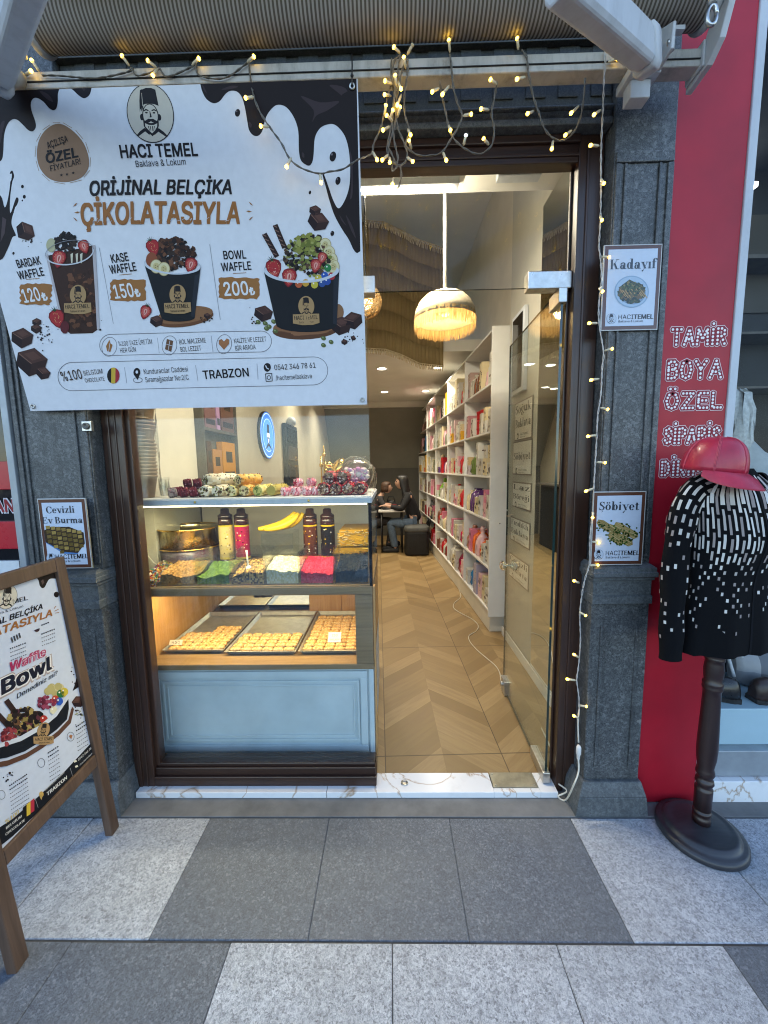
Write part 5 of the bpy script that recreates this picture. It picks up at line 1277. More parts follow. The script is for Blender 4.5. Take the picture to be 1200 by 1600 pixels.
# heading
logo(B, 235.5, 177.5, 36.5, 47, sk=.09)
B.text('HACI TEMEL', (192, 249), (309, 243), 20, INK, 3, .030); B.text('Baklava & Lokum', (215, 263), (291, 257.5), 10, INK, 3, .008)
B.spoly([(85, 196), (100, 196), (118, 208), (133, 226), (141, 248), (140, 266), (128, 280), (104, 286), (80, 281), (65, 266), (59, 246), (61, 224), (70, 207)], '#8e7058', 1)
lp = [(84, 193), (100, 193), (120, 205), (136, 224), (144, 248), (143, 268), (130, 283), (104, 289), (79, 284), (62, 268), (56, 246), (58, 222), (68, 204)]
for i in range(len(lp)):
    a, b_ = lp[i], lp[(i+1) % len(lp)]; B.line([a, (a[0]+(b_[0]-a[0])*.72, a[1]+(b_[1]-a[1])*.72)], .9, '#a89078', 1.2)
B.text('AÇILIŞA', (77, 234), (109, 223), 11, INK, 3, .012, .15); B.text('ÖZEL', (76, 256), (125, 247), 15, INK, 3, .035, .15); B.text('FİYATLAR!', (81, 269), (130, 258), 9, INK, 3, .014, .2)
for x, y in ((98, 275), (107, 274), (117, 272)):
    B.poly([(x+(2.6 if i % 2 == 0 else 1.1)*math.sin(i*.6283), y-(2.6 if i % 2 == 0 else 1.1)*math.cos(i*.6283)) for i in range(10)], INK, 3)
B.text('ORİJİNAL BELÇİKA', (145, 307.5), (361, 302), 22, INK, 3, .030, .28)
B.text('ÇİKOLATASIYLA', (132, 353), (373, 348), 33, '#9a6434', 3, .034, .22)
rays(B, 120, 333, 1, 3, 1.0); rays(B, 391, 329, -1, 3, 1.0)
for i in range(26):                                          # dry brush streaks
    x = random.uniform(140, 365); y = 351-(x-132)*.02-random.uniform(0, 4); B.line([(x, y), (x+random.uniform(2, 7), y-random.uniform(1, 5))], .5, '#dcdde0', 5.2)
# the three offers
for w1, w2, a1, a2, b1, b2, bd, pr, p1, p2 in (('BARDAK', 'WAFFLE', (32, 420), (67, 413.5), (34, 438), (72, 431), (34, 443, 84, 478), '120', (43, 474), (68, 470)), ('KASE', 'WAFFLE', (177.5, 412), (204, 408.5), (175, 428.5), (216, 424), (173, 436, 230, 472), '150', (182, 467), (212, 464)), ('BOWL', 'WAFFLE', (350, 405), (384, 403), (347, 424), (392, 420.5), (342, 432, 405, 468), '200', (352, 462.5), (388, 460))):
    B.text(w1, a1, a2, 13, INK, 3, .022); B.text(w2, b1, b2, 13, INK, 3, .022); badge(B, *bd)
    B.text(pr, p1, p2, 21, '#e4e2de', 3, .022); B.text('₺', (p2[0]+2, p2[1]+.5), (p2[0]+10, p2[1]), 12, '#e4e2de', 3, .03)
    B.line([(b2[0]-28, b2[1]+6.5), (b2[0]-8, b2[1]+5)], .8, TAN, 2)
B.line([(157, 388), (178, 506)], .7, '#8a8a90', 2); B.line([(328, 382), (345, 500)], .7, '#8a8a90', 2)
BR = ['#4a2c1c', '#5e3a26', '#2e1a12', '#6e4630', '#3a2218']; DKC = ['#181214', '#241a1a', '#100c0e', '#33261f']
# clear cup
B.poly([(77, 400), (148, 384), (154, 515), (146, 521), (112, 522), (104, 514)], '#38221a', 2)
heap_art(B, 128, 465, 24, 52, 170, BR, 4, 2.2)
B.poly([(77, 396), (77, 400), (104, 514), (101, 514), (74, 402)], '#b8b0b0', 4.2); B.poly([(146, 384), (151, 384), (157, 515), (153, 515)], '#b8b0b0', 4.2)
heap_art(B, 104, 380, 17, 15, 120, DKC, 3, 4.4); B.ell(82, 384, 8, 11, '#b4b08c', 4.2, 14)
strawberry(B, 94, 405, 16, 10, True, 4.8, False); strawberry(B, 133, 386, 13, -20, True, 4.8, False)
for x in (112, 120, 127): B.poly([(x, 398), (x+4, 396), (x+3, 412), (x+1, 412)], '#d0c8b0', 5)
B.ringline(111, 395, 38, 19, 2.0, '#c8c8cc', 6.6, 30, -8, 0, 180); B.ringline(111, 396, 38, 19, .8, '#8a8a90', 6.7, 30, -8, 180, 360)
cup_logo(B, 124, 468, 21, 6)
strawberry(B, 92, 498, 17, -15, False, 5); B.ell(104, 512, 7, 10, '#5a2026', 5.2, 10); crumbs(B, 150, 500, 6, 7, 12)
for cx, cy, r, ro in ((60, 514, 8, 5), (38, 528, 17, 8), (52, 565, 24, 14), (70, 583, 11, 20), (61, 504, 7, 0)): choc(B, cx, cy, r, ro)
crumbs(B, 72, 524, 9, 7, 26); choc(B, 42, 362, 15, 50); crumbs(B, 44, 379, 7, 3, 12)
# paper bowl
def bowl(A, x0, y0, x1, y1, xb0, xb1, yb, dark='#14171c', tiltk=-.08, L=4):
    cx, rx = (x0+x1)/2, (x1-x0)/2; ry = rx*.34
    top = [(cx+rx*math.cos(rad(a)), (y0+y1)/2+(math.cos(rad(a)))*(y1-y0)/2+ry*math.sin(rad(a))) for a in range(0, 181, 10)]
    bx_, br_ = (xb0+xb1)/2, (xb1-xb0)/2
    bot = [(bx_-br_*math.cos(rad(a)), yb+br_*.24*math.sin(rad(a))) for a in range(0, 181, 12)]
    A.poly(top+bot, dark, L)
    A.poly([(x+(cx-x)*.0, y) for x, y in top]+[(cx+(x-cx)*.93, y-rx*.06) for x, y in reversed(top)], '#c8ccd2', L+2.2)
    back = [(cx+rx*math.cos(rad(a)), (y0+y1)/2+(math.cos(rad(a)))*(y1-y0)/2+ry*math.sin(rad(a))) for a in range(180, 361, 10)]
    A.poly(back+[(cx+(x-cx)*.94, y+rx*.04) for x, y in reversed(back)], '#b4b8be', L-.2)
    A.poly([(xb1-6, yb-2), (xb1, yb), (x1-1, y1+10), (x1-9, y1+14)], '#242830', L+.4)
B.ell(290, 497, 45, 14, '#6a442c', 2, 26, -8); B.ell(290, 493, 44, 13, '#8a6040', 2.2, 26, -8)
heap_art(B, 272, 398, 34, 24, 230, BR+DKC, 4, 3.2); strawberry(B, 242, 388, 15, -20, False, 4.6); strawberry(B, 300, 415, 14, 15, True, 5.0, False); B.ell(240, 408, 9, 12, '#8a4a30', 4.9, 14)
bowl(B, 228, 413, 315, 418, 254, 306, 497)
banana_slice(B, 247, 418, 9.5, 5.2); banana_slice(B, 259, 422, 9.5, 5.5)
cup_logo(B, 280, 468, 21, 7); strawberry(B, 229, 488, 13, 20, True, 5); choc(B, 246, 502, 10, 10); choc(B, 325, 494, 5, 10); crumbs(B, 325, 500, 5, 3, 12)
# large bowl
B.ell(477, 515, 52, 15, '#5e3c28', 2, 26, -3); B.ell(477, 510, 51, 14, '#8a5e40', 2.2, 26, -3); B.ell(527, 487, 10, 13, '#8a6446', 2.1, 16)
heap_art(B, 480, 398, 37, 33, 330, DKC+['#6a7030', '#7c8238', '#5a4030', '#8a8a4a'], 3.4, 3.2)
heap_art(B, 478, 378, 22, 14, 46, ['#8a8a40', '#a0a058', '#6a7030'], 3.6, 4.7)
for a, b_, w in (((412, 364), (432, 400), 8), ((429, 350), (444, 386), 8)):
    B.line([a, b_], w, '#2e1c1a', 4.0)
    for i in range(5): f = i/5; B.line([(a[0]+(b_[0]-a[0])*f-3, a[1]+(b_[1]-a[1])*f+1), (a[0]+(b_[0]-a[0])*f+3, a[1]+(b_[1]-a[1])*f+4)], 1.4, '#7a5c50', 4.2)
for i, (x, y) in enumerate(((508, 382), (514, 394), (518, 405), (521, 416))): banana_slice(B, x, y, 9.5, 4.1+i*.1)
strawberry(B, 427, 418, 18, -12, True, 5.0); strawberry(B, 451, 432, 17, 6, True, 5.2, False); strawberry(B, 493, 414, 13, 10, True, 5.2, False); strawberry(B, 503, 402, 11, 14, True, 5.1, False)
bowl(B, 411, 421, 530, 421, 431, 526, 507)
for x, y, c in ((477, 441, '#c89a3c'), (491, 444, '#c2b440'), (466, 443, '#b85a34'), (497, 434, '#c4b044'), (507, 430, '#2c56a8'), (511, 439, '#2c4c96'), (518, 431, '#a83038'), (512, 418, '#2c7a44'), (503, 442, '#32508c')): B.ell(x, y, 5.6, 6, c, 5.8, 12); B.ell(x-1.6, y-2, 1.3, 1.5, '#e8e4dc', 5.9, 6)
cup_logo(B, 478, 484, 21, 7, .03)
for cx, cy, r, ro in ((411, 489, 14, 12), (532, 508, 16, 12), (551, 500, 15, -10), (497, 345, 16, 25), (492, 328, 9, 10), (538, 534, 5, 0), (552, 528, 4, 30)): choc(B, cx, cy, r, ro)
crumbs(B, 398, 492, 4, 8, 10); crumbs(B, 550, 525, 10, 6, 14)
for x, y in ((403, 503), (414, 505), (420, 510), (427, 502), (430, 517), (505, 528), (517, 534), (505, 539), (416, 513)): B.ell(x, y, 4.2, 3.4, '#5a6238', 3.4, 10, 30); B.ell(x-1, y-1, 1.6, 1.2, '#8a9460', 3.6, 8, 30)
# bottom lines
pill(B, 157, 523, 424, 556, -.024); pill(B, 93, 567, 512, 611, -.024)
for x, y in ((172, 542), (266, 540), (351, 538)): B.ringline(x, y, 11.5, 15, .8, '#6a6a70', 2, 26, 8)
B.poly([(169, 549), (167, 541), (172, 531), (174, 537), (177, 539), (174, 550)], TAN, 3); B.line([(171, 552), (173, 536)], .7, PAPER, 3.5)
B.poly([(262, 530), (272, 533), (269, 550), (259, 546)], '#6a4a34', 3); B.line([(267, 532), (264, 548)], .6, PAPER, 3.5); B.line([(261, 538), (271, 541)], .6, PAPER, 3.5)
B.poly([(351, 547), (343, 538), (343, 532), (347, 530), (351, 534), (355, 529), (359, 531), (359, 537)], '#a06a44', 3)
for s_, a, b_ in (('%100 TAZE ÜRETİM', (187, 541), (239, 537.5)), ('HER GÜN', (190, 551.5), (214, 549.5)), ('BOL MALZEME', (282, 538.5), (323, 535.5)), ('BOL LEZZET', (284, 550), (316, 547.5)), ('KALİTE VE LEZZET', (367, 536.5), (416, 533)), ('BİR ARADA', (369, 548), (400, 545.5))): B.text(s_, a, b_, 7.4, '#262424', 3, .006)
for x0, y0, x1, y1 in ((247, 528, 250, 552), (331, 525, 334, 550), (196, 574, 200, 599), (307, 571, 311, 596), (402, 568, 404, 593)): B.line([(x0, y0), (x1, y1)], .7, '#9a9aa0', 2)
B.text('%100', (101, 596), (132, 591.5), 15, '#4a3c34', 3, .012); B.text('BELGIUM', (134, 587), (163, 583.5), 7.5, '#3a2e28', 3, .006); B.text('CHOCOLATE', (136, 598), (166, 595), 6.5, '#3a2e28', 3, .006)
for i, c in enumerate(('#1a1a1a', '#c8a83c', '#a02c38')):
    x0, x1 = 169.5+i*6.4, 169.5+(i+1)*6.4; arc = lambda x: 12.5*math.sqrt(max(0, 1-((x-179.1)/9.7)**2))
    B.poly([(x0+(x1-x0)*k/6, 587-arc(x0+(x1-x0)*k/6)) for k in range(7)]+[(x1-(x1-x0)*k/6, 587+arc(x1-(x1-x0)*k/6)) for k in range(7)], c, 3)
B.ell(215.5, 582, 5.4, 7, INK, 3, 16); B.poly([(210.5, 585), (220.5, 584), (217, 594)], INK, 3); B.ell(215.5, 581.5, 2, 2.6, PAPER, 3.5, 10); B.ringline(217, 594, 7, 4, .9, '#6a6a70', 2.5, 20)
B.text('Kunduracılar Caddesi', (227, 585), (295.5, 580.5), 8, '#2a2828', 3, .006); B.text('Sıramağazalar No:2/C', (229.5, 597.5), (297, 593.5), 8, '#2a2828', 3, .006)
B.text('TRABZON', (320, 592.5), (390, 588), 13, INK, 3, .02)
B.ell(418, 574, 5.5, 6.8, INK, 3, 16); B.line([(415.5, 571), (417, 575), (420.5, 577)], 1.5, PAPER, 3.5)
B.line([(415.5, 584), (425, 583.5), (426, 595.5), (416.5, 596), (415.5, 584)], 1.1, INK, 3); B.ringline(420.7, 590, 2.6, 3.2, .9, INK, 3, 12)
B.text('0542 346 78 61', (429.5, 578.5), (493, 574.5), 8.5, '#2a2828', 3, .012); B.text('/hacitemelbaklava', (431.5, 594.5), (487.5, 591), 7.6, '#2a2828', 3, .006)
B.clip(0, W, 0, Hb, 1)
def wob(x, y):
    e = (y/Hb)*(1-y/Hb)
    return .016*math.sin(x*3.1+.6)*e*4*.5+.0065*math.sin(x*9+y*4)*e*3+(.010*math.sin(x/W*math.pi) if y < .25*Hb else 0)*(1-y/(.25*Hb) if y < .25*Hb else 0)
t = thing('shop_banner', 'large white printed waffle banner hanging from the awning beam', 'banner', (bl.x+W/2, YB, br.z))
mb = MB(); B.mesh(mb, .00045, wob, .09)
# back of the sheet
mb.col('#b8bcc4'); nx, ny = 18, 12
def bp(i, j): x, y = W*i/nx, Hb*j/ny; return B.o+ex*x+ey*y+nb*(wob(x, y)-.0012)
for i in range(nx):
    for j in range(ny): mb.face([bp(i, j), bp(i, j+1), bp(i+1, j+1), bp(i+1, j)], True)
mb.build('sheet', 'banner_print', t)
for u_, v_ in ((.018, .018), (W-.018, .018), (W-.018, Hb-.02), (.018, Hb-.02)):
    c = B.o+ex*u_+ey*v_+nb*(wob(u_, v_)+.004); mm = Matrix((ex, ey, nb)).transposed()
    mb = MB(); mb.lathe([(.0045, 0), (.0055, .0016), (.0085, .0016), (.0095, 0), (.0095, -.002)], c, 18, mm, False); mb.build('eyelet', 'steel', t)
c = B.o+ex*(W-.018)+ey*(Hb-.02)+nb*.005
mb = MB(); mb.tube([c+V3(0, 0, -.004), c+V3(.001, -.004, .02), c+V3(.002, .0, .06), c+V3(.001, .012, .10)], .0022, 5); mb.ball(c+V3(.001, -.005, .024), .0055, 8, 6); mb.build('cable_tie', 'black_plastic', t)
# ================================================================ small printed sheets on the stone
def frame_sheet(name, label, px4, Y, lines, dish):
    """px4: photo corners TL, TR, BR, BL; a laminated sheet in a bronze frame"""
    tl, tr_, br_, bl_ = [P(*p, Y) for p in px4]; w = ((tr_-tl).length+(br_-bl_).length)/2; h = ((tl-bl_).length+(tr_-br_).length)/2
    c = (tl+tr_+br_+bl_)/4; ex = V3(1, 0, 0); ey = V3(0, 0, 1); n = V3(0, -1, 0); o = c-ex*w/2-ey*h/2
    t = thing(name, label, 'notice', tuple(c))
    A = Art(o, ex, ey, n); cx = sum(p[0] for p in px4)/4
    f = .007
    A.upoly([(0, 0), (w, 0), (w, h), (0, h)], '#c4c2bc', 0); A.upoly([(.003, .003), (w-.003, .003), (w-.003, h-.003), (.003, h-.003)], '#5c3a2c', 1)
    A.upoly([(.016, .016), (w-.016, .016), (w-.016, h-.016), (.016, h-.016)], '#c6d0de', 2)
    for s_, a, b_, cap in lines: A.text(s_, a, b_, cap, '#3a3f46', 5, serif=True)
    dish(A)
    mb = MB(); A.mesh(mb, .0003); mb.build('sheet', 'print_gloss', t)
    mb = MB(); mb.m = 0; fr = .004
    mb.box(o+V3(-.001, .0015, -.001), o+V3(w+.001, .006, h+.001)); mb.build('backing', 'steel', t, bevel=.001)
    return t
def brand(A, lx, ly, lr, ta, tb, cap, sa, sb, scap):
    logo(A, lx, ly, lr, lr*1.1, '#b8c4d2', INK, 5)
    p0, p1 = Vector(ta), Vector(tb); m_ = p0.lerp(p1, .43)
    A.text('HACI', tuple(p0), tuple(m_), cap, INK, 5, .002); A.text('TEMEL', tuple(p0.lerp(p1, .445)), tuple(p1), cap, INK, 5, .035); A.text('Baklava & Lokum', sa, sb, scap, INK, 5, .004)
def plate(A, cx, cy, rx, ry):
    A.ell(cx, cy, rx, ry, '#8ea6bc', 5, 30); A.ell(cx, cy, rx*.93, ry*.93, '#a8bdd0', 5.2, 30); A.ell(cx+1, cy+2, rx*.78, ry*.72, '#7d93a8', 5.4, 26)
def d_kadayif(A):
    plate(A, 986.5, 456, 27, 25)
    heap_art(A, 987, 458, 21, 16, 150, ['#2c3a20', '#3a4826', '#202a1a', '#6a5a34'], 2.4, 5.8)
    A.poly([(966, 452), (982, 438), (1008, 450), (1006, 462), (988, 475), (970, 466)], '#6a5430', 6.6); A.poly([(966, 450), (983, 437), (1009, 450), (990, 462)], '#4a4a26', 6.8)
    for i in range(9):
        x, y = 968+i*4.2, 452+2*math.sin(i); A.line([(x, y), (x+9, y+12)], 1.3, random.choice(['#a8844a', '#8a6a38', '#b8945a']), 7)
    heap_art(A, 987, 449, 16, 8, 70, ['#3c4a24', '#566034', '#2a3418', '#8a7a48'], 1.7, 7.1); brand(A, 955, 498, 7.5, (966, 499), (1020, 498), 7, (966, 504), (1004, 503.2), 3.2)
t = frame_sheet('food_notice', 'framed Kadayıf price sheet, upper one on the stone pillar by the red panel', [(945, 382), (1035, 382), (1027, 517), (938, 515)], 1.556, [('Kadayıf', (953, 421), (1027, 419), 15)], d_kadayif)
def d_sobiyet(A):
    for i, (x, y, a) in enumerate([(945, 822, 30), (958, 829, 35), (972, 826, 30), (984, 833, 25), (962, 842, 35), (976, 844, 30)]):
        c, s = math.cos(rad(a)), math.sin(rad(a)); q = lambda u_, v_: (x+u_*c-v_*s, y+u_*s+v_*c)
        A.poly([q(-14, -4), q(-6, -7), (q(10, -6)), q(14, 0), q(9, 6), q(-8, 6), q(-14, 2)], random.choice(['#a08a58', '#94804e']), 5+i*.4)
        for k in range(4): A.line([q(-11, -4+k*2.6), q(11, -4+k*2.6)], .9, random.choice(['#c0ac78', '#7a6a3c', '#b09a62']), 5.15+i*.4)
        for k in range(20): A.blob(q(random.uniform(-14, 14), random.uniform(-7, 7))[0], q(random.uniform(-10, 10), random.uniform(-6, 6))[1], 1.8, random.choice(['#3a4f22', '#4c6230', '#2c3e1a']), 5.3+i*.4, 5)
    brand(A, 935, 866.5, 7.5, (946, 867.5), (998, 867), 7, (946, 872.5), (983, 872), 3.2)
frame_sheet('food_notice', 'framed Şöbiyet price sheet, lower one on the stone pillar by the black sweater', [(930, 768), (1009, 768), (1004, 883), (920, 882)], 1.532, [('Şöbiyet', (936, 797), (998, 797), 13)], d_sobiyet)
def d_burma(A):
    out = [(69, 829), (80, 823), (108, 823), (131, 832), (133, 849), (122, 864), (100, 862), (72, 847)]
    A.poly([(69, 830), (72, 848), (100, 865), (122, 866), (122, 863), (100, 861), (72, 845)], '#4a78b0', 5); A.poly(out, '#3a2a14', 5.3)
    for i in range(7):
        for j in range(6):
            x = 78+i*8.2+j*1.2-3; y = 826+j*7.2+i*1.2-2
            if 70 < x < 131 and y < 828+(x-70)*.35+26 and y > 822 and y < 863-(0 if x < 110 else (x-110)*.2) and not (x < 84 and y > 850): A.poly([(x-3.4, y-2.4), (x+3.2, y-2.8), (x+3.8, y+2), (x-2.6, y+2.8)], random.choice(['#8a7038', '#a08444', '#75602e', '#64501f']), 5.6)
    brand(A, 80, 872, 7, (88, 873.5), (138, 872), 7, (88, 879), (126, 877.5), 3.2)
frame_sheet('food_notice', 'framed Cevizli Ev Burma price sheet behind the wooden pavement sign', [(57, 780), (132, 778), (145, 886), (72, 890)], 1.50, [('Cevizli', (73, 802), (117, 801), 10.5), ('Ev Burma', (67, 818), (130, 817), 10)], d_burma)
# price sheets on the wall behind the glass door
def wall_sheet(label, pa, pb, words_, thick=.003):
    """pa: far top corner, pb: near bottom corner as seen in the photo"""
    a, b_ = PX(*pa, XW), PX(*pb, XW); y0, y1, z0, z1 = b_.y, a.y, b_.z, a.z
    w, h = y1-y0, z1-z0; A = Art(V3(XW-.005, y1, z0), V3(0, -1, 0), V3(0, 0, 1), V3(-1, 0, 0))
    A.upoly([(0, 0), (w, 0), (w, h), (0, h)], '#7c6c60', 0); m_ = .010; A.upoly([(m_, m_), (w-m_, m_), (w-m_, h-m_), (m_, h-m_)], '#dcd8cc', 1)
    n = len(words_)
    for i, s_ in enumerate(words_):
        ps, ww = didone_polys(s_); z = h-(.30+.36*i)*h if n > 1 else h*.45; k = min((w-.05)/ww, .20); x0 = (w-ww*k)/2
        for qi, p in enumerate(ps): A.upoly([(x0+x*k, z+y*.21*h) for x, y in p], '#4c463e', 2+.05*(qi % 16))
    for s_, z, hh, wd in (('HACITEMEL', .10, .055, .45), ('Baklava & Lokum', .045, .03, .3)):
        ps, ww = text_polys(s_, .02); k = wd*w/ww
        for p in ps: A.upoly([(w*.36+x*k, h*z+h*.02+y*hh*h) for x, y in p], '#3c3832', 2)
    A.upoly([(w*.22+.02*math.cos(q*.524), h*.12+.024*math.sin(q*.524)) for q in range(12)], '#3c3832', 2); A.upoly([(w*.22+.014*math.cos(q*.524), h*.115+.012*math.sin(q*.524)) for q in range(12)], '#cfc8b8', 3)
    mb = MB(); mb.col('#8a8478'); mb.box((XW-.0045, y0, z0), (XW-.0005, y1, z1)); A.mesh(mb, .0006)
    tag(mb.build('price_sheet', 'paper_print', loc=(XW, (y0+y1)/2, z0)), label, 'notice', 'price sheets on the wall behind the door')
for lab, pa, pb, wd in (('topmost price sheet in the column, reading Soğuk Baklava', (806, 631), (832, 684), ('Soğuk', 'Baklava')), ('price sheet reading Şöbiyet, second from the top of the column', (803, 691), (831, 743), ('Şöbiyet',)),
                        ('price sheet reading Laz Böreği in the middle of the column', (802, 752), (830, 800), ('Laz', 'Böreği')), ('price sheet reading Fındıklı Baklava behind the glass door', (799, 806), (828, 860), ('Fındıklı', 'Baklava')),
                        ('lowest price sheet in the column, reading Cevizli Baklava', (797, 862), (826, 925), ('Cevizli', 'Baklava'))): wall_sheet(lab, pa, pb, wd)
# round lit emblem on the side wall
t = thing('round_sign', 'round blue lit emblem sign on the wall behind the sweets', 'sign', (LX, 3.95, 1.85)); XS = LX+.03
a, b_ = PX(417, 643, XS), PX(417, 717, XS); cz = (a.z+b_.z)/2; r = (a.z-b_.z)/2; cyy = 3.95
mb = MB(); mb.lathe([(r, 0), (r, .028), (.001, .0285)], (LX+.001, cyy, cz), 40, Matrix(((0, 0, 1), (0, 1, 0), (-1, 0, 0)))); mb.build('casing', 'black_plastic', t)
A = Art(V3(LX+.031, cyy, cz), V3(0, 1, 0), V3(0, 0, 1), V3(1, 0, 0)); C_ = lambda k, n=40: [(r*k*math.cos(i/n*6.283), r*k*math.sin(i/n*6.283)) for i in range(n)]
for k, c, L in ((.98, '#2c68c0', 0), (.93, '#b8d4f4', 1), (.89, '#2c6ccc', 2), (.70, '#b8d4f4', 3), (.67, '#4a88dc', 4)): A.upoly(C_(k), c, L)
dk, wh = '#16243c', '#cfe2f8'
A.upoly([(-.16*r, .10*r), (-.13*r, .46*r), (.13*r, .46*r), (.17*r, .10*r)], dk, 5); A.upoly([(.2*r*math.cos(i*.4), -.02*r+.22*r*math.sin(i*.4)) for i in range(16)], wh, 4.6); A.upoly([(-.16*r, -.08*r), (.16*r, -.08*r), (.13*r, -.3*r), (0, -.42*r), (-.13*r, -.3*r)], dk, 5); A.upoly([(-.10*r, -.14*r), (.10*r, -.14*r), (.07*r, -.26*r), (0, -.34*r), (-.07*r, -.26*r)], wh, 5.5)
A.upoly([(-.12*r, -.34*r), (-.4*r, -.56*r), (-.34*r, -.60*r), (0, -.44*r), (.34*r, -.60*r), (.4*r, -.56*r), (.12*r, -.34*r), (0, -.40*r)], dk, 5.2)
mb = MB(); A.mesh(mb, .0005); mb.build('face_print', 'lit_print', t)
# dark tall stand and counter fittings further back
t = thing('bottle_rack', 'tall black rack of dark bottles against the side wall', 'rack', (LX+.1, 4.95, 0))
a, b_ = PX(447, 652, LX+.06), PX(466, 700, LX+.06); mb = MB(); mb.box((LX+.002, a.y, .03), (LX+.055, b_.y, 2.05)); mb.build('carcass', 'black_plastic', t, bevel=.01)
for i in range(5):
    mb = MB(); mb.col(['#3a2c2c', '#54464c', '#2c2426', '#4a3c40', '#1e1a1c'][i]); z = .95+i*.22; mb.box((LX+.0555, a.y+.04, z), (LX+.065, b_.y-.04, z+.17)); mb.build('drawer_front', 'print_gloss', t, bevel=.004)
mb = MB(); mb.ball((LX+.05, (a.y+b_.y)/2, 2.09), .06, 16, 10); mb.build('glass_dome', 'alu', t)
t = thing('service_counter', 'dark service counter running along the side wall behind the jar', 'counter', (LX+.2, 6.2, 0))
mb = MB(); mb.box((LX+.002, 5.5, .03), (LX+.42, 7.2, 1.15)); mb.build('carcass', 'black_matte', t); mb = MB(); mb.box((LX+.002, 5.48, 1.151), (LX+.46, 7.22, 1.19)); mb.build('worktop', 'shelf_dark', t)
for i, (y, h) in enumerate(((5.7, .34), (5.95, .5), (6.1, .26))):
    mb = MB(); mb.lathe([(.05, 0), (.05, .01), (.012, .03), (.012, h), (.03, h+.01), (.03, h+.05), (.012, h+.06), (.012, h+.16), (.001, h+.17)], (LX+.25, y, 1.191), 14); tag(mb.build('candlestick', 'gold', loc=(LX+.25, y, 1.19)), ['small gold candlestick on the dark service counter', 'tallest gold candlestick on the dark service counter', 'short gold candlestick deeper on the service counter'][i], 'candlestick')
# ================================================================ awning: roll, cloth, beam, folding arms
t = thing('retractable_awning', 'striped beige and brown awning on a white beam with folding arms', 'awning', (0, 1.45, 2.79))
bx0, bx1 = P(8, 130, 1.445).x, P(1088, 95, 1.445).x
mb = MB(); mb.box((bx0, 1.420, 2.782), (bx1, 1.472, 2.834)); mb.build('beam', 'beam_paint', t, bevel=.004)
mb = MB(); mb.box((bx0, 1.4165, 2.80), (bx1, 1.4195, 2.803)); mb.build('beam_groove', 'black_matte', t)
Rr = .068; rc = V3(0, 1.395, 2.945); rx0, rx1 = P(64, 60, 1.395).x, P(1098, 40, 1.395).x
mb = MB(); N = 40
rings = [[V3(x, rc.y+Rr*math.cos(i/N*6.283), rc.z+Rr*math.sin(i/N*6.283)) for i in range(N)] for x in (rx0, rx1)]
mb.loft(rings); mb.build('cloth_roll', 'awning_cloth', t)
mb = MB(); a0 = 105; pts = [V3(0, rc.y+(Rr+.004)*math.cos(rad(a)), rc.z+(Rr+.004)*math.sin(rad(a))) for a in range(60, 150, 10)]
d = (pts[-1]-pts[-2]).normalized(); last = pts[-1]
pts2 = pts+[last+V3(0, -.05, .004), last+V3(0, -.10, .010), last+V3(0, -.16, .016)]
mb.loft([[V3(rx0+.01, p.y, p.z), V3(rx1-.01, p.y, p.z)] for p in pts2], False, False, True); o = mb.build('cloth', 'awning_cloth', t)
sm = o.modifiers.new('thick', 'SOLIDIFY'); sm.thickness = .003
mb = MB(); e = pts2[-1]; mb.box((rx0-.05, e.y-.05, e.z-.04), (rx1+.05, e.y, e.z+.02)); mb.build('front_bar', 'arm_paint', t, bevel=.006)
for x in (rx0-.012, rx1+.012):
    mb = MB(); mb.lathe([(.02, -.012), (.075, -.010), (.078, 0), (.075, .010), (.02, .012)], (x, rc.y, rc.z), 28, Matrix(((0, 0, 1), (0, 1, 0), (-1, 0, 0)))); mb.build('end_disc', 'arm_paint', t)
# bracket plates that carry roll and beam, right and left
def bracket(xc, sg):
    mb = MB()
    pr = [(1.49, 2.755), (1.40, 2.765), (1.355, 2.80), (1.325, 2.88), (1.315, 3.05), (1.38, 3.06), (1.40, 2.88), (1.42, 2.842), (1.49, 2.842)]
    w = .010
    A = [V3(xc-w, y, z) for y, z in pr]; Bq = [V3(xc+w, y, z) for y, z in pr]; mb.loft([A, Bq], True, True, False)
    o = mb.build('end_bracket', 'arm_paint', t, bevel=.003)
    mb = MB(); mb.box((xc-.018, 1.408, 2.772), (xc-.010 if sg > 0 else xc+.018, 1.485, 2.848)); mb.build('clamp', 'arm_paint', t, bevel=.003)
bracket(bx1+.012, 1); bracket(bx0-.012, -1)
# crank loop at the right end
mb = MB(); c = P(1112, 24, 1.30)
mb.tube([c+V3(.014*math.cos(q*.3927), 0, .026*math.sin(q*.3927)) for q in range(17)], .006, 8); mb.tube([c+V3(0, .0, .026), c+V3(.0, .02, .10)], .011, 10); mb.build('crank_eye', 'steel', t)
def arm(sh, el, label, w=.031, h=.050):
    """sh: shoulder on the beam, el: elbow out towards the street"""
    d = (el-sh).normalized(); s_ = d.cross(V3(0, 0, 1)).normalized(); u_ = s_.cross(d); L = (el-sh).length
    prof = [(-w, -h*.7), (-w*.7, -h), (w*.7, -h), (w, -h*.7), (w, h*.7), (w*.7, h), (-w*.7, h), (-w, h*.7)]
    mb = MB(); mb.loft([[sh+d*f+s_*a*k+u_*b_*k for a, b_ in prof] for f, k in ((.0, .72), (.05, .86), (.10, 1), (L, 1))], True, True, False); mb.build('folding_arm', 'arm_paint', t, bevel=.006)
    mb = MB(); mb.loft([[sh+d*f+s_*a*k+u_*b_*k for a, b_ in prof] for f, k in ((.006, 1.06), (.034, 1.14), (.05, 1.14), (.058, 1.02))], True, True, True); mb.build('arm_socket', 'arm_paint', t, bevel=.004)
shR = P(1010, 92, 1.37); arm(P(1016, 86, 1.36), P(868, -45, .98), 'r')
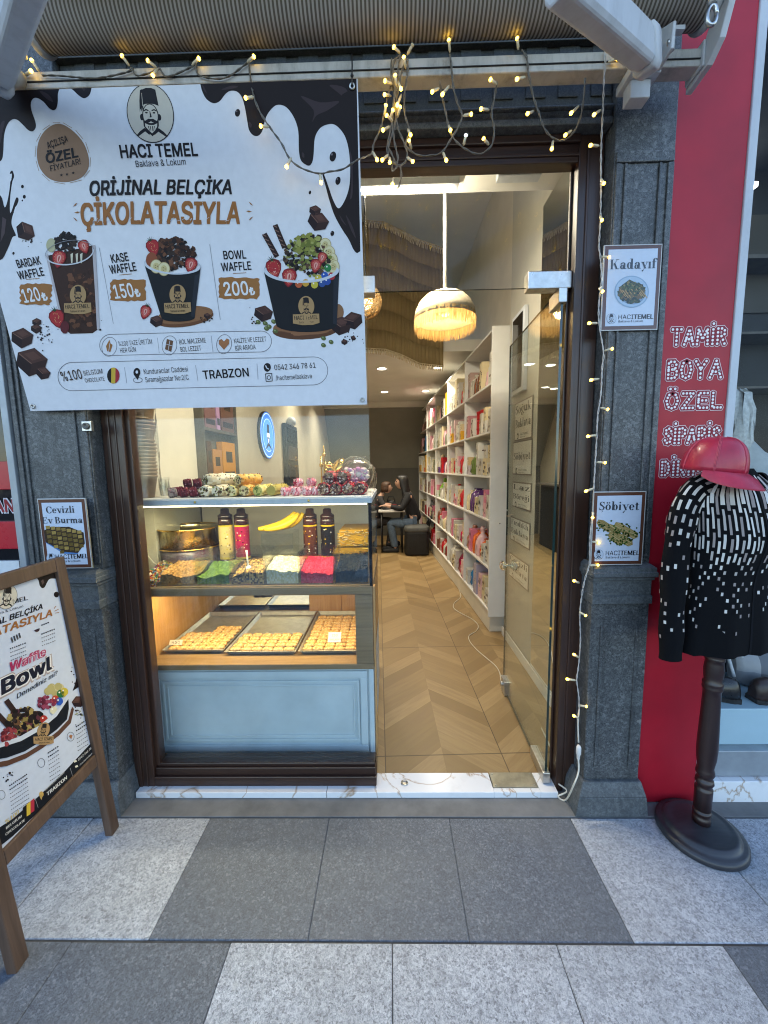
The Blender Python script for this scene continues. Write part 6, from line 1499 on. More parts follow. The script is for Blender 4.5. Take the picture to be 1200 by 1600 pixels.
def shoulder(px0, px1, py, sg):
    xa, xb = P(px0, py, 1.42).x, P(px1, py, 1.42).x
    mb = MB(); mb.box((xa, 1.395, 2.765), (xb, 1.412, 2.855)); mb.box((xa, 1.405, 2.755), (xb, 1.49, 2.7815)); mb.build('shoulder_plate', 'arm_paint', t, bevel=.003)
    for x in (xa+.012, xb-.012):
        mb = MB(); mb.hexa([(x-.005, 1.34, 2.76), (x+.005, 1.34, 2.76), (x+.005, 1.40, 2.752), (x-.005, 1.40, 2.752)], [(x-.005, 1.335, 2.83), (x+.005, 1.335, 2.83), (x+.005, 1.40, 2.87), (x-.005, 1.40, 2.87)]); mb.build('shoulder_cheek', 'arm_paint', t, bevel=.003)
        mb = MB(); mb.tube([(x, 1.36, 2.79), (x+.004*sg, 1.352, 2.79)], .012, 6); mb.build('bolt', 'steel', t)
    xm = (xa+xb)/2
    mb = MB(); mb.box((xm-.035, 1.425, 2.70), (xm+.030, 1.47, 2.7545)); mb.build('wall_shoe', 'arm_paint', t, bevel=.003)
    mb = MB(); mb.box((xb+.001, 1.38, 2.85), (xb+.05, 1.40, 2.862)); mb.tube([(xb+.02, 1.39, 2.80), (xb+.02, 1.39, 2.852)], .006, 8); mb.build('stop_bolt', 'arm_paint', t)
shoulder(982, 1030, 95, 1)
arm(P(-6, 118, 1.34), P(64, -120, .86), 'l'); shoulder(-8, 32, 128, -1)
mb = MB(); c = P(18, 118, 1.37); mb.lathe([(.001, -.02), (.034, -.018), (.036, .01), (.02, .016), (.018, .024), (.001, .025)], c, 24, Matrix(((1, 0, 0), (0, 0, -1), (0, 1, 0)))); mb.build('knuckle', 'beam_paint', t)

# ================================================================ string lights
t = thing('string_lights', 'tangled string of warm white lights draped over beam, window and pillar', 'string lights', (.2, 1.41, 2.8))
def dep(px, py):
    if px < 562 and py > 122: return 1.352+.10*max(0, (py-122))/500
    if px > 880 and py > 120: return 1.41+.125*min(1, (py-120)/260)
    return 1.412+(.02 if py > 140 else 0)
def smooth_path(pts, k=5):
    out = []; n = len(pts)
    for i in range(n-1):
        p0, p1, p2, p3 = pts[max(i-1, 0)], pts[i], pts[i+1], pts[min(i+2, n-1)]
        for j in range(k):
            f = j/k; out.append(.5*((2*p1)+(p2-p0)*f+(2*p0-5*p1+4*p2-p3)*f*f+(3*p1-p0-3*p2+p3)*f**3))
    out.append(pts[-1]); return out
def wire(pix, mat='wire_grey', r=.0019, Y=None, wave=.0022):
    pts = smooth_path([P(x, y, Y or dep(x, y)) for x, y in pix])
    for s in (0, 1):
        mb = MB(); q = []; L = 0
        for i, p in enumerate(pts):
            if i: L += (p-pts[i-1]).length
            q.append(p+V3(wave*math.sin(L*95+s*3.14), wave*math.cos(L*95+s*3.14), 0))
        mb.tube(q, r, 5); mb.build('wire', mat, t)
    return pts
W1 = [(66, 118), (90, 118), (150, 122), (200, 112), (206, 106), (214, 118), (240, 112), (250, 108), (262, 120), (300, 104), (306, 100), (312, 118), (350, 122), (384, 100), (388, 96), (391, 120), (397, 152), (408, 178), (424, 202), (440, 224), (452, 247), (470, 262), (498, 271), (515, 268), (536, 264), (558, 250), (580, 240), (584, 224), (594, 202), (600, 178), (606, 150), (612, 128), (616, 96), (626, 86)]
wire(W1)
wire([(626, 84), (622, 110), (618, 140), (614, 180), (608, 215), (605, 232), (610, 250), (622, 258), (634, 252), (636, 238), (630, 220), (622, 200), (618, 170), (624, 130), (630, 104), (636, 92), (637, 110), (632, 150), (633, 180), (640, 205), (634, 225), (642, 236), (656, 243), (672, 243), (690, 238), (704, 218), (716, 198), (722, 180), (716, 165), (708, 135), (706, 110), (703, 84)])
wire([(612, 92), (611, 120), (616, 150), (612, 180), (614, 205), (617, 225), (622, 248), (618, 255), (612, 240), (607, 228), (616, 200), (620, 170)])
wire([(613, 258), (614, 268), (622, 258), (626, 262), (627, 278), (622, 296)], r=.0015)
wire([(687, 128), (691, 150), (697, 178), (704, 208), (718, 226), (733, 236), (748, 241), (762, 234), (770, 222), (772, 200), (768, 178), (772, 155), (777, 128)])
wire([(815, 78), (823, 90), (826, 118), (833, 150), (842, 176), (852, 203), (868, 218), (882, 218), (895, 208), (905, 188), (911, 160), (914, 122)])
W2 = [(944, 80), (946, 96), (944, 120), (942, 170), (940, 210), (939, 250), (939, 300), (938, 345), (936, 385), (938, 400), (940, 440), (936, 470), (936, 505), (943, 550), (941, 575), (939, 615), (934, 650), (932, 690), (930, 725), (928, 760), (926, 800), (922, 840), (921, 880), (914, 905), (910, 925), (906, 960), (907, 1000), (904, 1040), (901, 1062), (904, 1085), (905, 1108)]
wire(W2, 'wire_clear', .0015)
wire([(905, 1108), (903, 1130), (904, 1160)], 'cable_white', .0028, 1.535, .001)
pg = P(904, 1175, 1.53); mb = MB(); mb.lathe([(.006, .03), (.010, .022), (.010, -.008), (.007, -.014), (.007, -.03), (.004, -.034)], pg, 12); mb.build('plug', 'shelf_white', t)
mb = MB(); pp = smooth_path([pg+V3(0, 0, -.03), P(904, 1205, 1.52), P(897, 1225, 1.50), G(884, 1250, .012), G(872, 1244, .012), V3(.78, 1.60, .035), V3(.75, 1.66, .04), V3(.80, 1.80, .05), V3(.82, 2.0, .05)]); mb.tube(pp, .0038, 6); mb.build('cord', 'cable_white', t)
def bulb(px, py, qx, qy, mat='bulb_glow', lit=True, Y=None):
    """(px,py) glowing tip, (qx,qy) where it leaves the wire"""
    Yb = Y or dep(qx, qy); a, b_ = P(qx, qy, Yb), P(px, py, Yb-.012); d = (b_-a); L = max(d.length, .03); d.normalize()
    mb = MB(); mb.tube([a, a+d*L*.12, a+d*L*.15, a+d*L*.80], [.0026, .0030, .0046, .0042], 8); c = mb.build('bulb', 'bulb_body', t)
    mb = MB(); mb.tube([a+d*L*.80, a+d*L*.88, a+d*L*.97, a+d*L*1.03], [.0048, .0058, .0050, .0016], 8); mb.build('tip', mat if lit else 'bulb_body', c)
for b in [(48, 92, 62, 112), (50, 110, 38, 118), (189, 85, 202, 103), (229, 93, 245, 106), (238, 119, 246, 108), (312, 90, 300, 102), (398, 87, 386, 98), (382, 153, 397, 152), (408, 197, 420, 198), (447, 262, 455, 247), (502, 287, 500, 272),
          (614, 72, 626, 84), (632, 96, 634, 108), (601, 126, 613, 132), (618, 122, 620, 136), (627, 140, 622, 128), (602, 148, 611, 150), (620, 166, 627, 148), (602, 170, 600, 182), (624, 172, 621, 184), (606, 182, 614, 190), (612, 178, 609, 188), (597, 204, 609, 198), (642, 212, 637, 202), (641, 226, 643, 233), (590, 251, 582, 237), (596, 251, 607, 242), (609, 254, 609, 246), (646, 253, 636, 246), (613, 289, 615, 278), (620, 296, 624, 290),
          (701, 60, 703, 82), (674, 144, 686, 138), (690, 149, 702, 134), (738, 178, 723, 181), (704, 204, 701, 196), (698, 252, 692, 238), (750, 170, 764, 172), (756, 217, 764, 226), (766, 124, 776, 132),
          (808, 59, 810, 78), (806, 124, 821, 121), (823, 178, 834, 174), (891, 178, 904, 166), (882, 212, 893, 204), (862, 234, 864, 220), (966, 91, 950, 97), (927, 180, 938, 172), (921, 227, 936, 228), (943, 286, 939, 280), (940, 343, 938, 338),
          (953, 402, 940, 401), (940, 454, 936, 450), (919, 505, 934, 505), (956, 545, 944, 548), (922, 594, 936, 592), (951, 640, 938, 637), (917, 682, 932, 680), (947, 723, 932, 722), (914, 768, 928, 763), (926, 808, 927, 800), (936, 848, 924, 846), (936, 883, 921, 883), (896, 907, 905, 911), (914, 961, 905, 956), (896, 1022, 905, 1028), (885, 1061, 900, 1063), (917, 1104, 905, 1102), (896, 1118, 904, 1122)]:
    cold = b[:2] in ((728, 214),)
    bulb(*b)
bulb(728, 211, 724, 228, 'bulb_cold'); bulb(643, 73, 636, 86, lit=False)
# small outlet on the left stone reveal
p0 = P(136, 666, 1.556); mb = MB(); mb.box(p0+V3(-.019, -.004, -.020), p0+V3(.019, .012, .020)); t2 = thing('wall_outlet', 'small square metal outlet on the stone beside the brown window post', 'outlet', tuple(p0)); mb.build('plate', 'steel', t2, bevel=.002)
mb = MB(); mb.lathe([(.014, 0), (.013, .006), (.008, .008), (.006, .003), (.0005, .003)], p0+V3(0, -.0045, 0), 18, Matrix(((1, 0, 0), (0, 0, -1), (0, 1, 0)))); mb.build('socket', 'wire_grey', t2)
# ================================================================ red panel and the shoe repair shop on the right
RX0, RX1 = 1.040, 1.325
t = thing('red_panel', 'glossy red panel with white lettering on the shopfront next door', 'sign panel', (1.19, 1.58, 0))
mb = MB(); mb.box((RX0, 1.572, .004), (RX1, 1.62, 3.5)); mb.build('sheet', 'red_panel', t, bevel=.002)
A = Art(V3(RX0, 1.5715, 0), V3(1, 0, 0), V3(0, 0, 1), V3(0, -1, 0))
STK = {'T': [[(0, 1), (.8, 1)], [(.4, 1), (.4, 0)]], 'A': [[(0, 0), (.42, 1), (.84, 0)], [(.16, .34), (.68, .34)]], 'M': [[(0, 0), (.08, 1), (.5, .3), (.92, 1), (1, 0)]], 'I': [[(.1, 0), (.1, 1)]], 'İ': [[(.1, 0), (.1, .95)], [(.1, 1.32), (.1, 1.33)]],
       'R': [[(.0, 0), (.0, 1), (.45, 1), (.62, .88), (.62, .62), (.45, .5), (0, .5)], [(.35, .5), (.68, 0)]], 'B': [[(0, 0), (0, 1), (.42, 1), (.58, .88), (.58, .65), (.42, .53), (0, .53)], [(.42, .53), (.64, .42), (.64, .12), (.45, 0), (0, 0)]],
       'O': [[(.38, 1), (.12, .9), (0, .5), (.12, .1), (.38, 0), (.64, .1), (.76, .5), (.64, .9), (.38, 1)]], 'Y': [[(0, 1), (.4, .5), (.8, 1)], [(.4, .5), (.4, 0)]], 'Z': [[(0, 1), (.7, 1), (0, 0), (.72, 0)]], 'E': [[(.6, 1), (0, 1), (0, 0), (.62, 0)], [(0, .5), (.52, .5)]],
       'L': [[(0, 1), (0, 0), (.58, 0)]], 'S': [[(.62, .82), (.5, .97), (.3, 1), (.08, .9), (.04, .7), (.2, .55), (.46, .46), (.62, .3), (.56, .1), (.34, 0), (.12, .04), (0, .2)]], 'P': [[(.0, 0), (.0, 1), (.45, 1), (.62, .88), (.62, .60), (.45, .47), (0, .47)]],
       'D': [[(0, 0), (0, 1), (.35, 1), (.62, .82), (.7, .5), (.62, .18), (.35, 0), (0, 0)]], 'K': [[(0, 0), (0, 1)], [(.62, 1), (.05, .48)], [(.18, .58), (.66, 0)]]}
STK['Ö'] = STK['O']+[[(.22, 1.32), (.22, 1.33)], [(.54, 1.32), (.54, 1.33)]]; STK['Ş'] = STK['S']+[[(.34, -.22), (.26, -.32)]]
WD = {'T': .8, 'A': .84, 'M': 1, 'İ': .2, 'I': .2, 'R': .68, 'B': .64, 'O': .76, 'Ö': .76, 'Y': .8, 'Z': .72, 'E': .62, 'L': .58, 'S': .62, 'Ş': .62, 'P': .62, 'D': .7, 'K': .66}
SK = [0]
def stroke(A, pts, w, col, L0):
    def nx(): SK[0] += 1; return L0+.019*(SK[0] % 47)
    for a, b_ in zip(pts, pts[1:]):
        a, b_ = Vector(a), Vector(b_); d = b_-a; d = d.normalized() if d.length > 1e-6 else Vector((1, 0)); n = Vector((-d.y, d.x))*w
        A.upoly([tuple(a+n-d*w*.6), tuple(b_+n+d*w*.6), tuple(b_-n+d*w*.6), tuple(a-n-d*w*.6)], col, nx())
    for a in pts: A.upoly([(a[0]+w*math.cos(i*.6283), a[1]+w*math.sin(i*.6283)) for i in range(10)], col, nx())
def marquee(word, x0, x1, z, h):
    gap = .36; tot = sum(WD[c] for c in word)+gap*(len(word)-1); k = (x1-x0)/tot; x = x0
    for c in word:
        for st in STK[c]:
            q = [(x+u_*k, z+v_*h) for u_, v_ in st]
            stroke(A, q, .0118, '#e8dcdc', 1); stroke(A, q, .0098, '#8c1a2e', 2)
            L = sum(math.dist(a, b_) for a, b_ in zip(q, q[1:])); n = max(1, int(round(L/.0135))); 
            for i in range(n+1):
                s_ = L*i/n
                for a, b_ in zip(q, q[1:]):
                    l = math.dist(a, b_)
                    if s_ <= l+1e-9: f = s_/l if l else 0; cx, cz = a[0]+(b_[0]-a[0])*f, a[1]+(b_[1]-a[1])*f; break
                    s_ -= l
                A.upoly([(cx+.0050*math.cos(j*.785), cz+.0050*math.sin(j*.785)) for j in range(8)], '#f4eeea', 3+.05*(i % 3))
        x += (WD[c]+gap)*k
for w_, a, b_, cap in (('TAMİR', (1047, 542), (1134, 537), 27), ('BOYA', (1041, 593), (1128, 591), 29), ('ÖZEL', (1038, 640), (1128, 638), 26), ('SİPARİŞ', (1036, 695), (1124, 692), 26), ('DİKİM', (1031, 745), (1100, 742), 24)):
    ua, ub = A.uv(*a), A.uv(*b_); h = A.uv(a[0], a[1]-cap)[1]-ua[1]; marquee(w_, ua[0]+.006, ub[0]-.006, (ua[1]+ub[1])/2+.004, h-.008)
mb = MB(); A.mesh(mb, .00035); mb.build('lettering', 'print', t)
t = thing('neighbour_shopfront', 'glass shop window with pale metal frame and sill beyond the red panel', 'shopfront', (1.9, 1.6, 0))
mb = MB(); mb.box((RX1+.001, 1.566, .10), (RX1+.032, 1.66, 3.5)); mb.build('frame_post', 'alu', t, bevel=.003)
mb = MB(); mb.box((RX1+.033, 1.60, .105), (3.2, 1.70, .225)); mb.build('sill', 'grey_sill', t, bevel=.003)
mb = MB(); mb.box((RX1+.001, 1.575, -.01), (3.2, 1.72, .10)); mb.build('base', 'marble', t, bevel=.003)
mb = MB(); mb.face([(RX1+.033, 1.615, .225), (3.2, 1.615, .225), (3.2, 1.615, 3.2), (RX1+.033, 1.615, 3.2)]); mb.build('glass', 'transom_glass', t)
mb = MB(); mb.box((RX1+.033, 1.64, .2255), (3.2, 2.5, .40)); mb.build('display_ledge', 'sky_ledge', t, bevel=.004)
mb = MB(); mb.box((1.18, 2.5, 0), (3.3, 2.6, 3.5)); mb.box((3.2, 1.62, 0), (3.3, 2.5, 3.5)); mb.box((1.1705, 1.625, 0), (1.18, 2.5, 3.5)); mb.box((1.18, 1.625, 3.2), (3.2, 2.5, 3.5)); mb.build('interior_wall', 'shop_dark', t)
for z, w in ((2.62, .02), (1.92, .012), (2.22, .012)):
    mb = MB(); mb.box((1.19, 2.30, z), (3.19, 2.49, z+w)); mb.build('glass_shelf', 'shelf_dark', t)
mb = MB(); mb.box((1.55, 2.40, 3.05), (2.1, 2.43, 3.075)); mb.build('tube_light', 'led_dim', t)
mb = MB(); mb.box((1.5, 2.485, 2.4), (2.6, 2.4985, 2.95)); mb.build('wall_panel', 'dark_wall', t)
# patchwork bag and shoes on the ledge
def soft(name, label, cat, mat, secs, grp=None, n=18):
    mb = MB(); mb.loft(secs, True, True, True); return tag(mb.build(name, mat, loc=tuple(secs[0][0])), label, cat, grp)
t = thing('patchwork_bag', 'grey and white patchwork handbag lying in the neighbouring shop window', 'bag', (1.62, 1.83, .55))
mb = MB(); secs = []
b0, b1 = P(1153, 1060, 1.80), P(1262, 1060, 1.80); zt_, zb_ = P(1180, 1016, 1.80).z, P(1180, 1080, 1.80).z
for i in range(13):
    f = i/12; x = b0.x+(b1.x-b0.x)*f; k = min(1, (math.sin(math.pi*min(max(f, .02), .98)))**.35)
    ring = [V3(x, 1.84+.075*k*math.cos(a), (zt_+zb_)/2+(zt_-zb_)/2*(.35+.65*k)*math.sin(a)+.004*math.sin(i*2+j)) for j, a in enumerate([q/20*6.283 for q in range(20)])]
    secs.append(ring)
R2 = [[mb.bm.verts.new(p) for p in q] for q in secs]; pal = ['#8c9096', '#c2c4c4', '#5c6066', '#a8aaac', '#d0d0cc', '#74787e']
for i, (a, b_) in enumerate(zip(R2, R2[1:])):
    for j in range(20): mb.col(pal[(i//3*2+j//5*3) % 6]); mb._f([a[j], a[(j+1) % 20], b_[(j+1) % 20], b_[j]], True)
mb._f(list(reversed(R2[0]))); mb._f(R2[-1]); mb.build('body', 'cloth', t)
mb = MB(); h0 = P(1150, 1020, 1.79); mb.tube(smooth_path([h0+V3(.03, .0, -.02), h0+V3(.0, -.01, .0), h0+V3(-.022, -.01, .04), h0+V3(-.030, 0, .055), h0+V3(-.04, .01, .02), h0+V3(.0, .0, -.12)]), .008, 8); mb.build('strap', 'alu', t)
def shoe(label, x, y, z, rot, L, mat, boot=False):
    t = thing('shoe', label, 'shoe', (x, y, z), 'shoes on the neighbouring shop ledge'); mm = Matrix.Translation((x, y, z)) @ Matrix.Rotation(rot, 4, 'Z')
    secs = []; n = 16
    for f, w, h, zc in ((0, .5, .62, .0), (.06, .8, .9, .0), (.2, .92, 1.0, 0), (.35, .86, .92, 0), (.5, .86, .62, 0), (.65, .98, .46, 0), (.8, 1.0, .38, 0), (.93, .72, .30, 0), (1, .25, .16, 0)):
        ring = []
        for j in range(n):
            a = j/n*6.283; xx = L*f; yy = .043*w*math.cos(a); zz = .018+(.095*h)*(max(0, math.sin(a))**.8) if math.sin(a) > 0 else .018+.006*math.sin(a)
            ring.append(mm @ V3(xx, yy, zz))
        secs.append(ring)
    mb = MB(); mb.loft(secs, True, True, True); mb.build('upper', mat, t)
    mb = MB(); so = [[mm @ V3(L*f, .046*w*s, zz) for s, zz in ((-1, 0), (1, 0), (1, .02), (-1, .02))] for f, w in ((-.01, .6), (.1, .9), (.3, .85), (.6, 1.0), (.85, .95), (1.01, .4))]
    mb.loft(so, True, True, False); mb.box((-.0, -.036, -.0), (L*.26, .036, .001), mm); mb.build('sole', 'black_matte', t, bevel=.003)
    mb = MB(); mb.tube([mm @ V3(L*.30+.0, .02, .085), mm @ V3(L*.42, -.02, .075), mm @ V3(L*.50, .02, .062), mm @ V3(L*.58, -.02, .055)], .003, 5); mb.build('lace', 'black_matte', t)
zl = .401
shoe('black leather shoe lying in front on the pale blue ledge', 1.60, 1.70, zl, rad(160), .27, 'leather_black'); shoe('brown leather shoe beside the black one on the pale blue ledge', 1.66, 1.70, zl, rad(4), .28, 'leather_brown')
shoe('dark boot standing behind the black shoe near the frame', 1.45, 1.80, zl+.0, rad(30), .26, 'leather_black')
t = thing('shearling_coat', 'pale shearling coat on a dark stand behind the neighbouring window', 'coat', (1.58, 1.95, .4))
c1 = P(1152, 668, 1.95); c2 = P(1205, 770, 1.98)
mb = MB(); mb.loft([[V3(c1.x-.01+r*math.cos(a)*.8, 1.95+r*math.sin(a)*.7, z)+V3(.012*math.sin(a*7+z*60), .008*math.cos(a*9), .006*math.sin(a*11)) for a in [i/28*6.283 for i in range(28)]] for r, z in ((.02, c1.z+.18), (.055, c1.z+.16), (.078, c1.z+.08), (.088, c1.z), (.085, c1.z-.08), (.07, c1.z-.15))], True, True, True); mb.build('fleece_collar', 'fleece', t)
mb = MB(); mb.loft([[V3(c1.x+.055+dx+rx*math.cos(a), 1.97+ry*math.sin(a)+.006*math.sin(a*7+z*9), z) for a in [i/28*6.283 for i in range(28)]] for dx, rx, ry, z in ((-.04, .06, .06, c1.z-.06), (-.02, .10, .08, c1.z-.12), (.0, .165, .10, c1.z-.165), (.01, .20, .115, c1.z-.24), (.01, .195, .12, c1.z-.42), (.01, .20, .13, c1.z-.66), (.01, .21, .135, c1.z-.86))], True, True, True); mb.build('body', 'coat_cloth', t)
mb = MB(); mb.tube([(c1.x+.06, 1.97, .4), (c1.x+.06, 1.97, c1.z-.4)], .02, 10); mb.build('stand', 'black_plastic', t)

# ================================================================ dress stand with sweater and cap
bc = V3(1.238, 1.425, 0)
t = thing('dress_stand', 'turned dark wooden dress stand on a round base wearing a sweater', 'dress stand', tuple(bc))
mb = MB(); mb.lathe([(.148, .0), (.152, .006), (.150, .022), (.140, .030), (.132, .030), (.126, .036), (.120, .046), (.108, .050), (.100, .048), (.085, .052), (.060, .056), (.036, .060), (.001, .060)], bc, 56); mb.build('base', 'base_wood', t)
pole = [(.034, .06), (.034, .085), (.030, .088), (.034, .10), (.036, .105), (.034, .112), (.028, .114), (.033, .12), (.034, .20), (.034, .21), (.028, .214), (.030, .225), (.036, .235), (.033, .248), (.026, .252), (.030, .262), (.036, .275), (.034, .288), (.030, .30), (.037, .34), (.039, .38), (.038, .43), (.035, .52), (.033, .60), (.033, .625), (.037, .63), (.038, .638), (.035, .643), (.038, .65), (.037, .658), (.032, .664), (.036, .69), (.037, .71), (.034, .735), (.032, .745), (.037, .75), (.037, .758), (.034, .762), (.037, .768), (.036, .776), (.032, .78), (.033, .81), (.030, .822), (.022, .83), (.022, .98)]
pole = [(r*.88, z) for r, z in pole]; mb = MB(); mb.lathe(pole, bc, 28); mb.build('pole', 'turned_wood', t)
mb = MB(); mb.tube([bc+V3(0, 0, .82), bc+V3(0, 0, 1.55)], .03, 12); mb.lathe([(.022, .80), (.025, .805), (.025, .835), (.022, .84)], bc, 16); mb.build('neck_post', 'brass_dull', t)
# sweater: lofted torso and sleeves with woven-in pale dashes
ts = thing('sweater', 'black sweater patterned with white dashes on the dark dress stand', 'sweater', (bc.x, bc.y, .85)); tw = rad(14)    # turned a little to the right
TC = bc+V3(-.004, -.01, -.012)
SEC = [(.835, .205, .112, 0), (.88, .200, .112, 0), (.98, .186, .106, 0), (1.08, .174, .100, 0), (1.17, .170, .100, 0), (1.26, .174, .104, 0), (1.33, .178, .102, 0), (1.385, .180, .092, 0), (1.41, .172, .084, 0), (1.435, .142, .074, .004), (1.465, .092, .064, .008), (1.49, .066, .058, .01)]
def sec(z):
    for a, b_ in zip(SEC, SEC[1:]):
        if a[0] <= z <= b_[0]:
            f = (z-a[0])/(b_[0]-a[0]); f2 = f; return [a[i]+(b_[i]-a[i])*f2 for i in range(4)]
    return list(SEC[-1] if z > 1 else SEC[0])
def torso(phi, z, off=0.0):
    _, rx, ry, oy = sec(z); fold = (.007*math.sin(phi*9+1)+.004*math.sin(phi*21))*max(0, (1.18-z)/.3) if z < 1.18 else .0018*math.sin(phi*17+z*22)
    sp = 2.4; c, s = math.cos(phi), math.sin(phi); k = (abs(c)**sp+abs(s)**sp)**(-1/sp)
    bust = .022*math.exp(-((z-1.24)/.09)**2)*max(0, -s)*(1+.5*math.cos(2*phi)*0)
    x, y = (rx+off+fold)*c*k, (ry+off+fold+bust)*s*k+oy
    return TC+V3(x*math.cos(tw)-y*math.sin(tw), x*math.sin(tw)+y*math.cos(tw), z-.0)
mb = MB(); mb.col('#0c0d10'); zs_ = [.835+(1.49-.835)*i/30 for i in range(31)]
mb.loft([[torso(p/48*6.2832, z) for p in range(48)] for z in zs_], False, True, True)
def dash(fn, u_, du, v0, v1, col, n=3):
    mb.col(col)
    for i in range(n):
        a, b_ = v0+(v1-v0)*i/n, v0+(v1-v0)*(i+1)/n; mb.face([fn(u_-du, a), fn(u_+du, a), fn(u_+du, b_), fn(u_-du, b_)], True)
DW = ['#c9c4bc', '#b4aea8', '#d6d2cb', '#988e8a']
rs = random.Random(5)
ncol = 29
for i in range(ncol):
    phi = math.pi+.15+(math.pi-.3)*(i+.5)/ncol if i < ncol else 0
    front = abs(phi-1.5*math.pi)
    if front < .085: continue                                  # zip placket
    z = 1.475-rs.uniform(0, .03)
    if i % 2: z -= .028
    while z > .93:
        f = (z-.93)/.54; L = .012+.085*max(0, (f-.42)/.58)**.8; keep = 1.0 if f > .55 else (.85 if f > .38 else (.66 if f > .14 else .36))
        if rs.random() < keep: _, rx, ry, _o = sec(z); w = .0039/max(rx, .09); dash(lambda a, b_: torso(a, b_, .0016), phi+rs.uniform(-.012, .012), w, z-L, z, rs.choice(DW), 3)
        z -= L+.014+(.012 if f < .5 else 0)
mb.col('#16181d')
for zz in range(20): 
    z = .84+zz*.031; dash(lambda a, b_: torso(a, b_, .003), 1.5*math.pi, .018, z, z+.031, '#15161a')
mb.build('torso', 'cloth', ts)
def sleeve(path, radii, name):
    global mb
    pts = smooth_path([Vector(p) for p in path], 6); n = 20; m_ = len(pts); rr = [radii[0]+(radii[-1]-radii[0])*(i/(m_-1))**.8 for i in range(m_)]
    def fn(a, v, off=0.0):
        f = min(max(v, 0), .9999)*(m_-1); i = int(f); g = f-i; p = pts[i].lerp(pts[i+1], g); tt = (pts[min(i+1, m_-1)]-pts[max(i-1, 0)]).normalized() if i > 0 else (pts[1]-pts[0]).normalized()
        e1 = tt.cross(V3(0, 1, 0)).normalized(); e2 = e1.cross(tt); r = rr[i]+(rr[min(i+1, m_-1)]-rr[i])*g+off+.0025*math.sin(v*26+a*2)
        return p+e1*r*math.cos(a)+e2*r*.82*math.sin(a)
    mb = MB(); mb.col('#0c0d10'); mb.loft([[fn(j/n*6.2832, i/24) for j in range(n)] for i in range(25)], False, True, True)
    for k in range(12):
        a = k/12*6.2832; v = .02+(.03 if k % 2 else 0)
        while v < .86:
            L = .105*max(.16, 1-v*1.9); keep = 1 if v < .42 else (.62 if v < .62 else .34)
            if rs.random() < keep: dash(lambda q, w_: fn(q, w_, .0016), a, .100, v, v+L, rs.choice(DW), 3)
            v += L+.028
    mb.build(name, 'cloth', ts)
def W_(x, y, z): return TC+V3(x*math.cos(tw)-y*math.sin(tw), x*math.sin(tw)+y*math.cos(tw), z)
sleeve([W_(-.110, .0, 1.425), W_(-.165, -.0, 1.405), W_(-.205, -.0, 1.33), W_(-.225, .0, 1.20), W_(-.24, -.01, 1.04), W_(-.248, -.02, .92), W_(-.250, -.025, .815)], [.052, .037], 'sleeve')
sleeve([W_(.110, .0, 1.425), W_(.165, -.0, 1.405), W_(.205, -.0, 1.33), W_(.225, .0, 1.20), W_(.24, -.01, 1.04), W_(.245, -.02, .92), W_(.245, -.025, .84)], [.052, .037], 'sleeve')
# red leather cap
cc_ = P(1112, 737, 1.36); tc = thing('baseball_cap', 'red leather cap set on top of the black patterned sweater', 'cap', tuple(cc_)); yaw = rad(20); tilt_ = rad(6)
CM = Matrix.Translation(cc_) @ Matrix.Rotation(yaw, 4, 'Z') @ Matrix.Rotation(tilt_, 4, 'X') @ Matrix.Rotation(rad(4), 4, 'Y')   # cap's own -y is forward
rxc, ryc, hc = .084, .096, .116
def dome(a, v, off=0):
    """a around, v 0 at the rim to 1 at the crown"""
    th = v*math.pi/2; r = math.cos(th)**.62 if v < 1 else 0; z = math.sin(th)**.9
    pinch = 1-.012*abs(math.cos(3*a))**8*0
    return CM @ V3((rxc+off)*r*math.cos(a), (ryc+off)*r*math.sin(a), (hc+off)*z*(1+.03*max(0, -math.sin(a))))
mb = MB(); mb.loft([[dome(j/48*6.2832, i/14) for j in range(48)] for i in range(14)]+[[dome(j/48*6.2832, .985) for j in range(48)]], True, True, True)
mb.build('crown', 'leather_red', tc)
for k in range(6):
    a = -math.pi/2+k*math.pi/3; 
    mb = MB()
    for da in (-.022, .022): mb.tube([dome(a+da*(1+v*2), v, .0006) for v in [i/16*.93 for i in range(17)]], .0010, 5)
    mb.tube([dome(a, v, .0002) for v in [i/16*.95 for i in range(17)]], .0016, 5); mb.build('seam', 'stitch_red', tc)
mb = MB(); mb.ball(CM @ V3(0, 0, hc*1.02), .010, 12, 6, (1, 1, .5)); mb.build('button', 'leather_red', tc)
mb = MB(); L1, L2 = [], []
for i in range(25):
    a = math.pi+.22+(math.pi-.44)*i/24; fx = math.cos(a); fy = math.sin(a)
    inn = V3(rxc*1.0*fx, ryc*1.0*fy, .004); L = .058*max(0, math.sin(math.pi*i/24))**.55
    out = V3(rxc*1.04*fx, ryc*fy-L, .004-.045*(L/.058)*1.0+.010*(1-(abs(fx))**2)*0-.018*abs(fx)**2); mid = (inn+out)/2+V3(0, 0, .008)
    L1.append([CM @ inn, CM @ mid, CM @ out]); L2.append([CM @ (q-V3(0, 0, .004)) for q in (inn, mid, out)])
mb.loft(L1, False, False, True); mb.loft([list(reversed(q)) for q in L2], False, False, True)
mb.loft([[a[2], b_[2]] for a, b_ in zip(L1, L2)], False, False, True); mb.build('brim', 'leather_red', tc)
mb = MB()
for s_ in (.42, .50): mb.tube([(a[0].lerp(a[2], s_)+V3(0, 0, .0055)) for a in L1[3:-3]], .0010, 4)
mb.build('brim_stitch', 'stitch_red', tc)

